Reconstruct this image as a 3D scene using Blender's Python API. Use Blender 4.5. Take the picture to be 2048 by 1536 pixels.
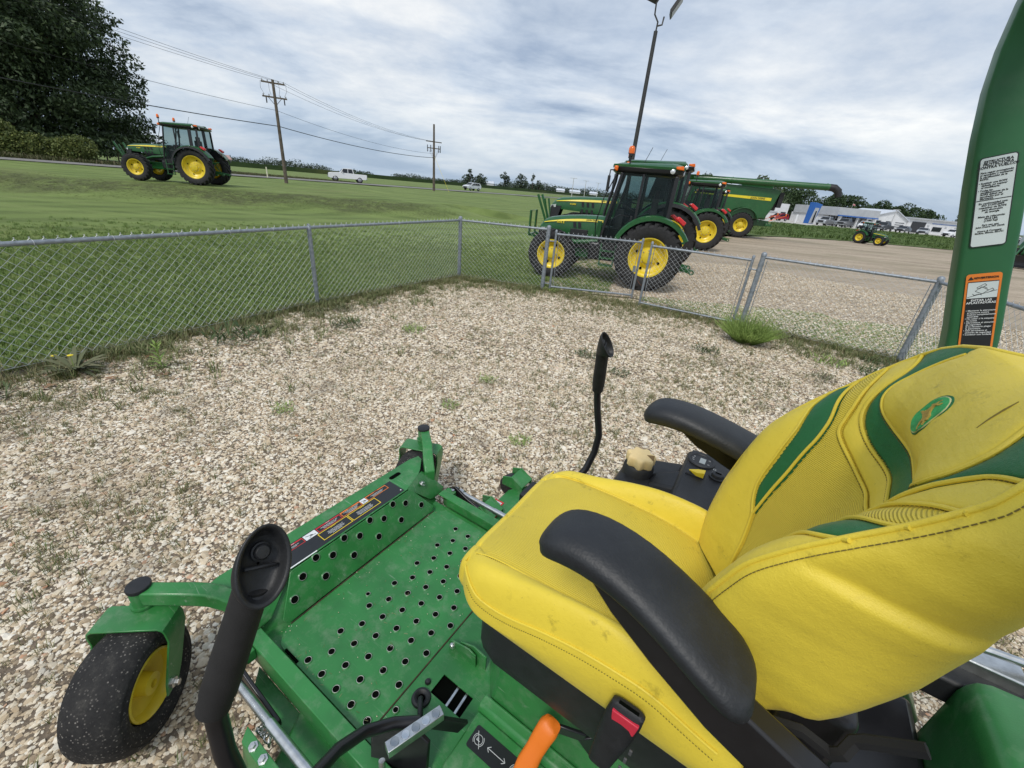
import bpy, bmesh, math, random
import numpy as np
from mathutils import Vector, Matrix, noise
random.seed(7)
RNG = np.random.default_rng(7)
PI = math.pi
for o in list(bpy.data.objects):
    bpy.data.objects.remove(o)
S = bpy.context.scene
C = S.collection
# ---------------------------------------------------------------- camera
CAM_H, CAM_PITCH, CAM_ROLL = 1.88, 0.442, 0.092
cd = bpy.data.cameras.new('camera')
cam = bpy.data.objects.new('camera', cd)
C.objects.link(cam)
cp, sp = math.cos(CAM_PITCH), math.sin(CAM_PITCH)
fwd = Vector((0, cp, -sp)); right = Vector((1, 0, 0)); up = right.cross(fwd)
cr, sr = math.cos(CAM_ROLL), math.sin(CAM_ROLL)
r2 = right * cr + up * sr
u2 = -right * sr + up * cr
cam.matrix_world = Matrix(((r2.x, u2.x, -fwd.x, 0), (r2.y, u2.y, -fwd.y, 0), (r2.z, u2.z, -fwd.z, CAM_H), (0, 0, 0, 1)))
cd.sensor_width = 36
cd.lens = 825 / 2048 * 36
cd.clip_start = 0.02
cd.clip_end = 6000
S.camera = cam
S.render.resolution_x, S.render.resolution_y = 1024, 768
# ---------------------------------------------------------------- sky, sun, exposure
SKYLOC = (2.2, 12.6, 0)
SUN_EL, SUN_AZ = math.radians(52), math.radians(205)      # azimuth clockwise from +Y
w = bpy.data.worlds.new('World'); S.world = w; w.use_nodes = True
nt = w.node_tree; nt.nodes.clear()
def N(t, **k):
    n = nt.nodes.new(t)
    for a, b in k.items():
        if a.startswith('i_'):
            n.inputs[a[2:].replace('_', ' ')].default_value = b
        else:
            setattr(n, a, b)
    return n
L = nt.links.new
out = N('ShaderNodeOutputWorld')
bg = N('ShaderNodeBackground'); bg.inputs['Strength'].default_value = 0.1
sky = N('ShaderNodeTexSky', sky_type='NISHITA', sun_disc=False, sun_elevation=SUN_EL, sun_rotation=SUN_AZ)
sky.air_density = 1.0; sky.dust_density = 1.5; sky.ozone_density = 1.5
tc = N('ShaderNodeTexCoord')
sep = N('ShaderNodeSeparateXYZ'); L(tc.outputs['Generated'], sep.inputs[0])
zc = N('ShaderNodeMath', operation='MAXIMUM'); L(sep.outputs['Z'], zc.inputs[0]); zc.inputs[1].default_value = 0.0
zp = N('ShaderNodeMath', operation='ADD'); L(zc.outputs[0], zp.inputs[0]); zp.inputs[1].default_value = 0.20
dx = N('ShaderNodeMath', operation='DIVIDE'); L(sep.outputs['X'], dx.inputs[0]); L(zp.outputs[0], dx.inputs[1])
dy = N('ShaderNodeMath', operation='DIVIDE'); L(sep.outputs['Y'], dy.inputs[0]); L(zp.outputs[0], dy.inputs[1])
cmb = N('ShaderNodeCombineXYZ'); L(dx.outputs[0], cmb.inputs[0]); L(dy.outputs[0], cmb.inputs[1])
mp = N('ShaderNodeMapping'); L(cmb.outputs[0], mp.inputs[0]); mp.inputs['Rotation'].default_value = (0, 0, math.radians(-28)); mp.inputs['Scale'].default_value = (0.85, 1.25, 1); mp.inputs['Location'].default_value = SKYLOC
n1 = N('ShaderNodeTexNoise'); L(mp.outputs[0], n1.inputs['Vector']); n1.inputs['Scale'].default_value = 0.75; n1.inputs['Detail'].default_value = 9; n1.inputs['Roughness'].default_value = 0.58; n1.inputs['Distortion'].default_value = 0.35
n2 = N('ShaderNodeTexNoise'); L(cmb.outputs[0], n2.inputs['Vector']); n2.inputs['Scale'].default_value = 1.9; n2.inputs['Detail'].default_value = 7; n2.inputs['Roughness'].default_value = 0.62
r1 = N('ShaderNodeValToRGB'); L(n1.outputs['Fac'], r1.inputs[0])
r1.color_ramp.elements[0].position = 0.39; r1.color_ramp.elements[0].color = (3.15, 3.85, 4.95, 1)
r1.color_ramp.elements[1].position = 0.61; r1.color_ramp.elements[1].color = (7.7, 7.8, 7.8, 1)
e = r1.color_ramp.elements.new(0.48); e.color = (5.3, 5.9, 6.7, 1)
mulc = N('ShaderNodeMix', data_type='RGBA', blend_type='MULTIPLY'); L(r1.outputs[0], mulc.inputs['A'])
r2n = N('ShaderNodeValToRGB'); L(n2.outputs['Fac'], r2n.inputs[0])
r2n.color_ramp.elements[0].position = 0.3; r2n.color_ramp.elements[0].color = (0.68, 0.74, 0.83, 1)
r2n.color_ramp.elements[1].position = 0.66; r2n.color_ramp.elements[1].color = (1.12, 1.1, 1.07, 1)
L(r2n.outputs[0], mulc.inputs['B']); mulc.inputs['Factor'].default_value = 0.9
# bluer, even band low down
hz = N('ShaderNodeMapRange'); L(sep.outputs['Z'], hz.inputs['Value']); hz.inputs['From Min'].default_value = 0.0; hz.inputs['From Max'].default_value = 0.15; hz.inputs['To Min'].default_value = 0.72; hz.inputs['To Max'].default_value = 0.0
mh = N('ShaderNodeMix', data_type='RGBA'); L(hz.outputs[0], mh.inputs['Factor']); L(mulc.outputs['Result'], mh.inputs['A']); mh.inputs['B'].default_value = (3.5, 4.55, 5.9, 1)
ms = N('ShaderNodeMix', data_type='RGBA'); ms.inputs['Factor'].default_value = 0.88; L(sky.outputs[0], ms.inputs['A']); L(mh.outputs['Result'], ms.inputs['B'])
L(ms.outputs['Result'], bg.inputs['Color']); L(bg.outputs[0], out.inputs['Surface'])
sd = bpy.data.lights.new('sun', 'SUN'); sd.energy = 1.5; sd.angle = math.radians(13); sd.color = (1.0, 0.96, 0.9)
sun = bpy.data.objects.new('sun', sd); C.objects.link(sun)
sun.rotation_euler = Vector((math.sin(SUN_AZ) * math.cos(SUN_EL), math.cos(SUN_AZ) * math.cos(SUN_EL), math.sin(SUN_EL))).to_track_quat('Z', 'Y').to_euler()
S.view_settings.view_transform = 'Standard'; S.view_settings.look = 'None'
S.view_settings.exposure = 0.35; S.view_settings.gamma = 1.0; S.view_settings.use_curve_mapping = False
S.render.engine = 'CYCLES'; S.cycles.max_bounces = 6; S.cycles.transparent_max_bounces = 12
try:
    S.cycles.use_denoising = True
except Exception:
    pass
# ---------------------------------------------------------------- helpers
class MB:
    """collects geometry for ONE mesh object"""
    def __init__(s): s.v = []; s.f = []; s.m = []; s.mi = 0
    def add(s, vs, fs):
        b = len(s.v); s.v.extend([tuple(q) for q in vs]); s.f.extend([tuple(i + b for i in f) for f in fs]); s.m.extend([s.mi] * len(fs)); return s
    def box(s, c, d, R=None, taper=1.0):
        P = []
        for sz in (-1, 1):
            k = 1 if sz < 0 else taper
            for sx, sy in ((-1, -1), (1, -1), (1, 1), (-1, 1)):
                P.append(Vector((sx * d[0] / 2 * k, sy * d[1] / 2 * k, sz * d[2] / 2)))
        if R is not None: P = [R @ p for p in P]
        P = [p + Vector(c) for p in P]
        return s.add(P, [(0, 3, 2, 1), (4, 5, 6, 7), (0, 1, 5, 4), (1, 2, 6, 5), (2, 3, 7, 6), (3, 0, 4, 7)])
    def bar(s, a, b, wd, ht, upv=(0, 0, 1)):
        a, b = Vector(a), Vector(b); d = (b - a); ln = d.length; d.normalize()
        upv = Vector(upv); sd_ = d.cross(upv)
        if sd_.length < 1e-4: sd_ = d.cross(Vector((1, 0, 0)))
        sd_.normalize(); u = sd_.cross(d)
        R = Matrix((d, sd_, u)).transposed()
        return s.box((a + b) / 2, (ln, wd, ht), R)
    def tube(s, pts, r, n=8, caps=True, closed=False):
        pts = [Vector(p) for p in pts]; m = len(pts)
        rr = r if isinstance(r, (list, tuple)) else [r] * m
        T = []
        for i in range(m):
            if closed: t = pts[(i + 1) % m] - pts[i - 1]
            else: t = pts[min(i + 1, m - 1)] - pts[max(i - 1, 0)]
            T.append(t.normalized() if t.length > 1e-9 else Vector((0, 0, 1)))
        nrm = T[0].orthogonal().normalized(); V = []; F = []
        for i in range(m):
            nrm = nrm - T[i] * nrm.dot(T[i])
            if nrm.length < 1e-6: nrm = T[i].orthogonal()
            nrm.normalize(); bn = T[i].cross(nrm)
            for k in range(n):
                a = 2 * PI * k / n
                V.append(pts[i] + (nrm * math.cos(a) + bn * math.sin(a)) * rr[i])
        for i in range(m - (0 if closed else 1)):
            j = (i + 1) % m
            for k in range(n):
                k2 = (k + 1) % n
                F.append((i * n + k, i * n + k2, j * n + k2, j * n + k))
        if caps and not closed:
            F.append(tuple(range(n - 1, -1, -1))); F.append(tuple((m - 1) * n + k for k in range(n)))
        return s.add(V, F)
    def cyl(s, a, b, r, n=16, r2=None, caps=True):
        return s.tube([a, b], [r, r if r2 is None else r2], n, caps)
    def lathe(s, prof, o=(0, 0, 0), ax=(0, 0, 1), n=24, closed=False, caps=True):
        """prof: (radius, height) list"""
        ax = Vector(ax).normalized(); x = ax.orthogonal().normalized(); y = ax.cross(x); o = Vector(o)
        V = []; F = []; m = len(prof)
        for r_, h_ in prof:
            for k in range(n):
                a = 2 * PI * k / n; V.append(o + ax * h_ + (x * math.cos(a) + y * math.sin(a)) * r_)
        for i in range(m if closed else m - 1):
            j = (i + 1) % m
            for k in range(n):
                k2 = (k + 1) % n; F.append((i * n + k, i * n + k2, j * n + k2, j * n + k))
        if not closed and caps:
            if prof[0][0] > 1e-5: F.append(tuple(range(n - 1, -1, -1)))
            if prof[-1][0] > 1e-5: F.append(tuple((m - 1) * n + k for k in range(n)))
        return s.add(V, F)
    def prism(s, poly, vec):
        """extrude a 3D polygon by vec"""
        P = [Vector(p) for p in poly]; v = Vector(vec); n = len(P)
        F = [tuple(range(n - 1, -1, -1)), tuple(range(n, 2 * n))]
        for i in range(n):
            j = (i + 1) % n; F.append((i, j, n + j, n + i))
        return s.add(P + [p + v for p in P], F)
    def loft(s, rings, caps=True, closed=True):
        n = len(rings[0]); V = [p for r_ in rings for p in r_]; F = []
        for i in range(len(rings) - 1):
            for k in range(n if closed else n - 1):
                k2 = (k + 1) % n; F.append((i * n + k, i * n + k2, (i + 1) * n + k2, (i + 1) * n + k))
        if caps and closed:
            F.append(tuple(range(n - 1, -1, -1))); F.append(tuple((len(rings) - 1) * n + k for k in range(n)))
        return s.add(V, F)
    def mesh(s, name, mats, smooth=True):
        me = bpy.data.meshes.new(name); me.from_pydata(s.v, [], s.f)
        for m in (mats if isinstance(mats, (list, tuple)) else [mats]): me.materials.append(m)
        me.polygons.foreach_set('material_index', s.m)
        bm = bmesh.new(); bm.from_mesh(me); bmesh.ops.recalc_face_normals(bm, faces=bm.faces); bm.to_mesh(me); bm.free()
        if smooth:
            me.polygons.foreach_set('use_smooth', [True] * len(me.polygons))
            me.set_sharp_from_angle(angle=math.radians(38))
        me.update(); return me
def ob(name, mb, mats, parent=None, bevel=0, seg=2, smooth=True, **tags):
    me = mb.mesh(name, mats, smooth) if isinstance(mb, MB) else mb
    o = bpy.data.objects.new(name, me); C.objects.link(o)
    if parent is not None: o.parent = parent
    if bevel:
        b = o.modifiers.new('bevel', 'BEVEL'); b.width = bevel; b.segments = seg; b.limit_method = 'ANGLE'; b.angle_limit = math.radians(40)
        try: b.harden_normals = False
        except Exception: pass
    for k, v in tags.items():
        if v: o['category' if k == 'cat' else k] = v
    return o
def empty(name, loc=(0, 0, 0), rz=0, sc=1, **tags):
    o = bpy.data.objects.new(name, None); C.objects.link(o); o.location = loc; o.rotation_euler = (0, 0, rz); o.scale = (sc,) * 3
    o.empty_display_size = .1
    for k, v in tags.items():
        if v: o['category' if k == 'cat' else k] = v
    return o
def copy_tree(root, loc, rz, label=None, sc=1):
    def cp_(o, par):
        c = o.copy(); C.objects.link(c); c.parent = par
        for ch in KIDS.get(o.name, []): cp_(ch, c)
        return c
    KIDS = {}
    for o in bpy.data.objects:
        if o.parent: KIDS.setdefault(o.parent.name, []).append(o)
    r = cp_(root, None); r.location = loc; r.rotation_euler = (0, 0, rz); r.scale = (sc,) * 3
    if label: r['label'] = label
    return r
# ---------------------------------------------------------------- materials
def pm(name, col, rough=.5, metal=0, var=0.12, scale=6, bump=0, bscale=60, spec=.5, col2=None, dirt=0, dirtcol=(.22, .19, .14), coat=0, coords='Object', detail=4, alpha=None, trans=0):
    m = bpy.data.materials.new(name); m.use_nodes = True; t = m.node_tree; b = t.nodes['Principled BSDF']; K = t.links.new
    b.inputs['Roughness'].default_value = rough; b.inputs['Metallic'].default_value = metal
    b.inputs['Specular IOR Level'].default_value = spec
    if coat: b.inputs['Coat Weight'].default_value = coat; b.inputs['Coat Roughness'].default_value = .15
    if trans: b.inputs['Transmission Weight'].default_value = trans
    co = t.nodes.new('ShaderNodeTexCoord').outputs[coords]
    no = t.nodes.new('ShaderNodeTexNoise'); no.inputs['Scale'].default_value = scale; no.inputs['Detail'].default_value = detail; K(co, no.inputs['Vector'])
    mx = t.nodes.new('ShaderNodeMix'); mx.data_type = 'RGBA'
    c2 = col2 if col2 else tuple(min(1, max(0, c * (1 + var * 1.3))) for c in col)
    c1 = col if col2 else tuple(c * (1 - var) for c in col)
    mx.inputs['A'].default_value = (*c1, 1); mx.inputs['B'].default_value = (*c2, 1)
    mr = t.nodes.new('ShaderNodeMapRange'); mr.inputs['From Min'].default_value = .33; mr.inputs['From Max'].default_value = .67; K(no.outputs['Fac'], mr.inputs['Value']); K(mr.outputs[0], mx.inputs['Factor'])
    last = mx.outputs['Result']
    if dirt:
        n3 = t.nodes.new('ShaderNodeTexNoise'); n3.inputs['Scale'].default_value = scale * 2.3; n3.inputs['Detail'].default_value = 8; n3.inputs['Roughness'].default_value = .7; K(co, n3.inputs['Vector'])
        m3 = t.nodes.new('ShaderNodeMapRange'); m3.inputs['From Min'].default_value = .5; m3.inputs['From Max'].default_value = .75; m3.inputs['To Max'].default_value = dirt; K(n3.outputs['Fac'], m3.inputs['Value'])
        x3 = t.nodes.new('ShaderNodeMix'); x3.data_type = 'RGBA'; K(m3.outputs[0], x3.inputs['Factor']); K(last, x3.inputs['A']); x3.inputs['B'].default_value = (*dirtcol, 1); last = x3.outputs['Result']
        ra = t.nodes.new('ShaderNodeMapRange'); K(m3.outputs[0], ra.inputs['Value']); ra.inputs['To Min'].default_value = rough; ra.inputs['To Max'].default_value = min(1, rough + .35); K(ra.outputs[0], b.inputs['Roughness'])
    K(last, b.inputs['Base Color'])
    if bump:
        nb = t.nodes.new('ShaderNodeTexNoise'); nb.inputs['Scale'].default_value = bscale; nb.inputs['Detail'].default_value = 5; K(co, nb.inputs['Vector'])
        bp_ = t.nodes.new('ShaderNodeBump'); bp_.inputs['Strength'].default_value = bump; bp_.inputs['Distance'].default_value = .01; K(nb.outputs['Fac'], bp_.inputs['Height']); K(bp_.outputs[0], b.inputs['Normal'])
    return m
def emit_free_glass(name, col=(.02, .03, .035), rough=.05, clear=.5):
    m = bpy.data.materials.new(name); m.use_nodes = True; t = m.node_tree; b = t.nodes['Principled BSDF']; K = t.links.new
    b.inputs['Base Color'].default_value = (*col, 1); b.inputs['Roughness'].default_value = rough
    tr = t.nodes.new('ShaderNodeBsdfTransparent'); tr.inputs['Color'].default_value = (.72, .82, .8, 1)
    mx = t.nodes.new('ShaderNodeMixShader'); mx.inputs[0].default_value = clear
    K(b.outputs[0], mx.inputs[1]); K(tr.outputs[0], mx.inputs[2]); K(mx.outputs[0], t.nodes['Material Output'].inputs['Surface'])
    return m
GREEN = pm('green_paint', (.014, .095, .024), .34, var=.1, scale=2.5, dirt=.22, dirtcol=(.13, .17, .09), coat=.25)
GREEN_M = pm('mower_green', (.03, .19, .045), .38, var=.14, scale=7, dirt=.5, dirtcol=(.22, .30, .20), coat=.2, bump=.05, bscale=260)
def scuffs(m, amt=.5, col=(.36, .43, .34)):
    t = m.node_tree; b = t.nodes['Principled BSDF']; K = t.links.new; src = b.inputs['Base Color'].links[0].from_socket; co = t.nodes.new('ShaderNodeTexCoord').outputs['Object']
    fac = None
    for rot, sc in ((.5, (3, 60, 20)), (2.2, (4, 80, 20))):
        mpn = t.nodes.new('ShaderNodeMapping'); mpn.inputs['Scale'].default_value = sc; mpn.inputs['Rotation'].default_value = (0, 0, rot); K(co, mpn.inputs[0])
        n = t.nodes.new('ShaderNodeTexNoise'); n.inputs['Scale'].default_value = 1.6; n.inputs['Detail'].default_value = 3; n.inputs['Distortion'].default_value = 1.2; K(mpn.outputs[0], n.inputs['Vector'])
        r = t.nodes.new('ShaderNodeMapRange'); r.inputs['From Min'].default_value = .66; r.inputs['From Max'].default_value = .74; r.inputs['To Max'].default_value = amt; K(n.outputs['Fac'], r.inputs['Value'])
        if fac is None: fac = r.outputs[0]
        else: a = t.nodes.new('ShaderNodeMath'); a.operation = 'MAXIMUM'; K(fac, a.inputs[0]); K(r.outputs[0], a.inputs[1]); fac = a.outputs[0]
    ms_ = t.nodes.new('ShaderNodeTexNoise'); ms_.inputs['Scale'].default_value = 5; K(co, ms_.inputs['Vector']); mr_ = t.nodes.new('ShaderNodeMapRange'); mr_.inputs['From Min'].default_value = .45; mr_.inputs['From Max'].default_value = .62; K(ms_.outputs['Fac'], mr_.inputs['Value'])
    mu = t.nodes.new('ShaderNodeMath'); mu.operation = 'MULTIPLY'; K(fac, mu.inputs[0]); K(mr_.outputs[0], mu.inputs[1])
    x = t.nodes.new('ShaderNodeMix'); x.data_type = 'RGBA'; K(mu.outputs[0], x.inputs['Factor']); K(src, x.inputs['A']); x.inputs['B'].default_value = (*col, 1); K(x.outputs['Result'], b.inputs['Base Color'])
scuffs(GREEN_M)
YELLOW = pm('yellow_paint', (.74, .56, .03), .4, var=.08, scale=4, dirt=.25, dirtcol=(.3, .22, .06), coat=.2)
RUBBER = pm('tyre_rubber', (.018, .018, .019), .78, var=.25, scale=14, dirt=.35, dirtcol=(.07, .063, .055), bump=.25, bscale=120)
BLACK = pm('black_plastic', (.014, .015, .017), .52, var=.2, scale=20, dirt=.15, dirtcol=(.06, .06, .06), bump=.08, bscale=300)
BLACKP = pm('black_paint', (.012, .012, .014), .3, var=.15, scale=10, dirt=.12, dirtcol=(.05, .05, .05))
ZINC = pm('zinc_plated_steel', (.62, .63, .62), .3, metal=.95, var=.12, scale=40, bump=.05, bscale=200)
GALV = pm('galvanised_steel', (.27, .3, .33), .5, metal=.45, var=.18, scale=25, dirt=.35, dirtcol=(.2, .21, .22), bump=.05, bscale=150)
WIRE = pm('galvanised_wire', (.60, .62, .63), .5, metal=.2, var=.15, scale=12)
GLASS = emit_free_glass('cab_glass', clear=.78)
DGLASS = pm('dark_glass', (.012, .016, .02), .06, var=.1)
WHITEP = pm('white_paint', (.78, .79, .8), .35, var=.04, dirt=.12, dirtcol=(.45, .43, .4))
ORANGE = pm('orange_lens', (.85, .16, .01), .25, var=.15)
RED = pm('red_lens', (.62, .02, .02), .22, var=.2)
WOOD = pm('weathered_wood', (.12, .095, .075), .85, var=.3, scale=3, bump=.4, bscale=30)
LAMP = pm('clear_lens', (.7, .72, .74), .12, var=.1, metal=.3)
INTER = pm('cab_interior', (.03, .03, .032), .7, var=.3)
def text_mesh(body, size, mat, align='CENTER', bold=0.0, ext=.0004, spacing=1.0, shear=0.0, line=1.0):
    cu = bpy.data.curves.new('t', 'FONT'); cu.body = body; cu.size = size; cu.align_x = align; cu.align_y = 'CENTER'; cu.extrude = ext; cu.offset = bold * size; cu.space_character = spacing; cu.shear = shear; cu.space_line = line
    cu.resolution_u = 2
    to = bpy.data.objects.new('t', cu); C.objects.link(to)
    dg = bpy.context.evaluated_depsgraph_get(); me = bpy.data.meshes.new_from_object(to.evaluated_get(dg))
    bpy.data.objects.remove(to); me.materials.clear(); me.materials.append(mat); me.name = 'lettering'
    return me
def frame(o, xdir, ydir):
    """matrix with local x along xdir, y along ydir, origin o"""
    x = Vector(xdir).normalized(); z = x.cross(Vector(ydir)).normalized(); y = z.cross(x)
    return Matrix(((x.x, y.x, z.x, o[0]), (x.y, y.y, z.y, o[1]), (x.z, y.z, z.z, o[2]), (0, 0, 0, 1)))
def put(me, name, M, parent, **tags):
    o = bpy.data.objects.new(name, me); C.objects.link(o); o.parent = parent; o.matrix_local = M
    for k, v in tags.items(): o['category' if k == 'cat' else k] = v
    return o
def sstep(a, b, x):
    t = np.clip((x - a) / (b - a), 0, 1); return t * t * (3 - 2 * t)
# ---------------------------------------------------------------- terrain and surfaces
def nmat(name, build, rough=.9, spec=.25):
    m = bpy.data.materials.new(name); m.use_nodes = True; t = m.node_tree; b = t.nodes['Principled BSDF']
    b.inputs['Roughness'].default_value = rough; b.inputs['Specular IOR Level'].default_value = spec
    build(t, b, t.links.new); return m
def _noise(t, K, co, sc, det=6, ro=.6, mapscale=None, rot=0):
    if mapscale:
        mpn = t.nodes.new('ShaderNodeMapping'); mpn.inputs['Scale'].default_value = mapscale; mpn.inputs['Rotation'].default_value = (0, 0, rot); K(co, mpn.inputs[0]); co = mpn.outputs[0]
    n = t.nodes.new('ShaderNodeTexNoise'); n.inputs['Scale'].default_value = sc; n.inputs['Detail'].default_value = det; n.inputs['Roughness'].default_value = ro; K(co, n.inputs['Vector']); return n.outputs['Fac']
def _ramp(t, K, fac, stops):
    r = t.nodes.new('ShaderNodeValToRGB'); K(fac, r.inputs[0]); el = r.color_ramp.elements
    while len(el) < len(stops): el.new(.5)
    for e_, (p_, c_) in zip(el, stops): e_.position = p_; e_.color = (*c_, 1)
    return r.outputs[0]
def _mix(t, K, fac, a, b_, mode='MIX'):
    m = t.nodes.new('ShaderNodeMix'); m.data_type = 'RGBA'; m.blend_type = mode
    for s_, v in (('Factor', fac), ('A', a), ('B', b_)):
        if hasattr(v, 'links'): K(v, m.inputs[s_])
        else: m.inputs[s_].default_value = v if s_ == 'Factor' else (*v, 1)
    return m.outputs['Result']
def _mr(t, K, v, a, b_, c=0, d=1):
    m = t.nodes.new('ShaderNodeMapRange'); K(v, m.inputs['Value'])
    for i, q in zip(('From Min', 'From Max', 'To Min', 'To Max'), (a, b_, c, d)): m.inputs[i].default_value = q
    return m.outputs[0]
def gravel_build(weeds, pale):
    def bld(t, b, K):
        co = t.nodes.new('ShaderNodeTexCoord').outputs['Object']
        vo = t.nodes.new('ShaderNodeTexVoronoi'); vo.inputs['Scale'].default_value = 42; K(co, vo.inputs['Vector'])
        sp_ = t.nodes.new('ShaderNodeSeparateColor'); K(vo.outputs['Color'], sp_.inputs[0])
        c = _ramp(t, K, sp_.outputs[0], [(0, (.17, .13, .09)), (.3, (.3, .25, .19)), (.55, (.42, .37, .3)), (.8, (.55, .5, .42)), (1, (.68, .65, .58))])
        edge = _mr(t, K, vo.outputs['Distance'], .0, .55, 1, .45)
        c = _mix(t, K, 1.0, c, _ramp(t, K, edge, [(0, (.35, .33, .3)), (1, (1, 1, 1))]), 'MULTIPLY')
        big = _noise(t, K, co, .55, 6, .65)
        c = _mix(t, K, _mr(t, K, big, .42, .68, 0, .55), c, pale)
        wd = _noise(t, K, co, .35, 8, .7)
        fine = _noise(t, K, co, 9, 6, .7)
        m1 = t.nodes.new('ShaderNodeMath'); m1.operation = 'MULTIPLY'; K(_mr(t, K, wd, .5, .66, 0, weeds), m1.inputs[0]); K(_mr(t, K, fine, .42, .58), m1.inputs[1])
        c = _mix(t, K, m1.outputs[0], c, (.07, .085, .025))
        K(c, b.inputs['Base Color'])
        bm_ = t.nodes.new('ShaderNodeBump'); bm_.inputs['Strength'].default_value = .9; bm_.inputs['Distance'].default_value = .012
        K(_mr(t, K, vo.outputs['Distance'], 0, .6, 1, 0), bm_.inputs['Height']); K(bm_.outputs[0], b.inputs['Normal'])
    return bld
def bed_build(t, b, K):
    co = t.nodes.new('ShaderNodeTexCoord').outputs['Object']
    c = _ramp(t, K, _noise(t, K, co, 30, 8, .75), [(.3, (.08, .062, .045)), (.55, (.19, .15, .11)), (.75, (.34, .28, .20))]); K(c, b.inputs['Base Color'])
    bm_ = t.nodes.new('ShaderNodeBump'); bm_.inputs['Strength'].default_value = .8; bm_.inputs['Distance'].default_value = .01; K(_noise(t, K, co, 60, 4, .6), bm_.inputs['Height']); K(bm_.outputs[0], b.inputs['Normal'])
GRAVEL = nmat('shaded_dust_bed', bed_build)  # stone dust, coloured darker to stand for shade between the chips
LOT = nmat('compacted_gravel', gravel_build(.35, (.5, .43, .34)))
def lot_build(t, b, K):
    co = t.nodes.new('ShaderNodeTexCoord').outputs['Object']
    a = _noise(t, K, co, 5, 10, .75)
    c = _ramp(t, K, a, [(.3, (.22, .175, .125)), (.5, (.37, .30, .22)), (.7, (.50, .42, .32))])
    s1 = _noise(t, K, co, 1.0, 7, .65, (.12, .9, 1), math.radians(38))
    c = _mix(t, K, _mr(t, K, s1, .4, .62, 0, .5), c, (.53, .44, .33))
    s2 = _noise(t, K, co, 1.6, 7, .65, (.1, .9, 1), math.radians(42))
    c = _mix(t, K, _mr(t, K, s2, .52, .68, 0, .7), c, (.2, .165, .12))
    wd = _noise(t, K, co, .16, 7, .6, (.5, 1, 1), math.radians(30)); fine = _noise(t, K, co, 5, 8, .8)
    m1 = t.nodes.new('ShaderNodeMath'); m1.operation = 'MULTIPLY'; K(_mr(t, K, wd, .5, .62, 0, .55), m1.inputs[0]); K(_mr(t, K, fine, .42, .56), m1.inputs[1])
    c = _mix(t, K, m1.outputs[0], c, (.085, .1, .03)); K(c, b.inputs['Base Color'])
    bm_ = t.nodes.new('ShaderNodeBump'); bm_.inputs['Strength'].default_value = .5; bm_.inputs['Distance'].default_value = .03; K(a, bm_.inputs['Height']); K(bm_.outputs[0], b.inputs['Normal'])
LOT = nmat('compacted_gravel_lot', lot_build)
def grass_build(c1, c2, c3, stripe=.5, sc=1.0):
    def bld(t, b, K):
        co = t.nodes.new('ShaderNodeTexCoord').outputs['Object']
        f = _noise(t, K, co, 38 * sc, 8, .8); c = _ramp(t, K, f, [(.3, c1), (.52, c2), (.72, c3)])
        md = _noise(t, K, co, 4.5 * sc, 8, .8); c = _mix(t, K, _mr(t, K, md, .42, .6, 0, .55), c, tuple(v * .62 for v in c2)); hi = _noise(t, K, co, 7 * sc, 8, .8); c = _mix(t, K, _mr(t, K, hi, .55, .68, 0, .5), c, tuple(v * 1.15 for v in c3))
        g = _noise(t, K, co, .5 * sc, 7, .7)
        c = _mix(t, K, _mr(t, K, g, .35, .65, 0, .6), c, tuple(.5 * (p_ + q_) * 1.25 for p_, q_ in zip(c2, c3)))
        s = _noise(t, K, co, 1.0 * sc, 4, .55, (.1, 1.1, 1), math.radians(-57))
        c = _mix(t, K, _mr(t, K, s, .4, .6, 0, stripe), c, c1)
        wv = t.nodes.new('ShaderNodeTexWave'); wv.inputs['Scale'].default_value = .16 * sc; wv.inputs['Distortion'].default_value = 1.2; wv.inputs['Detail'].default_value = 1; mpw = t.nodes.new('ShaderNodeMapping'); mpw.inputs['Rotation'].default_value = (0, 0, math.radians(34)); K(co, mpw.inputs[0]); K(mpw.outputs[0], wv.inputs['Vector'])
        c = _mix(t, K, _mr(t, K, wv.outputs['Fac'], .25, .75, 0, stripe * .7), c, tuple(v * 1.28 for v in c2))
        br = _noise(t, K, co, .09 * sc, 5, .6)
        c = _mix(t, K, _mr(t, K, br, .55, .72, 0, .5), c, (.17, .165, .065))
        K(c, b.inputs['Base Color'])
        bm_ = t.nodes.new('ShaderNodeBump'); bm_.inputs['Strength'].default_value = .7; bm_.inputs['Distance'].default_value = .03; K(f, bm_.inputs['Height']); K(bm_.outputs[0], b.inputs['Normal'])
    return bld
def lawn_build(t, b, K):
    grass_build((.085, .125, .032), (.155, .21, .06), (.25, .29, .105), .7)(t, b, K)
    src = b.inputs['Base Color'].links[0].from_socket; co = t.nodes.new('ShaderNodeTexCoord').outputs['Object']
    at = t.nodes.new('ShaderNodeAttribute'); at.attribute_name = 'dry_grass'
    m_ = t.nodes.new('ShaderNodeMath'); m_.operation = 'MULTIPLY'; K(at.outputs['Fac'], m_.inputs[0]); K(_mr(t, K, _noise(t, K, co, 2.2, 7, .75), .36, .58, .15, .95), m_.inputs[1])
    c = _mix(t, K, m_.outputs[0], src, _ramp(t, K, _noise(t, K, co, 9, 7, .8), [(.3, (.045, .055, .022)), (.6, (.10, .11, .045)), (.75, (.19, .18, .10))])); K(c, b.inputs['Base Color'])
LAWN = nmat('mown_grass', lawn_build)
ROUGH = nmat('rough_grass', grass_build((.045, .08, .02), (.08, .12, .03), (.13, .16, .05), .3, .5))
FIELD = nmat('far_field', grass_build((.05, .08, .035), (.09, .12, .05), (.14, .16, .08), .2, .05))
CROP = nmat('corn_crop', grass_build((.025, .05, .02), (.045, .075, .028), (.075, .105, .04), .2, .2))
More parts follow.
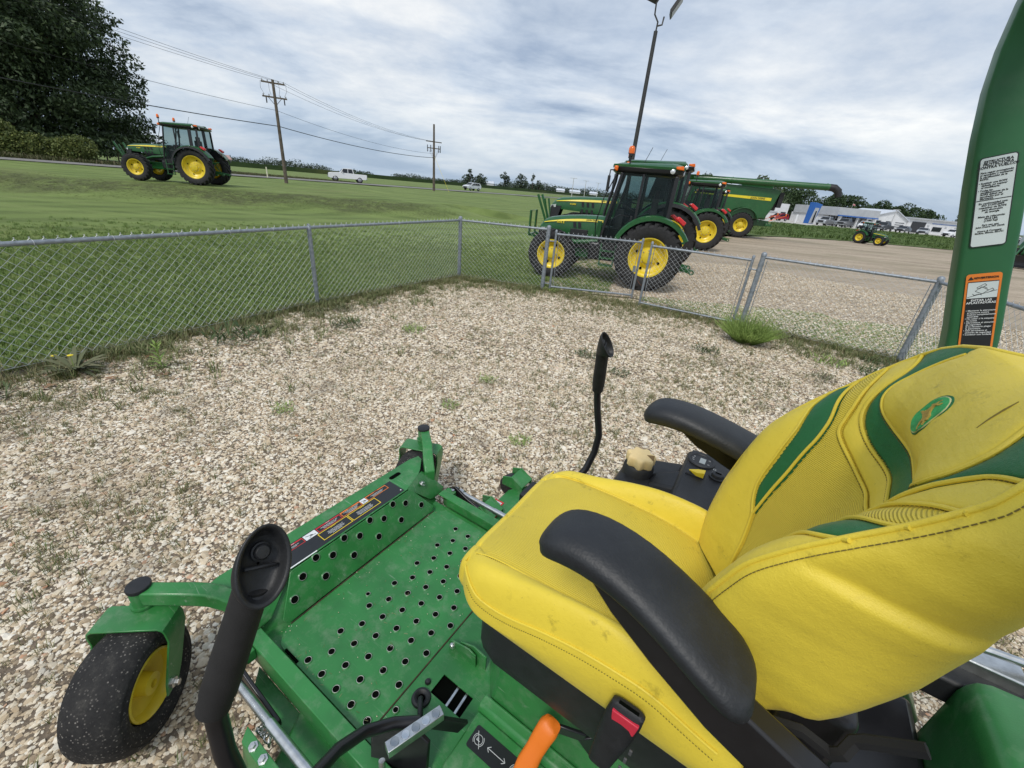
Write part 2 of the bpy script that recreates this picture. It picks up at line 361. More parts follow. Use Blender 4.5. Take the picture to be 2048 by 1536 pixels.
def road_build(t, b, K):
    co = t.nodes.new('ShaderNodeTexCoord').outputs['Object']
    c = _ramp(t, K, _noise(t, K, co, 3, 9, .75), [(.3, (.17, .165, .155)), (.6, (.26, .25, .235)), (.8, (.33, .32, .3))]); K(c, b.inputs['Base Color'])
ROADM = nmat('worn_asphalt', road_build)
SOIL = nmat('dark_soil', lambda t, b, K: K(_ramp(t, K, _noise(t, K, t.nodes.new('ShaderNodeTexCoord').outputs['Object'], 20, 8, .7), [(.3, (.06, .05, .04)), (.7, (.15, .13, .1))]), b.inputs['Base Color']))
def sheet(name, pts, z, mat, **k):
    mb = MB(); mb.add([(x, y, z) for x, y in pts], [tuple(range(len(pts)))]); me = mb.mesh(name, mat, False)
    o = bpy.data.objects.new(name, me); C.objects.link(o); o['kind'] = k.pop('kind', 'structure')
    for a, b in k.items(): o[a] = b
    return o
# fence nodes
FN = [(-6.1, 0.03), (-4.51, 3.1), (-3.10, 6.17), (-1.384, 9.2), (.447, 8.713)]   # left of the gates
GP_R = (3.91, 7.154); FR1 = (5.74, 5.969); FR2 = (4.72, 3.0); FR3 = (3.7, 0.0)
RD = Vector((0.551, 0.8345)); RP = Vector((-33.2, 50.5)); RNORM = Vector((-0.8345, 0.551))
def mound(x, y):
    # broad bank on which the tractor of the lawn stands
    ax, ay = -27.5, 20.5; bx, by = -7.0, 27.5
    dxx, dyy = bx - ax, by - ay; l2 = dxx * dxx + dyy * dyy
    t = np.clip(((x - ax) * dxx + (y - ay) * dyy) / l2, 0, 1)
    px, py = ax + t * dxx, ay + t * dyy
    nx, ny = -dyy / math.sqrt(l2), dxx / math.sqrt(l2)
    sd_ = (x - px) * nx + (y - py) * ny; al = np.hypot(x - px, y - py)
    wd = np.where(sd_ < 0, 5.0, 9.0)
    return sstep(1.15, .2, al / wd)
def hgt(x, y):
    x = np.asarray(x, float); y = np.asarray(y, float)
    side = (x - RP.x) * RNORM.x + (y - RP.y) * RNORM.y            # <0: camera side of the road
    ramp = .5 * sstep(-34, -5, side) - .12 * np.exp(-((side + 2.6) / 1.5) ** 2)
    base = ramp * sstep(6, 16, -(x * .35 - y * .0) + y * .55 - 1)
    m_ = mound(x, y) * .64
    h = np.maximum(base, 0)
    h = h + np.maximum(m_ - h, 0)
    wob = (np.sin(x * .7 + y * .31) * .018 + np.sin(x * .23 - y * .52) * .025) * sstep(9, 16, np.hypot(x, y))
    return h + wob
ground = sheet('ground', [(-3000, -3000), (3000, -3000), (3000, 5000), (-3000, 5000)], -.14, FIELD, label='flat green farmland reaching to the horizon')
# lawn terrain
def grid(name, xs, ys, keep, mat, off=0.0):
    X, Y = np.meshgrid(xs, ys); Z = hgt(X, Y) + off; nx = len(xs)
    V = np.c_[X.ravel(), Y.ravel(), Z.ravel()]; F = []
    for j in range(len(ys) - 1):
        for i in range(nx - 1):
            cx, cy = (xs[i] + xs[i + 1]) / 2, (ys[j] + ys[j + 1]) / 2
            if keep(cx, cy): F.append((j * nx + i, j * nx + i + 1, (j + 1) * nx + i + 1, (j + 1) * nx + i))
    me = bpy.data.meshes.new(name); me.from_pydata([tuple(v) for v in V], [], F); me.materials.append(mat)
    me.polygons.foreach_set('use_smooth', [True] * len(F))
    o = bpy.data.objects.new(name, me); C.objects.link(o); o['kind'] = 'structure'; return o
def inpoly(x, y, P):
    r = False; n = len(P)
    for i in range(n):
        (x1, y1), (x2, y2) = P[i], P[(i + 1) % n]
        if (y1 > y) != (y2 > y) and x < (x2 - x1) * (y - y1) / (y2 - y1) + x1: r = not r
    return r
YARD = [(-6.3, -.3), (-4.62, 3.1), (-3.2, 6.2), (-1.45, 9.32), (.4, 8.85), (2.4, 8.75), (4.1, 7.4), (5.95, 6.15), (5.2, 3.0), (4.2, -9), (-8, -9)]
LOTP = [(.4, 8.85), (.55, 11.6), (3.0, 15.5), (6.5, 21.5), (11, 27), (15, 33), (22, 38.5), (31, 42.3), (60, 44), (60, -12), (8.9, -12), (8.9, 6.9), (5.9, 9.9)]
def lawn_keep(x, y):
    if inpoly(x, y, YARD) or inpoly(x, y, [(.55, 9.2), (.75, 11.9), (3.2, 15.8), (6.7, 21.8), (11, 27.6), (15, 34), (22, 39), (31, 43), (60, 45), (60, -12), (5.9, 9)]): return False
    return True
xs = np.unique(np.r_[np.arange(-120, -30, 2.5), np.arange(-30, 8, .5), np.arange(8, 150, 3)])
ys = np.unique(np.r_[np.arange(-6, 36, .5), np.arange(36, 130, 2.5), np.arange(130, 260, 8)])
lawn = grid('lawn', xs, ys, lawn_keep, LAWN)
def dryness(x, y):
    t = ((x + 27.5) * 20.5 + (y - 20.5) * 7) / 469.25; s_ = ((x + 27.5 - t * 20.5) * -7 + (y - 20.5 - t * 7) * 20.5) / 21.66
    wv_ = .5 * np.sin(x * .9 + y * .4) + .3 * np.sin(x * 2.1 - y * 1.3)
    return sstep(-4.6, -3.4, s_ + wv_) * sstep(-1.0, -2.0, s_ + .4 * wv_) * sstep(-.15, .02, t) * sstep(1.12, .95, t)
co_ = np.empty(len(lawn.data.vertices) * 3); lawn.data.vertices.foreach_get('co', co_); co_ = co_.reshape(-1, 3)
at_ = lawn.data.attributes.new('dry_grass', 'FLOAT', 'POINT'); at_.data.foreach_set('value', dryness(co_[:, 0], co_[:, 1]).astype(np.float32)); lawn['label'] = 'mown lawn beyond the chain link fence'
yard = sheet('gravel_yard', YARD, .004, GRAVEL, label='pale crushed stone yard inside the fence')
lot = sheet('gravel_lot', [(.2, 8.5), (.55, 11.6), (3.0, 15.5), (6.5, 21.5), (11, 27), (15, 33), (22, 38.5), (31, 42.3), (60, 44), (60, -12), (6, -12), (6, 8)], -.004, LOT, label='tan gravel lot where the machines are parked')
# road: two strips and shoulders
def strip(name, s0, s1, o0, o1, z, mat, ns=40, **k):
    V = []; F = []
    for i in range(ns + 1):
        s_ = s0 + (s1 - s0) * i / ns; c = RP + RD * s_
        V += [(c.x + RNORM.x * o0, c.y + RNORM.y * o0, z), (c.x + RNORM.x * o1, c.y + RNORM.y * o1, z)]
        if i: F.append((2 * i - 2, 2 * i - 1, 2 * i + 1, 2 * i))
    mb = MB(); mb.add(V, F); o = ob(name, mb, mat, smooth=False, **k); return o
strip('road', -120, 900, 0, 7.4, .56, ROADM, kind='structure', label='narrow grey rural road running past the lawn')
strip('far_verge', -120, 900, 7.4, 16, .50, ROUGH, kind='structure', label='rough grass verge on the far side of the road')
strip('bean_field', -160, 1200, 16, 130, .46, nmat('soybean_rows', grass_build((.075, .1, .045), (.12, .145, .065), (.18, .19, .1), .35, .12)), kind='structure', label='low pale green crop field beyond the road')
def box_strip(name, s0, s1, o0, o1, z0, z1, mat, **k):
    mb = MB(); P = []
    for s_, o_ in ((s0, o0), (s1, o0), (s1, o1), (s0, o1)):
        c = RP + RD * s_ + RNORM * o_; P.append((c.x, c.y, z0))
    mb.prism(P, (0, 0, z1 - z0)); return ob(name, mb, mat, smooth=False, **k)
box_strip('corn_field', -60, 2200, 130, 900, 0, 2.2, CROP, kind='structure', label='tall dark green corn field in front of the horizon')
sheet('rough_grass_strip', [(16, 35), (22.5, 38.7), (31, 42.4), (60, 44.2), (140, 60), (150, 96), (62, 96), (50, 90), (24, 62)], .03, ROUGH, label='tall weedy grass between the lot and the white dealership')
sheet('dealership_pavement', [(50, 88), (150, 92), (170, 150), (60, 150), (44, 120)], .06, pm('pale_concrete', (.5, .48, .44), .9, var=.1, scale=.5), label='pale concrete apron of the dealership')
# ---------------------------------------------------------------- scatter by geometry nodes
def gn_scatter(name, pts, rots, scs, idx, variants, label, kind='stuff', parent=None):
    me = bpy.data.meshes.new(name); me.vertices.add(len(pts)); me.vertices.foreach_set('co', np.asarray(pts, np.float32).ravel())
    a = me.attributes.new('rot', 'FLOAT_VECTOR', 'POINT'); a.data.foreach_set('vector', np.asarray(rots, np.float32).ravel())
    a = me.attributes.new('scl', 'FLOAT_VECTOR', 'POINT'); a.data.foreach_set('vector', np.asarray(scs, np.float32).ravel())
    a = me.attributes.new('idx', 'INT', 'POINT'); a.data.foreach_set('value', np.asarray(idx, np.int32))
    o = bpy.data.objects.new(name, me); C.objects.link(o); o['kind'] = kind; o['label'] = label
    col = bpy.data.collections.new(name + '_shapes')
    for v in variants: col.objects.link(v)
    ng = bpy.data.node_groups.new(name, 'GeometryNodeTree')
    ng.interface.new_socket('Geometry', in_out='INPUT', socket_type='NodeSocketGeometry'); ng.interface.new_socket('Geometry', in_out='OUTPUT', socket_type='NodeSocketGeometry')
    gi = ng.nodes.new('NodeGroupInput'); go = ng.nodes.new('NodeGroupOutput')
    ci = ng.nodes.new('GeometryNodeCollectionInfo'); ci.inputs['Collection'].default_value = col; ci.inputs['Separate Children'].default_value = True; ci.inputs['Reset Children'].default_value = True
    ip = ng.nodes.new('GeometryNodeInstanceOnPoints'); ip.inputs['Pick Instance'].default_value = True
    def attr(n_, dt):
        q = ng.nodes.new('GeometryNodeInputNamedAttribute'); q.data_type = dt; q.inputs['Name'].default_value = n_; return q.outputs['Attribute']
    ng.links.new(gi.outputs[0], ip.inputs['Points']); ng.links.new(ci.outputs[0], ip.inputs['Instance'])
    ng.links.new(attr('idx', 'INT'), ip.inputs['Instance Index'])
    er = ng.nodes.new('FunctionNodeEulerToRotation'); ng.links.new(attr('rot', 'FLOAT_VECTOR'), er.inputs[0]); ng.links.new(er.outputs[0], ip.inputs['Rotation'])
    ng.links.new(attr('scl', 'FLOAT_VECTOR'), ip.inputs['Scale']); ng.links.new(ip.outputs[0], go.inputs[0])
    md = o.modifiers.new('scatter', 'NODES'); md.node_group = ng
    return o
def shape(name, mb, mat, smooth=False):
    me = mb.mesh(name, mat, smooth); return bpy.data.objects.new(name, me)
def in_view(P, margin=.12):
    P = np.asarray(P, float); q = P - np.array([0, 0, CAM_H])
    X = q @ np.array(r2); Y = q @ np.array(u2); Z = q @ np.array(fwd)
    mx = 1024 / 825 + margin; my = 768 / 825 + margin
    return (Z > .1) & (np.abs(X) < mx * Z) & (np.abs(Y) < my * Z)
# stones
def stone_build(t, b, K):
    oi = t.nodes.new('ShaderNodeObjectInfo')
    c = _ramp(t, K, oi.outputs['Random'], [(0, (.15, .11, .07)), (.08, (.34, .255, .165)), (.22, (.54, .42, .27)), (.42, (.69, .575, .41)), (.65, (.82, .725, .56)), (.88, (.92, .865, .74)), (.97, (.88, .81, .68)), (1, (.50, .23, .11))])
    co = t.nodes.new('ShaderNodeTexCoord').outputs['Object']
    n = _noise(t, K, co, 2.2, 5, .7); c = _mix(t, K, _mr(t, K, n, .35, .7, 0, .35), c, (.38, .32, .25))
    pn = _noise(t, K, oi.outputs['Location'], .9, 5, .65); c = _mix(t, K, _mr(t, K, pn, .5, .7, 0, .45), c, (.36, .285, .19)); p2 = _noise(t, K, oi.outputs['Location'], 2.4, 4, .6); c = _mix(t, K, _mr(t, K, p2, .56, .7, 0, .5), c, (.14, .12, .085)); K(c, b.inputs['Base Color'])
STONE = nmat('limestone_chips', stone_build, .85, .3)
stones = []
for k in range(8):
    bm = bmesh.new(); bmesh.ops.create_icosphere(bm, subdivisions=1, radius=1)
    rs = random.Random(k)
    ax = (rs.uniform(.85, 1.2), rs.uniform(.6, .95), rs.uniform(.26, .45))
    for v in bm.verts:
        f_ = rs.uniform(.78, 1.2); v.co = Vector((v.co.x * ax[0] * f_, v.co.y * ax[1] * f_, v.co.z * ax[2] * f_))
    me = bpy.data.meshes.new('stone'); bm.to_mesh(me); bm.free(); me.materials.append(STONE); stones.append(bpy.data.objects.new('stone', me))
def stone_field(name, poly, spacing, rad, label, dmin, dmax, thin=1.0):
    x0, x1 = min(p[0] for p in poly), max(p[0] for p in poly); y0, y1 = min(p[1] for p in poly), max(p[1] for p in poly)
    n = int((x1 - x0) * (y1 - y0) / spacing ** 2)
    P = np.c_[RNG.uniform(x0, x1, n), RNG.uniform(y0, y1, n), np.zeros(n)]
    d = np.hypot(P[:, 0], P[:, 1]); P = P[(d >= dmin) & (d < dmax) & (RNG.random(n) < thin)]
    P = P[in_view(P)]
    PA = np.array(poly); ins = np.zeros(len(P), bool)
    for i in range(len(PA)):
        (ax_, ay_), (bx_, by_) = PA[i], PA[(i + 1) % len(PA)]
        c_ = (ay_ > P[:, 1]) != (by_ > P[:, 1])
        with np.errstate(divide='ignore', invalid='ignore'):
            xx = (bx_ - ax_) * (P[:, 1] - ay_) / (by_ - ay_) + ax_
        ins ^= c_ & (P[:, 0] < xx)
    P = P[ins]; n = len(P)
    s = rad * np.exp(RNG.normal(0, .32, n)); P[:, 2] = s * .1 + RNG.uniform(0, .3, n) * rad
    R = np.c_[RNG.uniform(-.5, .5, n), RNG.uniform(-.5, .5, n), RNG.uniform(0, 6.28, n)]
    return gn_scatter(name, P, R, np.c_[s, s, s], RNG.integers(0, 8, n), stones, label)
YIN = [(-5.9, 0), (-4.5, 3.0), (-3.05, 6.1), (-1.36, 9.1), (.45, 8.7), (2.5, 8.6), (4.0, 7.2), (5.8, 5.9), (4.9, 3.0), (4, -1), (-6, -1)]
stone_field('loose_gravel', YIN, .0100, .0094, 'loose pale limestone chips of the yard in the foreground', 0, 4.6)
stone_field('yard_gravel', YIN, .0148, .0115, 'pale limestone chips of the yard further back', 4.6, 11)
stone_field('lot_gravel', [(.5, 8.9), (1, 11.5), (3, 15), (8, 16), (12, 12), (9, 4), (5.3, 4.0), (5.95, 6.1), (4.1, 7.3), (2.6, 8.7)], .030, .0115, 'scattered stones on the lot behind the gates', 5, 20)
mbs = MB(); rs_ = random.Random(4)
for (x1, y1), (x2, y2) in list(zip(FN[:-1], FN[1:])) + [(GP_R, FR1), (FR1, FR2)]:
    l_ = math.hypot(x2 - x1, y2 - y1); ux, uy = (x2 - x1) / l_, (y2 - y1) / l_; m_ = int(l_ / .12); V = []; F = []
    for k in range(m_ + 1):
        x, y = x1 + ux * l_ * k / m_, y1 + uy * l_ * k / m_; a_, b_ = rs_.uniform(.05, .16), rs_.uniform(.02, .12); V += [(x - uy * a_, y + ux * a_, .012), (x + uy * b_, y - ux * b_, .012)]
        if k: F.append((2 * k - 2, 2 * k - 1, 2 * k + 1, 2 * k))
    mbs.add(V, F)
sl_ = ob('soil_strip', mbs, SOIL, smooth=False, kind='structure', label='dark bare soil line under the fence')
# grass tufts
def blade_tuft(nb, h, spread, wd, lean=.35, seed=0):
    rs = random.Random(seed); mb = MB()
    for i in range(nb):
        a = rs.uniform(0, 2 * PI); r_ = rs.uniform(0, spread); x, y = r_ * math.cos(a), r_ * math.sin(a)
        d = rs.uniform(0, 2 * PI); hh = h * rs.uniform(.5, 1.15); l = lean * hh * rs.uniform(.2, 1.3)
        px, py = -math.sin(d) * wd / 2, math.cos(d) * wd / 2; lx, ly = math.cos(d) * l, math.sin(d) * l
        mb.add([(x - px, y - py, 0), (x + px, y + py, 0), (x + lx * .4 + px * .8, y + ly * .4 + py * .8, hh * .6), (x + lx * .4 - px * .8, y + ly * .4 - py * .8, hh * .6), (x + lx, y + ly, hh)], [(0, 1, 2, 3), (3, 2, 4)])
    return mb
def leafmat(name, cols, rough=.6):
    def bld(t, b, K):
        oi = t.nodes.new('ShaderNodeObjectInfo'); ge = t.nodes.new('ShaderNodeNewGeometry')
        a = t.nodes.new('ShaderNodeMath'); a.operation = 'ADD'; K(oi.outputs['Random'], a.inputs[0]); K(ge.outputs['Random Per Island'], a.inputs[1])
        f_ = t.nodes.new('ShaderNodeMath'); f_.operation = 'FRACT'; K(a.outputs[0], f_.inputs[0])
        K(_ramp(t, K, f_.outputs[0], [(i / (len(cols) - 1), c) for i, c in enumerate(cols)]), b.inputs['Base Color'])
    m = nmat(name, bld, rough, .3); return m
GBLADE = leafmat('grass_blades', [(.08, .15, .03), (.13, .21, .045), (.19, .27, .07), (.27, .30, .11)])
GDRY = leafmat('dry_grass_blades', [(.26, .21, .11), (.14, .16, .06), (.08, .13, .035), (.34, .28, .16), (.12, .18, .05)])
tufts = [shape('grass_tuft', blade_tuft(16, .045, .05, .005, .6, k), GBLADE) for k in range(5)]
n = 240000
P = np.c_[RNG.uniform(-19, 2.6, n), RNG.uniform(-1, 20, n), np.zeros(n)]
d = np.hypot(P[:, 0], P[:, 1]); P = P[(RNG.random(n) < .8 * np.clip(7.5 / d, 0, 1) ** 1.3 * sstep(19, 9, d))]; P = P[in_view(P, .06)]
side_ok = np.array([(not inpoly(x, y, YARD)) and (x * .9 - 1.6 < (y - 8.8) * .28 + .0 or y > 99) for x, y, z in P]); P = P[side_ok]
P[:, 2] = hgt(P[:, 0], P[:, 1]); n = len(P); d = np.hypot(P[:, 0], P[:, 1]); s = RNG.uniform(.6, 1.15, n) * (1 + d * .03)
gn_scatter('lawn_grass', P, np.c_[np.zeros(n), np.zeros(n), RNG.uniform(0, 6.28, n)], np.c_[s, s, s * .9], RNG.integers(0, 5, n), tufts, 'short mown grass blades just beyond the fence')
# thin weeds in the gravel
wt = [shape('weed_tuft', blade_tuft(12, .06, .03, .0035, .9, 20 + k), GDRY) for k in range(4)]
n = 62000
P = np.c_[RNG.uniform(-6, 6.2, n), RNG.uniform(.5, 9.5, n), np.zeros(n)]
nz = np.array([noise.fractal((x * .6, y * .6, 3), .8, 2, 4) for x, y, z in P])
def fdist(x, y):
    best = 9e9
    Q = FN + [(GP_R), FR1]
    for (x1, y1), (x2, y2) in zip(Q[:-1], Q[1:]):
        dx_, dy_ = x2 - x1, y2 - y1; t = np.clip(((x - x1) * dx_ + (y - y1) * dy_) / (dx_ ** 2 + dy_ ** 2), 0, 1)
        best = np.minimum(best, np.hypot(x - x1 - t * dx_, y - y1 - t * dy_))
    return best
fd = fdist(P[:, 0], P[:, 1])
ok = RNG.random(n) < np.clip(.10 + np.maximum(0, nz - .02) * .8 + .9 * np.exp(-fd / .5), 0, 1)
P = P[ok]; fd = fd[ok]; m_ = in_view(P) & np.array([inpoly(x, y, YARD) for x, y, z in P]); P = P[m_]; fd = fd[m_]; n = len(P)
s = RNG.uniform(.35, 1.0, n) * (1 + 1.0 * np.exp(-fd / .35))
gn_scatter('gravel_weeds', P, np.c_[np.zeros(n), np.zeros(n), RNG.uniform(0, 6.28, n)], np.c_[s, s, s], RNG.integers(0, 4, n), wt, 'thin dry weeds growing through the gravel')
n = 2600
seg = []
for (x1, y1), (x2, y2), wgt in ((FN[1], FN[2], 1.4), (FN[2], FN[3], 1.2), (FN[3], FN[4], .8), (GP_R, FR1, 1.0)):
    k = int(n * wgt / 4.4); t = RNG.random(k); o = RNG.exponential(.30, k) - .05; dx_, dy_ = x2 - x1, y2 - y1; l_ = math.hypot(dx_, dy_)
    seg.append(np.c_[x1 + dx_ * t + dy_ / l_ * o, y1 + dy_ * t - dx_ / l_ * o, np.zeros(k)])
P = np.concatenate(seg); nz = np.array([noise.noise((x * 2.2, y * 2.2, 5)) for x, y, z in P]); P = P[(nz > .02)]; P = P[in_view(P)]; n = len(P)
s = RNG.uniform(.6, 1.5, n)
gn_scatter('fence_weeds', P, np.c_[np.zeros(n), np.zeros(n), RNG.uniform(0, 6.28, n)], np.c_[s, s, s], RNG.integers(0, 3, n), [shape('fence_weed_tuft', blade_tuft(14, .075, .05, .006, 1.1, 90 + k), leafmat('fence_weed_%d' % k, [(.07, .11, .03), (.13, .17, .055), (.22, .23, .10), (.30, .27, .15)])) for k in range(3)], 'ragged low weeds growing along the foot of the fence')
# verge / bank tall grass on the near slope of the mound and by the dealership
tall = [shape('tall_grass_clump', blade_tuft(22, .16, .16, .012, .5, 40 + k), leafmat('bank_grass_%d' % k, [(.075, .11, .03), (.105, .15, .04), (.15, .19, .06), (.24, .23, .11)])) for k in range(3)]
n = 5200
t_ = RNG.uniform(-.05, 1.1, n); o_ = RNG.normal(-3.2, .9, n)
P = np.c_[-27.5 + t_ * 20.5 + o_ * -.323, 20.5 + t_ * 7 + o_ * .946, np.zeros(n)]; P[:, 2] = hgt(P[:, 0], P[:, 1]) - .01
s = RNG.uniform(.10, .24, n)
gn_scatter('bank_grass', P, np.c_[np.zeros(n), np.zeros(n), RNG.uniform(0, 6.28, n)], np.c_[s * 1.6, s * 1.6, s], RNG.integers(0, 3, n), tall, 'longer rough grass on the slope of the bank under the tractor')
big = [shape('tall_weed_clump', blade_tuft(40, .6, .5, .05, .5, 50 + k), leafmat('lot_weeds_%d' % k, [(.07, .12, .03), (.105, .17, .045), (.16, .22, .07)])) for k in range(3)]
n = 5200
P = np.c_[RNG.uniform(17, 130, n), RNG.uniform(36, 94, n), np.zeros(n)]
GS = [(17, 37), (22.5, 39.5), (31, 43.2), (60, 45.5), (140, 61), (148, 93), (62, 93), (50, 88), (24, 61)]
P = P[np.array([inpoly(x, y, GS) for x, y, z in P])]; P = P[in_view(P)]; n = len(P); P[:, 2] = .03
nz = np.array([noise.noise((x * .12, y * .12, 7)) for x, y, z in P]); s = .28 + .42 * np.clip(nz + .3, 0, 1) + RNG.uniform(0, .1, n)
gn_scatter('lot_edge_weeds', P, np.c_[np.zeros(n), np.zeros(n), RNG.uniform(0, 6.28, n)], np.c_[s * 1.8, s * 1.8, s], RNG.integers(0, 3, n), big, 'dense knee high weeds in front of the dealership')
# ---------------------------------------------------------------- chain link fence
def chain_mesh(A, B, z0, z1a, z1b, lift=.035, pa=.092, pb=.086, wr=.0023):
    A, B = Vector(A), Vector(B); d = B - A; ln = d.length; d.normalize(); nr = Vector((-d.y, d.x))
    mb = MB(); nw = int(ln / (pa / 2)); rs = random.Random(int(ln * 1000))
    for i in range(nw):
        xa = i * pa / 2; xb = xa + pa / 2; top = z1a + (z1b - z1a) * (xa / ln) + lift
        ns = int((top - z0) / (pb / 2)); pts = []
        for k in range(ns + 1):
            odd = (k + i) % 2
            x = xb if odd else xa; z = top - k * pb / 2
            off = .0022 * (1 if k % 2 else -1)
            pts.append((A.x + d.x * x + nr.x * off, A.y + d.y * x + nr.y * off, z))
        # short twisted end at the top
        if (0 + i) % 2 == 0:
            x = xa; pts.insert(0, (A.x + d.x * (x + .004), A.y + d.y * (x + .004), top + .014))
        else:
            x = xb; pts.insert(0, (A.x + d.x * (x - .004), A.y + d.y * (x - .004), top + .014))
        mb.tube(pts, wr, 3, caps=False)
    return mb
def post(parent, x, y, h, r=.0301, cap='dome', lean=(0, 0)):
    mb = MB(); t = Vector((x + lean[0], y + lean[1], h)); b = Vector((x, y, -.05)); mb.cyl(b, t, r, 16)
    o = ob('post', mb, GALV, parent)
    mc = MB()
    if cap == 'dome': mc.lathe([(r + .004, -.035), (r + .004, .004), (r * .95, .016), (r * .6, .027), (.006, .032), (0, .033)], t, n=16)
    else:
        mc.lathe([(r + .003, -.03), (r + .003, .006), (r * .8, .02), (.004, .028)], t, n=16)
        mc.lathe([(.027, -.012), (.031, -.008), (.031, .008), (.027, .012)], (t.x, t.y, t.z + .022), (d_.x, d_.y, 0), n=16)
    c = ob('post_cap', mc, GALV, o); return o
def bands(parent, x, y, hs, r=.036):
    for h in hs:
        mb = MB(); mb.lathe([(r - .004, -.012), (r, -.012), (r, .012), (r - .004, .012)], (x, y, h), n=16, closed=True)
        mb.cyl((x, y - r - .012, h), (x, y + r + .012, h), .006, 6); ob('tension_band', mb, GALV, parent)
def fence(label, nodes, hts, post_caps, bar_ends=(), grp='chain link fence runs around the yard', nopost=()):
    global d_
    root = empty('chain_link_fence', (nodes[0][0], nodes[0][1], 0), label=label, cat='fence', group=grp)
    M = root.matrix_world
    hold = []
    for i, (p, h) in enumerate(zip(nodes, hts)):
        q = nodes[i + 1] if i + 1 < len(nodes) else nodes[i - 1]; d_ = Vector((q[0] - p[0], q[1] - p[1])).normalized()
        if i not in nopost:
            main = post_caps[i] == 'dome'; hold.append(post(root, p[0], p[1], h + (.05 if main else 0), .038 if main else .0301, post_caps[i]))
            if main: bands(root, p[0], p[1], (h - .12, h * .55, .18), .044)
    for i in range(len(nodes) - 1):
        a, b = nodes[i], nodes[i + 1]; ha, hb = hts[i], hts[i + 1]
        mr = MB(); mr.cyl((a[0], a[1], ha), (b[0], b[1], hb), .0212, 14); rail = ob('top_rail', mr, GALV, root)
        dd = Vector((b[0] - a[0], b[1] - a[1])); n_ = max(2, int(dd.length / .55))
        for k in range(1, n_):
            t = k / n_; c = Vector((a[0] + dd.x * t, a[1] + dd.y * t, ha + (hb - ha) * t)); u = dd.normalized()
            mt = MB(); pts = []
            for q in range(9):
                an = q / 8 * 2 * PI * .9 + .9; pts.append(c + Vector((-u.y * math.cos(an), u.x * math.cos(an), math.sin(an))) * .0235 + Vector((u.x, u.y, 0)) * .004 * q / 8)
            pts.append(c + Vector((u.x * .02, u.y * .02, -.05))); mt.tube(pts, .0026, 4); ob('tie_wire', mt, WIRE, rail)
        mm = chain_mesh(a, b, .035, ha, hb); ob('chain_link_mesh', mm, WIRE, root, smooth=False)
        mw = MB(); mw.cyl((a[0], a[1], .06), (b[0], b[1], .06), .002, 4); ob('tension_wire', mw, WIRE, root)
    for (x, y, dx_, dy_, h) in bar_ends:
        mb = MB(); mb.cyl((x + dx_, y + dy_, .05), (x + dx_, y + dy_, h), .006, 6); ob('tension_bar', mb, GALV, root)
    off = Vector((nodes[0][0], nodes[0][1], 0))
    for ch in [o for o in bpy.data.objects if o.parent == root]: ch.location = -off
    return root
fence('long chain link fence run along the mown lawn on the left', FN[:4], [1.07, 1.10, 1.13, 1.185], ['loop', 'loop', 'loop', 'none'], nopost=(3,))
fence('short chain link fence run between the corner post and the left gate post', FN[3:], [1.185, 1.2], ['dome', 'dome'], bar_ends=[(.41, 8.725, 0, 0, 1.17), (.447, 8.713, 0, 0, .5)])
fence('chain link fence run right of the open gates ending at the leaning dark post', [GP_R, FR1], [1.2, 1.2], ['dome', 'dome'], bar_ends=[(3.97, 7.115, 0, 0, 1.16), (5.68, 6.01, 0, 0, 1.16), (5.715, 5.88, 0, 0, 1.16)])
fence('chain link fence run passing behind the green roll bar post on the far right', [FR1, FR2, FR3], [1.2, 1.19, 1.18], ['none', 'loop', 'loop'], nopost=(0,))
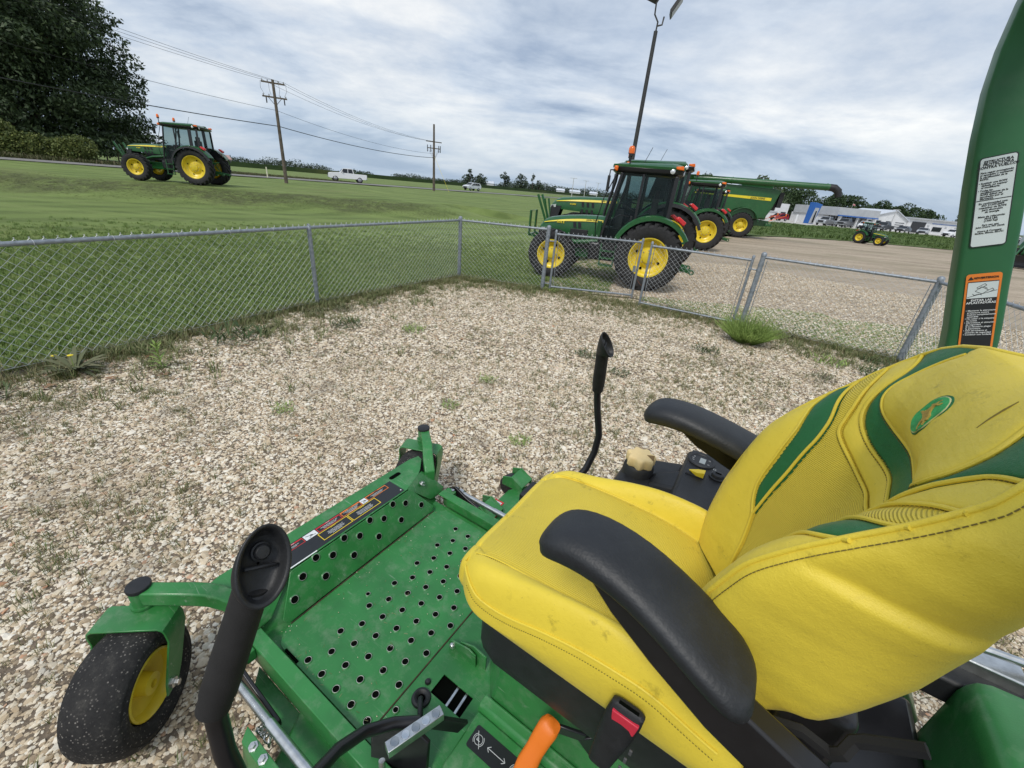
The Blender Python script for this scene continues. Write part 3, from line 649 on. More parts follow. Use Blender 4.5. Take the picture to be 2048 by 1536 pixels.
def gate(label, A, B, z0, z1, hinge_post, gname='pair of chain link gate leaves'):
    root = empty('chain_link_gate', (A[0], A[1], 0), label=label, cat='gate', group=gname)
    a, b = Vector((0, 0, 0)), Vector((B[0] - A[0], B[1] - A[1], 0)); u = b.normalized()
    for p in (a, b):
        mb = MB(); mb.cyl((p.x, p.y, z0 - .05), (p.x, p.y, z1 + .06), .022, 14); st = ob('stile', mb, GALV, root)
        mc = MB(); mc.lathe([(.025, -.03), (.025, .0), (.018, .014), (.004, .022)], (p.x, p.y, z1 + .062), n=14); ob('stile_cap', mc, GALV, st)
        for zz in (z0 + .12, (z0 + z1) / 2, z1 - .14):
            mb = MB(); mb.lathe([(.023, -.011), (.028, -.011), (.028, .011), (.023, .011)], (p.x, p.y, zz), n=12, closed=True); mb.cyl((p.x, p.y - .04, zz), (p.x, p.y + .04, zz), .005, 6); ob('tension_band', mb, GALV, root)
    for zz, nm in ((z0, 'bottom_rail'), (z1, 'top_rail')):
        mb = MB(); mb.cyl((a.x + .02 * u.x, a.y + .02 * u.y, zz), (b.x - .02 * u.x, b.y - .02 * u.y, zz), .0195, 14); ob(nm, mb, GALV, root)
        for q in (a + u * .045, b - u * .045):
            mb = MB(); mb.cyl((q.x - u.x * .02, q.y - u.y * .02, zz), (q.x + u.x * .02, q.y + u.y * .02, zz), .024, 14); ob('corner_fitting', mb, GALV, root)
    for q in (a + u * .06, b - u * .06):
        mb = MB(); mb.cyl((q.x, q.y, z0 + .03), (q.x, q.y, z1 - .03), .0055, 6); ob('tension_bar', mb, GALV, root)
    mm = chain_mesh((a.x + .06 * u.x, a.y + .06 * u.y), (b.x - .06 * u.x, b.y - .06 * u.y), z0, z1, z1, .04); ob('chain_link_mesh', mm, WIRE, root, smooth=False)
    hp = Vector((hinge_post[0] - A[0], hinge_post[1] - A[1], 0)); near = a if (a - hp).length < (b - hp).length else b
    for zz in (z0 + .06, z1 - .14):
        mb = MB(); mb.cyl((hp.x, hp.y, zz), (near.x, near.y, zz), .011, 8); mb.lathe([(.04, -.017), (.046, -.017), (.046, .017), (.04, .017)], (hp.x, hp.y, zz), n=16, closed=True); mb.lathe([(.022, -.02), (.029, -.02), (.029, .02), (.022, .02)], (near.x, near.y, zz), n=12, closed=True); ob('hinge', mb, GALV, root)
    return root, u
g1, u1 = gate('left leaf of the chain link gate in front of the near tractor', (.60, 8.70), (2.30, 8.60), .09, 1.13, (.447, 8.713))
mb = MB(); mb.box((1.63, -.13, .62), (.05, .03, .12)); mb.box((1.66, -.13, .58), (.05, .02, .02)); ob('fork_latch', mb, GALV, g1)
g2, u2_ = gate('right leaf of the chain link gate standing on bare gravel', (2.34, 8.08), (3.80, 7.24), .07, 1.13, GP_R)
mb = MB(); mb.tube([(-.02, .45, .42), (.02, .3, .36), (.04, .1, .36), (.03, .0, .4)], .007, 6); ob('rusty_chain', mb, pm('rust', (.08, .03, .015), .9, var=.4), g2)
# right gate post belongs to the right fence run (built there)
# ---------------------------------------------------------------- the ride-on mower (local x forward, y to its left, z up)
MOW = empty('riding_mower', (-0.88724, 1.56726, 0), 2.5918, label='green zero turn mower with a yellow seat and a perforated foot plate', cat='riding mower')
def M_(name, mb, mat=GREEN_M, parent=None, **k): return ob(name, mb, mat, parent or MOW, **k)
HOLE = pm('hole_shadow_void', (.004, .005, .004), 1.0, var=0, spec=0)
BARE = pm('bare_worn_metal', (.33, .35, .3), .4, metal=.6, var=.3, scale=60)
# caster wheels
def caster(px, py, ang, trail):
    """ang: axle direction, trail: +1/-1 side on which the wheel trails"""
    a = Vector((math.cos(ang), math.sin(ang), 0)); t = Vector((-a.y, a.x, 0)) * trail
    c = Vector((px, py, 0)) + t * .158
    fk = MB(); zt = .412; w_ = .124
    rings = []
    prof = [(-w_, .165, .030), (-w_, .21, .042), (-w_, .34, .048), (-w_, zt - .028, .05), (-w_ + .006, zt - .010, .05), (-w_ + .022, zt, .05), (w_ - .022, zt, .05), (w_ - .006, zt - .010, .05), (w_, zt - .028, .05), (w_, .34, .048), (w_, .21, .042), (w_, .165, .030)]
    th_ = .007
    for k, (l, z, hw) in enumerate(prof):
        cc = c - t * (.098 if z > .34 else .098 - (.34 - z) / .175 * .098) + a * l
        # outward direction of the strip
        o_ = Vector((0, 0, 1)) if abs(l) < w_ - .015 else (a * (1 if l > 0 else -1) if abs(l) > w_ - .005 else (a * (1 if l > 0 else -1) + Vector((0, 0, 1))).normalized())
        P = cc + Vector((0, 0, z))
        rings.append([P - t * hw, P + t * hw, P + t * hw - o_ * th_, P - t * hw - o_ * th_])
    fk.loft(rings); fk.cyl((px, py, zt - .002), (px, py, .425), .034, 20)
    f = M_('caster_fork', fk, bevel=.0015)
    R = .208; wd = .178; ctr = c + Vector((0, 0, .196))
    prof = [(q_ * R, w2 * wd / 2) for q_, w2 in [(.56, -.66), (.60, -.84), (.69, -.975), (.745, -.992), (.75, -1.012), (.765, -1.012), (.77, -1), (.83, -.972), (.835, -.985), (.85, -.975), (.87, -.94), (.925, -.82), (.968, -.62), (.99, -.36), (1, 0), (.99, .36), (.968, .62), (.925, .82), (.86, .95), (.78, 1), (.69, .975), (.60, .84), (.56, .66)]]
    ty = MB(); ty.lathe(prof, ctr, a, 64, caps=False); ob('tyre', ty, TYREM, f)
    for sgn in (-1, 1):
        rm = MB(); rm.lathe([(.114, sgn * wd * .38), (.108, sgn * wd * .40), (.103, sgn * wd * .36), (.097, sgn * wd * .20), (.070, sgn * wd * .12), (.040, sgn * wd * .11), (.036, sgn * wd * .36), (.014, sgn * wd * .38), (.01, 0), (.114, 0)], ctr, a, 40, closed=True); ob('rim', rm, YELLOW, f)
    for sgn in (-1, 1): bt = MB(); bt.lathe([(.0, sgn * .028), (.011, sgn * .026), (.011, sgn * .014), (.018, sgn * .012), (.018, sgn * .0)], ctr + a * sgn * w_, a, 6); ob('axle_bolt', bt, ZINC, f)
    return f
def tyre_b(t, b, K):
    co = t.nodes.new('ShaderNodeTexCoord').outputs['Object']
    c = _ramp(t, K, _noise(t, K, co, 14, 8, .75), [(.3, (.012, .012, .013)), (.55, (.03, .029, .028)), (.75, (.085, .08, .07))])
    v = t.nodes.new('ShaderNodeTexVoronoi'); v.inputs['Scale'].default_value = 95; K(co, v.inputs['Vector'])
    dust = t.nodes.new('ShaderNodeMath'); dust.operation = 'MULTIPLY'; K(_mr(t, K, v.outputs['Distance'], .05, .30, 1, 0), dust.inputs[0]); K(_mr(t, K, _noise(t, K, co, 13, 6, .75), .42, .58), dust.inputs[1])
    c = _mix(t, K, dust.outputs[0], c, (.28, .26, .23)); K(c, b.inputs['Base Color'])
    bm_ = t.nodes.new('ShaderNodeBump'); bm_.inputs['Strength'].default_value = .5; bm_.inputs['Distance'].default_value = .004; K(_noise(t, K, co, 70, 7, .7), bm_.inputs['Height']); K(bm_.outputs[0], b.inputs['Normal'])
TYREM = nmat('worn_smooth_rubber', tyre_b, .8)
caster(.0, .705, math.radians(40), 1)
caster(-.01, -.705, math.radians(22), 1)
for sy in (1, -1):
    tb = MB(); tb.cyl((0, sy * .705, .415), (0, sy * .705, .497), .0345, 28); tb.cyl((0, sy * .705, .415), (0, sy * .705, .424), .042, 28)
    pivot = M_('caster_pivot_tube', tb)
    mc = MB(); mc.lathe([(.0365, -.008), (.038, .002), (.036, .007), (.03, .0085), (.0, .009)], (0, sy * .705, .497), n=28); ob('cap', mc, BLACK, pivot)
    am = MB(); rings = []
    for (x, y, z, w_, h_) in [(-.012, .70, .462, .054, .062), (-.07, .655, .461, .054, .062), (-.135, .600, .455, .056, .064), (-.17, .565, .442, .056, .066), (-.205, .535, .418, .056, .07), (-.25, .50, .37, .056, .08)]:
        n_ = Vector((.62, -.78 * -1 * 1, 0)); n_ = Vector((.75, -.66 * 1, 0)).normalized() if False else Vector((.66, -.75, 0)).normalized()
        rings.append([Vector((x + n_.x * a_ * w_ / 2, sy * (y + n_.y * a_ * w_ / 2), z + b_ * h_ / 2)) for a_, b_ in ((-1, -1), (1, -1), (1, 1), (-1, 1))])
    am.loft(rings); M_('caster_arm', am, bevel=.006)
# front beam: top plate, lips, kick plate
tp = MB()
poly = [(-.085, -.50), (-.10, -.56), (-.135, -.55), (-.195, -.480), (-.22, -.44), (-.268, -.31), (-.268, .31), (-.22, .44), (-.195, .480), (-.135, .55), (-.10, .56), (-.085, .50)]
tp.prism([(x, y, .409) for x, y in poly], (0, 0, .006)); TPL = M_('front_top_plate', tp, bevel=.0012)
for sy in (1, -1):
    mb = MB(); mb.prism([(-.268, sy * .314, .409), (-.22, sy * .438, .4085), (-.205, sy * .478, .400), (-.232, sy * .505, .372), (-.312, sy * .543, .306), (-.318, sy * .52, .286), (-.300, sy * .468, .262), (-.31, sy * .44, .285)], (0, 0, .006)); ob('side_lobe', mb, GREEN_M, TPL, bevel=.001)
fb = MB(); fb.prism([(-.085, -.50, .41), (-.095, -.50, .25), (-.16, -.50, .25), (-.16, -.50, .41)], (0, 1.0, 0)); M_('front_beam', fb, bevel=.01)
kp = MB(); k0, k1 = Vector((-.363, 0, .262)), Vector((-.278, 0, .414)); kd = (k1 - k0).normalized(); kn = Vector((-kd.z, 0, kd.x)); KL = (k1 - k0).length
def kpt(y, s, off=0): return k0 + kd * s * KL + Vector((0, y, 0)) + kn * off
kpoly = [(-.400, .0), (-.412, .06), (-.416, .14), (-.326, .98), (-.318, 1.0), (.318, 1.0), (.326, .98), (.416, .14), (.412, .06), (.400, .0)]
kp.prism([kpt(y, s, 0) for y, s in kpoly], -kn * .006); KP = M_('kick_plate', kp, bevel=.001)
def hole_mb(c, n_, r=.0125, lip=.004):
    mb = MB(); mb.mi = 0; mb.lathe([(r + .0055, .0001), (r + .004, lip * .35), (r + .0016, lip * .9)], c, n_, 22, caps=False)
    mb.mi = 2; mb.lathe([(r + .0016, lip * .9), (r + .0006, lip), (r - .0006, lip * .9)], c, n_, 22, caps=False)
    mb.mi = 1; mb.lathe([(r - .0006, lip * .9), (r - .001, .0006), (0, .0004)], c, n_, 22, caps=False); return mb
hm = None
def hole(parent, c, n_, r=.0125, nm='raised_hole'):
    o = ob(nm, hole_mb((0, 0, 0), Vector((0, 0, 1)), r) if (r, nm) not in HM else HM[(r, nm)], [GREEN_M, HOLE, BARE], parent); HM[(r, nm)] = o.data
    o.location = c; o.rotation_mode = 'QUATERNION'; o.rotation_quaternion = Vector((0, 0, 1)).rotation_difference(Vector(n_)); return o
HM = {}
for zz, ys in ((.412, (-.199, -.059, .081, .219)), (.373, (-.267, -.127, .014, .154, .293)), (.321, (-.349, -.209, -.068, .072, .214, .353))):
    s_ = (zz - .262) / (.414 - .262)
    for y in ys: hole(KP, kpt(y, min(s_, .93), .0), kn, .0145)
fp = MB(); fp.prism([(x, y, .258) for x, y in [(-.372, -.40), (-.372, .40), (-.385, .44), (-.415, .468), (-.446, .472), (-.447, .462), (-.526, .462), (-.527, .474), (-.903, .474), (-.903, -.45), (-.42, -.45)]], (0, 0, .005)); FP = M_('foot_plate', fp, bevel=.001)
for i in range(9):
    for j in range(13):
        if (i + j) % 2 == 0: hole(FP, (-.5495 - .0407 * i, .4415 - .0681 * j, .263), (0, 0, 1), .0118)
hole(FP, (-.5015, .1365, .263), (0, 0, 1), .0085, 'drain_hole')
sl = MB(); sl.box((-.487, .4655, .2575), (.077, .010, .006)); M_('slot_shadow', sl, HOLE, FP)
# dirt-stained seam strips
for a_, b_ in (((-.906, -.45, .2645), (-.906, .474, .2645)), ((-.372, -.40, .2640), (-.372, .40, .2640))):
    mb = MB(); mb.bar(a_, b_, .004, .002); M_('seam_gap', mb, pm('seam_grime', (.05, .03, .015), .9, var=.4, scale=30), FP)
# side rails
for sy in (1, -1):
    mb = MB(); mb.prism([(-.325, sy * .537, .302), (-.325, sy * .486, .302), (-1.75, sy * .486, .302), (-1.75, sy * .537, .302)], (0, 0, -.006))
    mb.prism([(-.325, sy * .537, .300), (-.325, sy * .532, .300), (-1.75, sy * .532, .300), (-1.75, sy * .537, .300)], (0, 0, -.11))
    mb.prism([(-.39, sy * .491, .300), (-.39, sy * .486, .300), (-1.75, sy * .486, .300), (-1.75, sy * .491, .300)], (0, 0, -.05)); M_('side_rail', mb, bevel=.004)
    mb = MB(); mb.loft([[(-.16, sy * .30, .405), (-.262, sy * .30, .405), (-.215, sy * .44, .402), (-.16, sy * .44, .402)], [(-.16, sy * .30, .24), (-.34, sy * .38, .24), (-.30, sy * .50, .24), (-.16, sy * .50, .24)]]); M_('corner_gusset', mb)
for y in (-.425, .425):
    mb = MB(); mb.lathe([(.0, .016), (.011, .0155), (.0125, .012), (.0125, .004), (.019, .0035), (.019, 0)], (-.262, y, .378), (-.25, .42 if y > 0 else -.42, .85), 12); M_('hex_bolt', mb, ZINC)
for sy in (1, -1):
    mb = MB(); P = []
    for k in range(13): a = PI * k / 12; P.append((-.128 + .013 * math.sin(a) * -1, sy * (.30 + .055) + .0, 0))
    for k in range(9): a = -PI / 2 + PI * k / 8; P.append((0, 0, 0))
    P = [(-.125 - .011 + .011 * math.cos(a) * 1 + 0, sy * (.385 + .011 * math.sin(a)), .4155) for a in [PI * q / 8 - PI / 2 for q in range(9)]]
    Q = [(-.136 + .0135 * math.cos(a), sy * (.372) + sy * .0135 * math.sin(a), .4156) for a in [PI * q / 8 for q in range(9)]] + [(-.136 + .0135 * math.cos(a), sy * (.325) + sy * .0135 * math.sin(a), .4156) for a in [PI + PI * q / 8 for q in range(9)]]
    mb = MB(); mb.add(Q, [tuple(range(len(Q)))]); M_('oblong_hole', mb, HOLE)
# warning label across the top plate
LB = pm('label_black', (.018, .02, .022), .35, var=.1); LW = pm('label_white', (.75, .77, .77), .4, var=.03); LO = pm('label_orange', (.78, .22, .03), .4, var=.05); LR = pm('label_red', (.55, .03, .03), .4, var=.05); LY = pm('label_yellow', (.85, .62, .03), .4, var=.05)
def rect(mb, x0, x1, y0, y1, z, mi=0): mb.mi = mi; mb.add([(x0, y0, z), (x1, y0, z), (x1, y1, z), (x0, y1, z)], [(0, 1, 2, 3)])
lab = MB(); zl = .4158
def rrect(mb, x0, x1, y0, y1, z, wd, mi):
    mb.mi = mi
    for a in ((x0, x1, y0, y0 + wd), (x0, x1, y1 - wd, y1), (x0, x0 + wd, y0 + wd, y1 - wd), (x1 - wd, x1, y0 + wd, y1 - wd)): rect(mb, *a, z, mi)
rect(lab, -.262, -.148, -.300, .322, zl, 0)
# label rows: front row (x .. -.148) of red / orange panels, rear row yellow panels
rrect(lab, -.186, -.153, -.262, -.135, zl + .0005, .003, 2); rrect(lab, -.186, -.153, -.100, .010, zl + .0005, .003, 2); rrect(lab, -.186, -.153, .014, .135, zl + .0005, .003, 3); rrect(lab, -.186, -.153, .20, .29, zl + .0005, .003, 3)
rect(lab, -.158, -.1545, -.26, -.137, zl + .0006, 2); rect(lab, -.160, -.1545, -.098, .008, zl + .0006, 2); rect(lab, -.160, -.1545, .016, .133, zl + .0006, 3); rect(lab, -.160, -.1545, .202, .288, zl + .0006, 3)
rect(lab, -.186, -.153, -.133, -.102, zl + .0006, 1); rect(lab, -.186, -.153, .139, .196, zl + .0006, 1)
rrect(lab, -.242, -.190, -.165, -.005, zl + .0005, .0032, 4); rrect(lab, -.242, -.190, -.0015, .148, zl + .0005, .0032, 4)
LAB = M_('warning_label', lab, [LB, LW, LO, LR, LY])
def txt(body, size, mat, o, xd, yd, parent, **k):
    return put(text_mesh(body, size, mat, **k), 'lettering', frame(o, xd, yd), parent)
# text reads with its top towards the front of the machine
XD, YD = (0, -1, 0), (1, 0, 0)
TL = lambda b_, s_, m_, x, y, **k: txt(b_, s_, m_, (x, y, zl + .0009), XD, YD, LAB, **k)
TL('WARNING', .0048, LB, -.1572, -.045); TL('WARNING', .0042, LB, -.1562, -.2); TL('DANGER', .0048, LW, -.1572, .075); TL('DANGER', .0048, LW, -.1572, .245)
TL('AVOID SERIOUS INJURY OR DEATH\nDo not operate near drop-offs\nor water. Keep safety devices\nin place and working.', .0053, LW, -.1735, -.045)
TL('ROTATING PARTS. Stop engine and\nwait for all parts to stop before\nleaving the operator station.', .0050, LW, -.1735, -.198)
TL('ROTATING BLADES CUT OFF ARMS\nAND LEGS. Keep hands and feet\naway. Keep bystanders away.', .0053, LW, -.1735, .075)
TL('ROTATING BLADE\nKeep away', .0053, LW, -.1735, .245)
TL('CAUTION', .006, LY, -.1965, -.085); TL('CAUTION', .006, LY, -.1965, .073)
TL('Read the operator manual. Look behind\nwhen in reverse. Do not carry riders.\nDo not mow across steep slopes. Park on\nlevel ground, lower the mower, lock the\nbrake, stop engine and remove key.', .0052, LW, -.2205, -.085)
TL('Keep children and pets away. Inspect\nthe area before mowing. Wear eye\nprotection. Keep the seat belt fastened\nwhen the roll bar is raised. Do not\njump if the machine tips.', .0052, LW, -.2205, .073)
for y in (-.1175, .1675):
    mb = MB(); w_ = .010 if y < 0 else .02
    mb.add([(-.180, y - w_, zl + .0009), (-.177, y - w_, zl + .0009), (-.161, y + w_, zl + .0009), (-.164, y + w_, zl + .0009)], [(0, 1, 2, 3)]); mb.add([(-.178, y - .004, zl + .0009), (-.172, y - .010, zl + .0009), (-.166, y - .002, zl + .0009), (-.170, y + .005, zl + .0009)], [(0, 1, 2, 3)]); mb.add([(-.182, y + .002, zl + .0009), (-.176, y + .004, zl + .0009), (-.180, y + .012, zl + .0009)], [(0, 1, 2)]); ob('pictogram', mb, LB, LAB)
mb = MB(); mb.add([(-.249, -.292, zl + .0008), (-.243, -.292, zl + .0008), (-.243, -.285, zl + .0008), (-.249, -.285, zl + .0008)], [(0, 1, 2, 3)]); ob('code_patch', mb, LW, LAB)
mb = MB(); mb.bar((-.2665, .322, .4170), (-.2675, .20, .4168), .005, .002); M_('sheet_edge_gleam', mb, pm('white_edge_gleam', (.8, .82, .8), .4, var=.1))  # white strip paints the gleam along the sheet edge
# lift rods, brackets
for sy in (1, -1):
    rd = MB(); rd.cyl((-.36, sy * .623, .25), (-.78, sy * .623, .25), .0135, 18); rod = M_('threaded_rod', rd, ZINC)
    if sy > 0:
        thr = MB()
        for k in range(60): x = -.40 - k * .0036; thr.lathe([(.0135, -.0009), (.0146, 0), (.0135, .0009)], (x, sy * .623, .25), (1, 0, 0), 14)
        ob('thread', thr, ZINC, rod)
    jn = MB(); jn.cyl((-.62, sy * .623, .25), (-1.1, sy * .623, .25), .0165, 18); ob('adjuster_tube', jn, ZINC, rod)
    nt_ = MB(); nt_.lathe([(.012, -.014), (.024, -.012), (.024, .012), (.012, .014)], (-.385, sy * .623, .25), (1, 0, 0), 6); nt_.lathe([(.012, -.012), (.022, -.01), (.022, .01), (.012, .012)], (-.345, sy * .623, .25), (1, 0, 0), 6); ob('hex_nut', nt_, ZINC, rod)
    br = MB(); br.prism([(-.36, sy * .59, .30), (-.31, sy * .59, .27), (-.31, sy * .59, .19), (-.36, sy * .59, .16), (-.45, sy * .59, .165), (-.62, sy * .59, .185), (-.62, sy * .59, .215), (-.45, sy * .59, .26)], (0, sy * .014, 0)); M_('lift_arm', br, BLACKP, bevel=.003)
    cy = MB(); cy.lathe([(.0, .012), (.026, .012), (.032, .004), (.032, -.006), (0, -.008)], (-.345, sy * .612, .225), (0, sy, 0), 20); M_('pivot_bushing', cy, BLACK)
    bt = MB(); bt.cyl((-.585, sy * .60, .20), (-.585, sy * .655, .20), .009, 6); M_('hex_bolt', bt, ZINC)
    mt = MB(); mt.box((-.355, sy * .555, .27), (.06, .035, .05)); M_('rod_bracket', mt, bevel=.004)
    mt = MB(); mt.lathe([(0, .012), (.009, .011), (.009, .0)], (-.37, sy * .56, .295), n=6); mt.lathe([(0, .012), (.009, .011), (.009, .0)], (-.345, sy * .575, .275), n=6); M_('hex_bolt', mt, ZINC)
# mower deck under the frame
dk = MB()
def deckring(z, g): return [(x * 1.0 + gx * g, y + gy * g, z) for x, y, gx, gy in [(-.56, -.60, 1, 0), (-.52, -.72, 1, 0), (-.52, -.92, 1, -.4), (-.62, -1.07, .5, -1), (-1.10, -1.10, 0, -1), (-1.35, -.95, -1, -1), (-1.35, .80, -1, 1), (-1.05, .93, 0, 1), (-.86, .84, .5, 1), (-.70, .70, 1, .6), (-.60, .50, 1, 0), (-.60, 0, 1, 0)]]
dk.loft([deckring(.075, 0), deckring(.15, 0), deckring(.163, -.012)]); DECK = M_('mower_deck', dk, bevel=.004)
for (x, y) in ((-.50, -.66), (-.49, -1.0)):
    wl = MB(); wl.lathe([(.0, -.05), (.05, -.05), (.066, -.035), (.07, 0), (.066, .035), (.05, .05), (0, .05)], (x, y, .13), (.15, 1, 0), 24); ob('anti_scalp_wheel', wl, BLACK, DECK)
    wb = MB(); wb.prism([(x + .03, y - .06, .16), (x + .03, y - .06, .22), (x - .04, y - .06, .245), (x - .12, y - .06, .20), (x - .12, y - .06, .16)], (0, .008, 0)); wb.prism([(x + .03, y + .055, .16), (x + .03, y + .055, .22), (x - .04, y + .055, .245), (x - .12, y + .055, .20), (x - .12, y + .055, .16)], (0, .008, 0)); wb.prism([(x - .03, y - .06, .235), (x - .12, y - .06, .195), (x - .12, y + .06, .195), (x - .03, y + .06, .235)], (0, 0, .006)); ob('wheel_bracket', wb, GREEN_M, DECK, bevel=.002)
bl = MB(); bl.box((-.72, -.93, .20), (.16, .16, .07)); ob('spindle_cover', bl, BLACK, DECK, bevel=.01)
for k, (x, y) in enumerate(((-.575, -.655), (-.545, -.755))):
    mb = MB(); s_ = .030; rect(mb, x - s_ * 1.1, x + s_ * 1.1, y - .038, y + .038, .1665, 0); rect(mb, x - s_ * .8, x + s_ * .8, y - .026, y + .026, .167, 1)
    for q in range(5): rect(mb, x - s_ * .6 + q * .010, x - s_ * .6 + q * .010 + .004, y - .018, y + .018 - (q % 2) * .01, .1673, 2)
    ob('danger_decal', mb, [LR, LW, LB], DECK)
sk = MB(); sk.prism([(-.575, .668, .255), (-.60, .700, .25), (-.64, .712, .17), (-.60, .72, .10), (-.56, .66, .10)], (-.62, 0, 0)); M_('deck_hanger_plate', sk, bevel=.003)
for x, z_ in ((-.645, .262), (-.70, .258)):
    mb = MB(); mb.lathe([(0, .016), (.009, .015), (.010, .005), (.015, .004), (.015, 0)], (x, .685, .252), (0, .2, 1), 6); M_('hex_bolt', mb, ZINC)
cp_ = MB()
for q in range(5):
    a = q * 1.1; cp_.tube([(-.60 - .014 * q + .010 * math.cos(t_), .645 + .010 * math.sin(t_ + a), .225 + .008 * math.sin(t_ * 2 + a)) for t_ in [2 * PI * k / 10 for k in range(10)]], .003, 6, closed=True)
M_('shackle_chain', cp_, ZINC)
mb = MB(); mb.box((-.98, 0, .235), (1.36, .97, .012)); M_('under_pan', mb)
for sy in (1, -1):
    mb = MB(); mb.prism([(-.34, sy * .528, .135), (-.42, sy * .60, .130), (-1.6, sy * .60, .130), (-1.6, sy * .528, .135)], (0, 0, -.01)); mb.prism([(-.36, sy * .515, .295), (-.36, sy * .527, .295), (-.36, sy * .527, .13), (-.36, sy * .515, .13)], (-1.2, 0, 0)); M_('side_step', mb, bevel=.003)
# rear floor, square opening, grommet
fl = MB(); z0 = .258
for P in ([(-.909, -.46), (-.909, .474), (-.979, .474), (-.979, -.46)], [(-1.113, -.46), (-1.113, .474), (-1.17, .474), (-1.17, -.46)], [(-.979, -.46), (-.979, .183), (-1.113, .183), (-1.113, -.46)], [(-.979, .256), (-.979, .474), (-1.113, .474), (-1.113, .256)]):
    fl.prism([(x, y, z0) for x, y in P], (0, 0, .005))
RF = M_('rear_floor', fl, smooth=False)
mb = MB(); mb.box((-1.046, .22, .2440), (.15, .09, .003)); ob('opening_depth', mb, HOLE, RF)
for x in (-1.045, -1.083):
    mb = MB(); mb.bar((x, .175, .249), (x - .006, .27, .254), .008, .006); ob('lever_strap', mb, ZINC, RF)
mb = MB(); mb.lathe([(.0125, .0), (.016, .006), (.024, .010), (.031, .008), (.034, .0)], (-.968, .289, .264), n=28); mb.lathe([(0, .001), (.0125, .001)], (-.968, .289, .264), n=20); ob('rubber_grommet', mb, BLACK, RF)
mb = MB(); mb.tube([(-.968, .289, .262), (-.975, .300, .285), (-1.0, .325, .30), (-1.02, .345, .29), (-1.03, .365, .26)], .009, 10); ob('cable_boot', mb, BLACK, RF)
mb = MB(); mb.lathe([(.0, .012), (.008, .010), (.011, .004), (.011, 0)], (-.950, .238, .264), n=14); ob('rubber_plug', mb, BLACK, RF)
for (x, y) in ((-.93, .405), (-.925, .365), (-1.13, .42), (-1.12, .47)):
    hole(RF, (x, y, .264), (0, 0, 1), .009, 'drain_hole')
# hinge bracket with round-headed pin
mb = MB(); mb.prism([(-.925, .098, .262), (-.925, .098, .30), (-.94, .098, .312), (-1.02, .098, .335), (-1.05, .098, .325), (-1.055, .098, .262)], (0, -.006, 0)); mb.prism([(-.96, .085, .262), (-.97, .085, .315), (-1.03, .085, .345), (-1.09, .085, .335), (-1.09, .085, .262)], (0, -.006, 0)); HB = M_('seat_hinge_bracket', mb, bevel=.001)
mb = MB(); mb.lathe([(.0, .014), (.009, .012), (.0125, .006), (.0125, .0)], (-.945, .098, .292), (0, 1, 0), 18); ob('clevis_pin', mb, ZINC, HB)
# side console with parking decal, ridge, seat platform
mb = MB(); mb.loft([[(-1.165, y, z) for y, z in P] for P in ([(.235, .262), (.235, .345), (.225, .362), (.20, .366), (.19, .37), (.19, .262)],)] + [[(-1.95, y, z) for y, z in P] for P in ([(.235, .262), (.235, .345), (.225, .362), (.20, .366), (.19, .37), (.19, .262)],)]); M_('ridge_edge', mb, bevel=.008)
mb = MB(); mb.prism([(-1.172, .235, .262), (-1.172, .235, .348), (-1.172, .40, .348), (-1.172, .47, .32), (-1.172, .47, .262)], (-.8, 0, 0)); SC = M_('side_console', mb, bevel=.006)
mb = MB(); mb.loft([[(-1.09, .06, .262), (-1.162, .15, .262), (-1.165, .19, .262), (-1.95, .19, .262), (-1.95, -.35, .262), (-1.09, -.35, .262)], [(-1.12, .08, .45), (-1.175, .14, .45), (-1.20, .185, .45), (-1.95, .19, .48), (-1.95, -.35, .48), (-1.12, -.35, .45)], [(-1.15, .10, .655), (-1.19, .15, .655), (-1.24, .18, .655), (-1.95, .19, .66), (-1.95, -.35, .66), (-1.15, -.35, .655)]]); M_('seat_platform', mb, bevel=.012)
zd = .3495
dc = MB(); P = []
for cx, cy, a0 in ((-1.204, .274, 0), (-1.204, .324, 90), (-1.40, .324, 180), (-1.40, .274, 270)):
    sx = 1 if cx > -1.3 else -1; syy = 1 if cy > .3 else -1
    for q in range(5):
        a = q / 4 * PI / 2
        if sx > 0 and syy < 0: P.append((cx + .008 * math.sin(a), cy - .008 * math.cos(a), zd))
        elif sx > 0: P.append((cx + .008 * math.cos(a), cy + .008 * math.sin(a), zd))
        elif syy > 0: P.append((cx - .008 * math.sin(a), cy + .008 * math.cos(a), zd))
        else: P.append((cx - .008 * math.cos(a), cy - .008 * math.sin(a), zd))
dc.add(P, [tuple(range(len(P)))]); DC = ob('parking_brake_decal', dc, LB, SC)
def ring2(cx, cy, r_, wd, a0, a1, z): 
    mb = MB(); V = []; F = []
    for q in range(25):
        a = a0 + (a1 - a0) * q / 24; V += [(cx + r_ * math.cos(a), cy + r_ * math.sin(a), z), (cx + (r_ + wd) * math.cos(a), cy + (r_ + wd) * math.sin(a), z)]
        if q: F.append((2 * q - 2, 2 * q - 1, 2 * q + 1, 2 * q))
    mb.add(V, F); return mb
LG = pm('decal_grey_white', (.6, .62, .62), .4, var=.03)
for cx in (-1.222, -1.355):
    ob('ring', ring2(cx, .299, .0125, .0014, 0, 2 * PI, zd + .0005), LG, DC, smooth=False)
    for a in (0, PI): ob('arc', ring2(cx, .299, .0165, .0014, a - .9, a + .9, zd + .0005), LG, DC, smooth=False)
    put(text_mesh('P', .017, LG, bold=.01), 'lettering', frame((cx, .299, zd + .0006), (0, -1, 0), (1, 0, 0)), DC)
mb = MB(); mb.bar((-1.208, .280, zd + .001), (-1.236, .318, zd + .001), .0015, .0006); ob('slash', mb, LG, DC)
mb = MB(); mb.bar((-1.258, .299, zd + .001), (-1.318, .299, zd + .001), .0016, .0006)
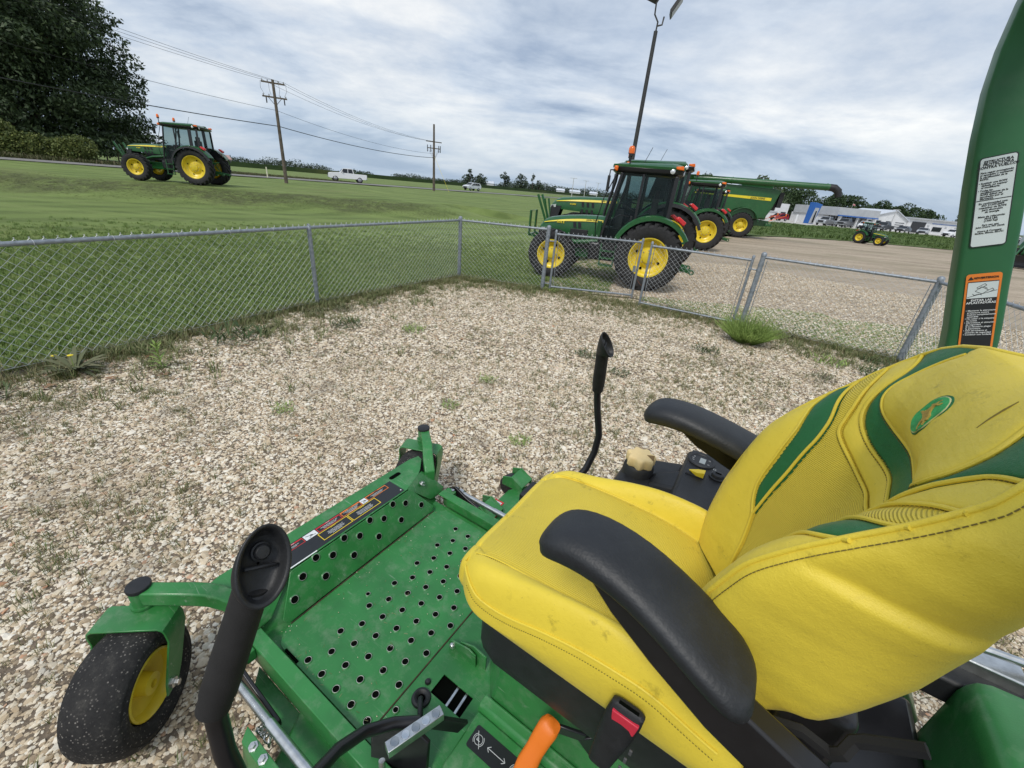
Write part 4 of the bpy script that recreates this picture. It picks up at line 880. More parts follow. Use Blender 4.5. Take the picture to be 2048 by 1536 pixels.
for x, s_ in ((-1.256, -1), (-1.320, 1)):
    for t_ in (-1, 1): mb.bar((x, .299, zd + .001), (x + s_ * .009, .299 + t_ * .008, zd + .001), .0016, .0006)
ob('double_arrow', mb, LG, DC)
# parking brake lever
mb = MB(); rings = []
for (x, y, z, a_, b_) in [(x_, y_ + .0, .40 + (z_ - .40) * .80, a__, b__) for x_, y_, z_, a__, b__ in [(-1.385, .36, .40, .022, .014), (-1.388, .34, .46, .024, .015), (-1.392, .315, .51, .026, .017), (-1.398, .29, .555, .023, .015), (-1.405, .270, .60, .025, .016), (-1.412, .256, .635, .026, .017), (-1.416, .250, .648, .022, .014), (-1.417, .249, .652, .012, .008)]]:
    rings.append([(x + a_ * 1.08 * math.copysign(abs(math.cos(t_)) ** .7, math.cos(t_)), y + b_ * 1.2 * math.copysign(abs(math.sin(t_)) ** .7, math.sin(t_)) + .0, z + .006 * math.cos(t_)) for t_ in [2 * PI * k / 20 for k in range(20)]])
mb.loft(rings); M_('parking_brake_handle', mb, pm('orange_plastic', (.80, .19, .015), .48, var=.06, bump=.1, bscale=500))
mb = MB(); mb.bar((-1.43, .235, .57), (-1.50, .205, .56), .010, .035); mb.bar((-1.50, .205, .56), (-1.56, .175, .45), .010, .045); M_('brake_lever_arm', mb, BLACKP, bevel=.003)
# seat suspension and base
mb = MB(); rings = []
for z, g in ((.655, .03), (.68, .008), (.72, 0), (.86, 0.01)):
    rings.append([(x, y * (1 - g * 2), z) for x, y in [(-1.135 - g, -.20), (-1.125 - g, 0), (-1.135 - g, .20), (-1.165 - g, .245), (-1.22, .262), (-1.75, .262), (-1.80, .2), (-1.80, -.2), (-1.75, -.262), (-1.22, -.262), (-1.165 - g, -.245)]])
mb.loft(rings); M_('seat_base', mb, BLACK, bevel=.01)
mb = MB(); mb.box((-2.02, 0, .45), (.45, .80, .4)); M_('engine_guard', mb, BLACKP, bevel=.02)
# engine hood behind the seat
mb = MB(); rings = []
for x, g, zt in ((-2.245, .05, .84), (-2.25, .02, .875), (-2.265, .005, .893), (-2.29, 0, .90), (-2.75, 0, .93), (-2.85, .05, .88)):
    w_ = .335 - g; rings.append([(x, -w_, .45), (x, -w_, zt - .05), (x, -w_ + .02, zt - .012), (x, -w_ + .05, zt), (x, w_ - .05, zt), (x, w_ - .02, zt - .012), (x, w_, zt - .05), (x, w_, .45)])
mb.loft(rings); M_('engine_hood', mb)
mb = MB(); mb.box((-2.26, -.43, .85), (.25, .09, .05)); mb.tube([(-2.2, -.40, .90), (-2.3, -.41, .91), (-2.42, -.44, .90)], .012, 8); M_('rear_hinge', mb, ZINC, bevel=.005)
mb = MB(); mb.box((-2.28, -.40, .80), (.35, .16, .08)); M_('rear_guard', mb, BLACK, bevel=.01)
for sy in (1, -1):
    mb = MB(); R = .305; W = .30
    mb.lathe([(.15, -W / 2 * .8), (.22, -W / 2), (.28, -W / 2 * .9), (R, -W / 2 * .6), (R + .003, 0), (R, W / 2 * .6), (.28, W / 2 * .9), (.22, W / 2), (.15, W / 2 * .8)], (-1.98, sy * .66, R), (0, 1, 0), 48); dw = M_('drive_tyre', mb, TYREM)
    mb = MB(); mb.lathe([(.155, -.10), (.155, .10), (.13, .09), (.11, .02), (.04, .02), (.04, .06), (0, .06)], (-1.98, sy * .66, R), (0, sy, 0), 32); ob('rim', mb, YELLOW, dw)
    if sy < 0:
        mb = MB(); mb.loft([[(x, y, z) for x, z in ((-1.20, .42), (-1.24, .60), (-1.40, .70), (-1.75, .72), (-2.2, .70), (-2.3, .55), (-2.3, .50), (-2.15, .64), (-1.75, .66), (-1.42, .64), (-1.30, .56), (-1.26, .42))] for y in (-.42, -.80)]); M_('fender', mb, bevel=.012)
# ---------------------------------------------------------------- seat
SEATC = (.79, .61, .055)
def seat_mat(name, col, kind):
    def bld(t, b, K):
        co = t.nodes.new('ShaderNodeTexCoord').outputs['Object']
        n = _noise(t, K, co, 3.5, 5, .6)
        c = _mix(t, K, _mr(t, K, n, .35, .65), tuple(v * .93 for v in col), tuple(min(1, v * 1.06) for v in col))
        g = _noise(t, K, co, 22, 9, .75); g2 = _noise(t, K, co, 3.3, 3, .5)
        m = t.nodes.new('ShaderNodeMath'); m.operation = 'MULTIPLY'; K(_mr(t, K, g, .57, .70, 0, .6), m.inputs[0]); K(_mr(t, K, g2, .45, .6), m.inputs[1])
        c = _mix(t, K, m.outputs[0], c, tuple(v * .32 for v in col)); sp_ = _noise(t, K, co, 130, 4, .6)
        c = _mix(t, K, _mr(t, K, sp_, .68, .74, 0, .35), c, (.12, .1, .03))
        K(c, b.inputs['Base Color'])
        wr = _noise(t, K, co, 34, 8, .7, (1, .35, 1)); fine = _noise(t, K, co, 420, 3, .5)
        ad = t.nodes.new('ShaderNodeMath'); ad.operation = 'MULTIPLY_ADD'; K(fine, ad.inputs[0]); ad.inputs[1].default_value = .25; K(wr, ad.inputs[2]); h = ad.outputs[0]
        if kind != 'smooth':
            wv = t.nodes.new('ShaderNodeTexWave'); wv.inputs['Scale'].default_value = 88 if kind == 'rib' else 80; wv.bands_direction = 'Z' if kind == 'rib' else 'X'; wv.inputs['Distortion'].default_value = 0; K(co, wv.inputs['Vector'])
            hh = wv.outputs['Fac']
            if kind == 'knit':
                w2 = t.nodes.new('ShaderNodeTexWave'); w2.inputs['Scale'].default_value = 70; w2.bands_direction = 'Y'; K(co, w2.inputs['Vector'])
                mm = t.nodes.new('ShaderNodeMath'); mm.operation = 'MULTIPLY'; K(wv.outputs['Fac'], mm.inputs[0]); K(w2.outputs['Fac'], mm.inputs[1]); hh = mm.outputs[0]
            a2 = t.nodes.new('ShaderNodeMath'); a2.operation = 'ADD'; K(h, a2.inputs[0]); K(hh, a2.inputs[1]); h = a2.outputs[0]
            c2 = _mix(t, K, _mr(t, K, hh, .0, .45, .22, 0), c, tuple(v * .6 for v in col)); K(c2, b.inputs['Base Color'])
        bm_ = t.nodes.new('ShaderNodeBump'); bm_.inputs['Strength'].default_value = .5 if kind == 'smooth' else .55; bm_.inputs['Distance'].default_value = .004; K(h, bm_.inputs['Height']); K(bm_.outputs[0], b.inputs['Normal'])
        b.inputs['Sheen Weight'].default_value = .06
    return nmat(name, bld, .46, .4)
VY = seat_mat('yellow_vinyl', SEATC, 'smooth'); VR = seat_mat('yellow_ribbed_fabric', (.74, .575, .055), 'rib'); VK = seat_mat('yellow_knit_fabric', (.76, .59, .055), 'knit')
VG = seat_mat('green_vinyl', (.012, .135, .035), 'smooth')
STI = pm('dark_stitching', (.16, .12, .02), .8, var=.2)
def stitches(parent, pts, nrm, off=.0, pitch=.0062, ln=.0036, r=.0009, name='stitching'):
    P = [Vector(p) for p in pts]; mb = MB(); acc = 0.0; s_ = 0.0; D = [0]
    for a, b in zip(P[:-1], P[1:]): D.append(D[-1] + (b - a).length)
    def at(d):
        for i in range(1, len(D)):
            if D[i] >= d:
                t = (d - D[i - 1]) / max(1e-9, D[i] - D[i - 1]); return P[i - 1].lerp(P[i], t), (P[i] - P[i - 1]).normalized(), i
        return P[-1], (P[-1] - P[-2]).normalized(), len(P) - 1
    d = pitch
    while d < D[-1] - pitch:
        p, t, i = at(d); n_ = Vector(nrm[min(i, len(nrm) - 1)]); mb.bar(p - t * ln / 2 + n_ * r, p + t * ln / 2 + n_ * r, r * 2, r * 1.6, n_); d += pitch
    o = ob(name, mb, STI, parent, smooth=False); o['kind'] = 'stuff'; return o
# cushion
CX = [-1.06, -1.10, -1.12, -1.14, -1.20, -1.27, -1.35, -1.44, -1.51, -1.60, -1.70, -1.80]
CZ = [.965, .985, .998, 1.006, 1.017, 1.022, 1.024, 1.023, 1.018, .998, .955, .93]
PZ = [.955, .985, 1.0, 1.01, 1.023, 1.040, 1.066, 1.086, 1.090, 1.084, 1.04, 1.0]
WZ_ = [.95, .975, .984, .962, .944, .952, .98, 1.002, 1.010, 1.014, .982, .96]
CX_, f_i = np.array(CX[::-1]), lambda x, V: float(np.mean([np.interp(x + d, np.array(CX[::-1]), np.array(V[::-1])) for d in (-.03, -.015, 0, .015, .03)]))
def wedge(x): return .292 - .045 * float(np.clip((x + 1.19) / .09, 0, 1)) ** 2.2
def csec(x):
    zc, zp, zw, we = f_i(x, CZ), f_i(x, PZ), f_i(x, WZ_), wedge(x); cr = .212 * min(1, we / .285)
    pr = [(0, zc - .004), (cr * .25, zc - .003), (cr * .5, zc), (cr * .75, zc + .002), (cr * .9, zc + .0015), (cr - .006, zc - .0015), (cr, zc - .0065), (cr + .006, zc + (zp - zc) * .25), (cr + (we - cr) * .28, zc + (zp - zc) * .75), (cr + (we - cr) * .52, zp), (cr + (we - cr) * .75, zp - (zp - zw) * .22), (cr + (we - cr) * .92, zp - (zp - zw) * .66), (we, zw - .003), (we + .005, zw - .02), (we + .010, zw - .06), (we + .006, .895), (we - .006, .862), (we - .03, .848)]
    return pr
def cush_z(x, y):
    pr = csec(x); return float(np.interp(abs(y), [p[0] for p in pr[:13]], [p[1] for p in pr[:13]]))
def ring_of(x, xoff=0, k=1.0, kz=1.0):
    pr = csec(x); zc = .92
    R = [(x + xoff, y * k, zc + (z - zc) * kz) for y, z in pr]; Lf_ = [(x + xoff, -y * k, zc + (z - zc) * kz) for y, z in pr[1:]][::-1]
    return Lf_ + R   # from -y bottom over top to +y bottom
cu = MB(); rings = [ring_of(-1.10, .028, .90, .45), ring_of(-1.10, .026, .95, .70), ring_of(-1.10, .018, .985, .88), ring_of(-1.10, .008, .997, .965)]
xsq = [-1.10, -1.106, -1.114, -1.124, -1.137, -1.15] + [-1.17 - .02 * i for i in range(32)]
for x in xsq: rings.append(ring_of(x))
cu.loft(rings, caps=True, closed=True)
nr_ = len(rings[0]); M0 = []
# assign knit fabric between the creases
for fi, f in enumerate(cu.f):
    if len(f) == 4:
        ys_ = [abs(cu.v[i][1]) for i in f]; zs_ = [cu.v[i][2] for i in f]; xs_ = [cu.v[i][0] for i in f]
        cu.m[fi] = 1 if (max(ys_) <= .2125 and min(zs_) > .93 and max(xs_) <= -1.099) else 0
CU = M_('seat_cushion', cu, [VY, VK]); CU.data.polygons.foreach_set('use_smooth', [True] * len(CU.data.polygons)); CU.data.set_sharp_from_angle(angle=PI)
sb = CU.modifiers.new('sub', 'SUBSURF'); sb.levels = 1; sb.render_levels = 2
for sy in (1, -1):
    pts = [(x, sy * (wedge(x) + .0015), f_i(x, WZ_)) for x in np.arange(-1.104, -1.74, -.01)]
    mb = MB(); mb.tube(pts, .0034, 8); ob('welt_piping', mb, VY, CU)
    P2 = [(x, sy * (wedge(x) + .0085), f_i(x, WZ_) - .014) for x in np.arange(-1.13, -1.74, -.01)]
    stitches(CU, P2, [(0, sy, .3)] * len(P2), ln=.003, r=.0006)
    cr = [(x, sy * .216, f_i(x, CZ) - .001) for x in np.arange(-1.11, -1.74, -.01)]
    mb = MB(); mb.tube([(x, y - .0, z + .001) for x, y, z in cr], .0034 if sy < 0 else .0026, 8); ob('seam_piping', mb, VY, CU)
    stitches(CU, [(x, y + sy * .004, z + .001) for x, y, z in cr], [(0, -sy * .4, 1)] * len(cr), ln=.0042, r=.0008)
mb = MB(); mb.tube([(-1.0905 + .006 * (abs(y) / .25) ** 4 * -1, y, .979) for y in np.arange(-.247, .2471, .01)], .003, 8); ob('welt_piping', mb, VY, CU)
# backrest
exec_surf = None
KZ = [1.00, 1.10, 1.20, 1.30, 1.40, 1.453, 1.507, 1.56, 1.61, 1.66, 1.70, 1.735, 1.76]
KC = [-1.69, -1.70, -1.745, -1.79, -1.837, -1.858, -1.872, -1.836, -1.842, -1.862, -1.882, -1.912, -1.95]
BZ = [1.00, 1.10, 1.20, 1.30, 1.39, 1.455, 1.505, 1.55, 1.60, 1.637, 1.68, 1.735, 1.76]
BX = [-1.60, -1.60, -1.61, -1.632, -1.66, -1.704, -1.745, -1.787, -1.826, -1.85, -1.872, -1.90, -1.935]
WZ = [1.00, 1.2, 1.5, 1.58, 1.62, 1.655, 1.685, 1.71, 1.728, 1.738, 1.742]
WB = [.245, .252, .280, .283, .278, .262, .232, .187, .13, .07, .02]
def hsm(z, K, V):
    """smooth interpolation of knots"""
    z = np.asarray(z, float)
    return (np.interp(z - .022, K, V) + np.interp(z - .011, K, V) + np.interp(z, K, V) + np.interp(z + .011, K, V) + np.interp(z + .022, K, V)) / 5
def XC(z): return hsm(z, KZ, KC)
def XB(z): return hsm(z, BZ, BX)
def YB(z): return np.interp(z, WZ, WB)
def XF(y, z):
    y = np.abs(np.asarray(y, float)); c, b, w_ = XC(z), XB(z), YB(z)
    lo = np.minimum(.05, w_ * .2); t = np.clip((y - lo) / np.maximum(w_ * .95 - lo, .01), 0, 1)
    return c + (b - c) * (t * t * (3 - 2 * t))
SO = [(.288, 1.508), (.262, 1.482), (.23, 1.455), (.206, 1.42), (.190, 1.365), (.176, 1.28), (.161, 1.24), (.139, 1.204)]
SI = [(.288, 1.556), (.271, 1.540), (.234, 1.515), (.198, 1.482), (.180, 1.445), (.170, 1.41), (.157, 1.34), (.149, 1.272), (.139, 1.204)]
S2 = [(.286, 1.600), (.25, 1.575), (.205, 1.532), (.185, 1.493), (.173, 1.468), (.155, 1.452), (.123, 1.430), (.088, 1.408), (.045, 1.396), (0, 1.393)]
VO = [(.262, 1.655), (.235, 1.640), (.219, 1.622), (.202, 1.576), (.187, 1.537), (.173, 1.511), (.152, 1.489), (.121, 1.468), (.085, 1.455), (.036, 1.440), (0, 1.430)]
PD = [(.150, 1.7025), (.166, 1.680), (.181, 1.650), (.186, 1.62), (.187, 1.595), (.178, 1.568), (.157, 1.548), (.132, 1.533), (.10, 1.518), (.05, 1.503), (0, 1.488)]
LO_ = [(.139, 1.204), (.122, 1.157), (.10, 1.10), (.09, 1.02)]
def smooth_pl(P, n=3):
    for _ in range(2):
        Q = [P[0]]
        for a, b in zip(P[:-1], P[1:]): Q += [tuple(.75 * a[i] + .25 * b[i] for i in (0, 1)), tuple(.25 * a[i] + .75 * b[i] for i in (0, 1))]
        P = Q + [P[-1]]
    return P
SEAMS = {k: smooth_pl(v) for k, v in dict(SO=SO, SI=SI, S2=S2, VO=VO, PD=PD, LO=LO_).items()}
nz_, nu = 400, 301
zs = np.concatenate([np.linspace(1.0, 1.70, 345), 1.70 + .0418 * (1 - (1 - np.linspace(0, 1, 36)[1:]) ** 1.8)])
zs = zs[:len(zs)]
us = np.linspace(-1, 1, nu)
Zg, Ug = np.meshgrid(zs, us, indexing='ij'); Wg = YB(Zg); Yg = Ug * Wg; Xg = XF(Yg, Zg)
# seam grooves and padded panels
def seg_dist(Y, Z, P):
    d = np.full(Y.shape, 9.0)
    for (y1, z1), (y2, z2) in zip(P[:-1], P[1:]):
        a, b = y2 - y1, z2 - z1; t = np.clip(((Y - y1) * a + (Z - z1) * b) / (a * a + b * b + 1e-12), 0, 1)
        d = np.minimum(d, np.hypot(Y - y1 - t * a, Z - z1 - t * b))
    return d
AY = np.abs(Yg); DM = np.full(Yg.shape, 9.0)
for k, P in SEAMS.items(): DM = np.minimum(DM, seg_dist(AY, Zg, P))
def mask(P, Y, Z):
    r = np.zeros(Y.shape, bool); n = len(P)
    for i in range(n):
        (x1, y1), (x2, y2) = P[i], P[(i + 1) % n]
        if y1 == y2: continue
        c_ = (y1 > Z) != (y2 > Z); r ^= c_ & (Y < (x2 - x1) * (Z - y1) / (y2 - y1) + x1)
    return r
pad_poly = SEAMS['PD'] + [(-.001, 1.487), (-.001, 1.76), (.12, 1.76), (.14, 1.72)]
v_poly = SEAMS['VO'] + [(-.001, 1.429), (-.001, 1.80), (.3, 1.80), (.3, 1.66)]
s2_poly = SEAMS['S2'] + [(-.001, 1.392), (-.001, 1.80), (.3, 1.80), (.3, 1.60)]
si_poly = SEAMS['SI'] + [(-.001, 1.203), (-.001, 1.80), (.3, 1.80), (.3, 1.557)]
so_poly = SEAMS['SO'] + [(-.001, 1.203), (-.001, 1.80), (.3, 1.80), (.3, 1.507)]
lo_poly = [(.139, 1.204), (.122, 1.157), (.10, 1.10), (.09, .98), (-.001, .98), (-.001, 1.204)]
Y2, Z2 = AY, Zg
inP = mask(pad_poly, Y2, Z2); inV = mask(v_poly, Y2, Z2)
puff = .0075 * (1 - np.exp(-DM / .010)) - .004 * np.exp(-(DM / .0035) ** 2)
wr = np.array([noise.fractal((y * 9, z * 9, 1.7), .9, 2.1, 4) for y, z in zip(Yg.ravel(), Zg.ravel())]).reshape(Yg.shape) * .0022
nzb = np.maximum(.25, 1)
Xg = Xg + puff + wr + np.where(inP, .004, 0)
# close towards the crown: pull the front surface back near the very top
Xg = Xg - .03 * sstep(1.728, 1.742, Zg)
def ZM(z): return np.where(np.asarray(z, float) > 1.58, 1.58 + (np.asarray(z, float) - 1.58) * .825, z)
FV = np.stack([Xg, Yg, ZM(Zg)], -1).reshape(-1, 3)
Xq, Yq, Zq = Xg, Yg, Zg
def facereg():
    yc = (AY[:-1, :-1] + AY[1:, 1:]) / 2; zc = (Zg[:-1, :-1] + Zg[1:, 1:]) / 2
    R = np.zeros(yc.shape, int)
    a = mask(so_poly, yc, zc); b_ = mask(si_poly, yc, zc); c_ = mask(s2_poly, yc, zc); v_ = mask(v_poly, yc, zc); p_ = mask(pad_poly, yc, zc); l_ = mask(lo_poly, yc, zc)
    R[a] = 2; R[b_ | l_] = 1; R[c_] = 0; R[v_] = 3; R[p_] = 4
    R[(~a) & (~l_) & (~b_)] = 0
    return R
REG = facereg()
def surf_part(name, ids, mat, parent, label=None, side=0):
    use = {}; V = []; F = []
    for i in range(REG.shape[0]):
        for j in range(REG.shape[1]):
            if REG[i, j] in ids and (side == 0 or side * Ug[i, j] > 0):
                f = []
                for a_, b_ in ((i, j), (i, j + 1), (i + 1, j + 1), (i + 1, j)):
                    k = a_ * nu + b_
                    if k not in use: use[k] = len(V); V.append(tuple(FV[k]))
                    f.append(use[k])
                F.append(tuple(f))
    me = bpy.data.meshes.new(name); me.from_pydata(V, [], F); me.materials.append(mat); me.polygons.foreach_set('use_smooth', [True] * len(F)); me.update()
    o = bpy.data.objects.new(name, me); C.objects.link(o); o.parent = parent
    if label: o['label'] = label
    return o
BR = surf_part('backrest', (0,), VY, MOW)
surf_part('ribbed_panel', (1,), VR, BR); surf_part('green_stripe', (2,), VG, BR, side=1); surf_part('green_stripe', (2,), VG, BR, side=-1); surf_part('green_chevron', (3,), VG, BR, 'dark green chevron band'); surf_part('headrest_pad', (4,), VY, BR)
def SP(y, z, off=0.0):
    x = float(XF(y, z)) + .0035 + off; return Vector((x, y, float(ZM(z))))
def snorm(y, z):
    e = .004; a = Vector((float(XF(y, z + e)) - float(XF(y, z - e)), 0, 2 * e)); b = Vector((float(XF(y + e, z)) - float(XF(y - e, z)), 2 * e, 0)); n_ = b.cross(a).normalized()
    return n_ if n_.x > 0 else -n_
for k, P in SEAMS.items():
    for sy in (1, -1):
        pts = [SP(sy * y, z) + snorm(sy * y, z) * .0005 for y, z in P if z < 1.735]
        nn = [snorm(sy * y, z) for y, z in P]
        mb = MB(); mb.tube(pts, .0034, 8); ob('seam_piping', mb, VY, BR)
        stitches(BR, [p + Vector((0, 0, -.0052)) + n_ * .0016 for p, n_ in zip(pts, nn)], nn, ln=.0038, r=.0006)
# crest welt and the padded sides wrapping round to the back
RZ = [1.00, 1.15, 1.24, 1.33, 1.45, 1.60, 1.742]; RX = [-1.80, -1.83, -1.862, -1.888, -1.905, -1.93, -1.95]
def side_ring(z, sy_=1):
    w_ = float(YB(z)); xb = float(XF(w_, z)) + .0035; 
    if z > 1.728: xb -= .03 * float(sstep(1.728, 1.742, z))
    xr = float(np.interp(z, RZ, RX)); g = min(1.0, w_ / .2)
    dpt = xb - xr
    o1 = ((.006 if sy_ < 0 else .034) if z < 1.45 else .018 + .02 * min(1, (z - 1.45) / .15)) * g
    return [(xb, w_), (xb - .004, w_ + .012 * g), (xb - .022, w_ + (.010 + o1 * .5 / max(g, .01)) * g), (xb - .06 * min(1, dpt / .15), w_ + o1), (xb - dpt * .55, w_ + o1 + .012 * g), (xr + dpt * .2, w_ + o1 + .012 * g), (xr + .02, w_ + o1 + .002 * g), (xr - .01, w_ * .97 + .02 * g), (xr - .03, w_ * .7), (xr - .035, 0)]
def zbot(x): return float(np.interp(-x, [1.60, 1.70, 1.76, 1.80, 1.84, 1.87, 1.95], [1.0, 1.08, 1.165, 1.185, 1.175, 1.215, 1.285]))
for sy in (1, -1):
    sd_ = MB(); rings = []
    for z in list(np.linspace(1.0, 1.70, 71)) + list(zs[-35:]):
        rr = []
        for k, (x, y) in enumerate(side_ring(z, sy)):
            zz = max(float(ZM(z)), zbot(x)); zz = min(zz, 1.70 - .62 * max(0, -x - 1.855)) if -x > 1.855 else zz; wob = noise.fractal((x * 7, zz * 7, 4.2 + sy), .9, 2.1, 4) * .006
            rr.append((x, sy * (y + (wob if 2 <= k <= 6 else 0)), zz))
        rings.append(rr)
    sd_.loft(rings, caps=False, closed=False)
    o = M_('backrest_side', sd_, VY, BR); o.data.polygons.foreach_set('use_smooth', [True] * len(o.data.polygons)); o.data.set_sharp_from_angle(angle=PI)
    sb = o.modifiers.new('sub', 'SUBSURF'); sb.levels = 1; sb.render_levels = 1
    cz = list(np.arange(1.005, 1.70, .008)) + list(zs[-35:])
    pts = []
    for z in cz:
        r_ = side_ring(z, sy); pts.append(Vector((r_[0][0] + .001, sy * (r_[0][1] + .001), float(ZM(z)))))
    mb = MB(); mb.tube(pts, .0042, 10); ob('welt_piping', mb, VY, BR)
    P2 = []
    for z in cz:
        r_ = side_ring(z, sy); P2.append(Vector((r_[1][0] - .004, sy * (r_[1][1] + .0035), float(ZM(z)))))
    stitches(BR, P2, [(.45, sy, 0)] * len(P2), pitch=.0075, ln=.0056, r=.0007)
    mb = MB(); pts = [(x, sy * (.318 if x > -1.86 else .30), zbot(x) - .004) for x in np.arange(-1.74, -1.93, -.01)]; mb.tube(pts, .010, 6); ob('cover_hem', mb, pm('black_hem', (.012, .012, .012), .9), BR)
# stains
mb = MB(); pts = [SP(y, z, .006) for y, z in [(.118, 1.655), (.112, 1.672), (.106, 1.69), (.100, 1.706)]]; mb.tube([p + Vector((.0018, 0, 0)) for p in pts], [.0006, .0012, .0016, .001], 5); ob('scuff_mark', mb, STI, BR)
# embroidered badge
def badge_pt(a, b_, off): # a: to the sitter's left (+y), b: up
    p = SP(a, 1.612 + b_); return Vector((p.x + .0095 + off, a, p.z))
def stadium(w_, h_, n=14):
    P = []; r_ = w_
    for k in range(n + 1): a = PI * k / n; P.append((r_ * math.cos(a), h_ - r_ + r_ * math.sin(a)))
    for k in range(n + 1): a = PI + PI * k / n; P.append((r_ * math.cos(a), -h_ + r_ + r_ * math.sin(a)))
    return P
def flat_patch(name, poly, off, mat, parent):
    mb = MB(); V = [badge_pt(a, b_, off) for a, b_ in poly]; mb.add([(v.x, v.y, v.z) for v in V] + [(v.x - .003, v.y, v.z) for v in V], [tuple(range(len(V)))] + [(i, (i + 1) % len(V), len(V) + (i + 1) % len(V), len(V) + i) for i in range(len(V))]); return ob(name, mb, mat, parent, smooth=False)
EG = pm('embroidery_dark_green', (.012, .16, .05), .7, var=.2, scale=60, bump=.5, bscale=500); EL = pm('embroidery_light_green', (.05, .42, .12), .7, var=.2, scale=60, bump=.5, bscale=500); EY = pm('embroidery_cream', (.62, .60, .30), .7, var=.15, scale=60); EB = pm('embroidery_gold', (.50, .33, .06), .7, var=.2, scale=60, bump=.5, bscale=500)
W_, H_ = .030, .0445
BD = flat_patch('embroidered_badge', stadium(W_, H_), .0000, EG, BR)
flat_patch('badge_border', stadium(W_ - .0030, H_ - .0030), .0008, EY, BR); flat_patch('badge_field', stadium(W_ - .0046, H_ - .0046), .0014, EL, BR)
deer = [(-.150, .02), (-.135, .06), (-.10, .075), (-.06, .08), (-.02, .10), (.02, .135), (.035, .17), (.03, .205), (.0, .235), (-.02, .27), (-.045, .262), (-.03, .225), (-.005, .205), (.01, .215), (.05, .215), (.06, .25), (.045, .285), (.06, .29), (.08, .245), (.078, .205), (.11, .185), (.125, .165), (.105, .155), (.085, .16), (.075, .12), (.07, .06), (.10, .02), (.14, .03), (.165, .0), (.155, -.012), (.13, .01), (.09, -.01), (.05, .0), (.02, -.015), (-.03, -.02), (-.06, -.04), (-.08, -.10), (-.13, -.16), (-.17, -.19), (-.18, -.18), (-.14, -.14), (-.11, -.08), (-.13, -.04), (-.15, -.06), (-.19, -.09), (-.20, -.08), (-.165, -.04), (-.155, -.01), (-.175, .0), (-.17, .015)]
k_ = .108
flat_patch('leaping_deer', [(-x * k_ * 1.0, (y - .04) * k_ * 1.2) for x, y in deer], .0019, EB, BR)
# armrests
for sy in (1, -1):
    mb = MB(); rings = []
    for (x, yc, zt, w_, h_, dz) in [(-1.340, .316, 1.300, .040, .018, 0), (-1.344, .316, 1.312, .078, .040, 0), (-1.356, .315, 1.330, .108, .058, 0), (-1.376, .313, 1.344, .122, .066, 0), (-1.41, .311, 1.352, .130, .066, 0), (-1.46, .311, 1.352, .136, .064, 0), (-1.52, .315, 1.342, .140, .062, 0), (-1.58, .325, 1.324, .146, .060, 0), (-1.64, .338, 1.302, .150, .058, 0), (-1.68, .349, 1.288, .142, .056, 0), (-1.703, .357, 1.279, .118, .050, 0), (-1.713, .361, 1.273, .088, .038, 0), (-1.717, .363, 1.268, .05, .02, 0)]:
        rg = []
        for k in range(24):
            a = 2 * PI * k / 24; ca, sa = math.cos(a), math.sin(a); e_ = .62 if sa > 0 else .38
            rg.append((x + (.0 if sa > 0 else -.004), sy * (yc + w_ / 2 * math.copysign(abs(ca) ** .72, ca)), zt - h_ / 2 + h_ / 2 * math.copysign(abs(sa) ** (.9 if sa > 0 else .6), sa)))
        rings.append(rg)
    mb.loft(rings); AR = M_('armrest_pad', mb, pm('armrest_rubber', (.017, .019, .022), .5, var=.2, scale=9, dirt=.3, dirtcol=(.045, .05, .055), bump=.12, bscale=160)); AR.data.set_sharp_from_angle(angle=PI)
    sb = AR.modifiers.new('sub', 'SUBSURF'); sb.levels = 1; sb.render_levels = 1
    br = MB()
    br.loft([[(x, sy * y, z) for y, z in ((yc - .020, z0), (yc - .020, z0 - h), (yc + .022, z0 - h), (yc + .022, z0))] for x, yc, z0, h in ((-1.44, .325, 1.300, .02), (-1.50, .335, 1.290, .055), (-1.58, .350, 1.272, .075), (-1.68, .365, 1.245, .09), (-1.80, .377, 1.21, .09), (-1.86, .382, 1.195, .075), (-1.875, .384, 1.18, .04))]); AB = M_('armrest_bracket', br, BLACKP, bevel=.005)
    bt = MB(); bt.lathe([(0, .016), (.011, .015), (.012, .005), (.021, .004), (.021, 0)], (-1.80, sy * .400, 1.165), (0, sy, 0), 18); ob('pivot_bolt', bt, ZINC, AB)
# buckle
mb = MB(); rings = []; A_ = Vector((-1.575, .322, .985)); B_ = Vector((-1.575, .345, .80)); 
for t, w_, h_ in ((0, .052, .014), (.03, .066, .024), (.2, .070, .028), (.5, .064, .030), (.8, .052, .030), (1, .046, .026)):
    p = A_.lerp(B_, t); rings.append([(p.x + w_ / 2 * math.copysign(abs(math.cos(q)) ** .6, math.cos(q)) + .02 * t, p.y + h_ / 2 * math.copysign(abs(math.sin(q)) ** .6, math.sin(q)), p.z) for q in [2 * PI * k / 20 for k in range(20)]])
mb.loft(rings); BK = M_('seat_belt_buckle', mb, BLACK)
mb = MB(); mb.loft([[(-1.575 + x, .3365 + dy_, z) for x, z in ((-.027, .972), (.027, .972), (.023, .936), (.008, .926), (-.008, .926), (-.023, .936))] for dy_ in (-.004, .004)]); ob('release_button', mb, pm('red_button', (.62, .03, .06), .4, var=.06), BK, bevel=.002)
mb = MB(); mb.box((-1.575, .3255, .984), (.040, .006, .006)); ob('tongue_slot', mb, HOLE, BK)
for k in range(4):
    mb = MB(); mb.box((-1.603 + .004 * k, .350 + .004 * k, .905 - .028 * k), (.006, .004, .016)); ob('grip_rib', mb, pm('rib_grey_%d' % k, (.08, .08, .085), .5), BK, bevel=.001)
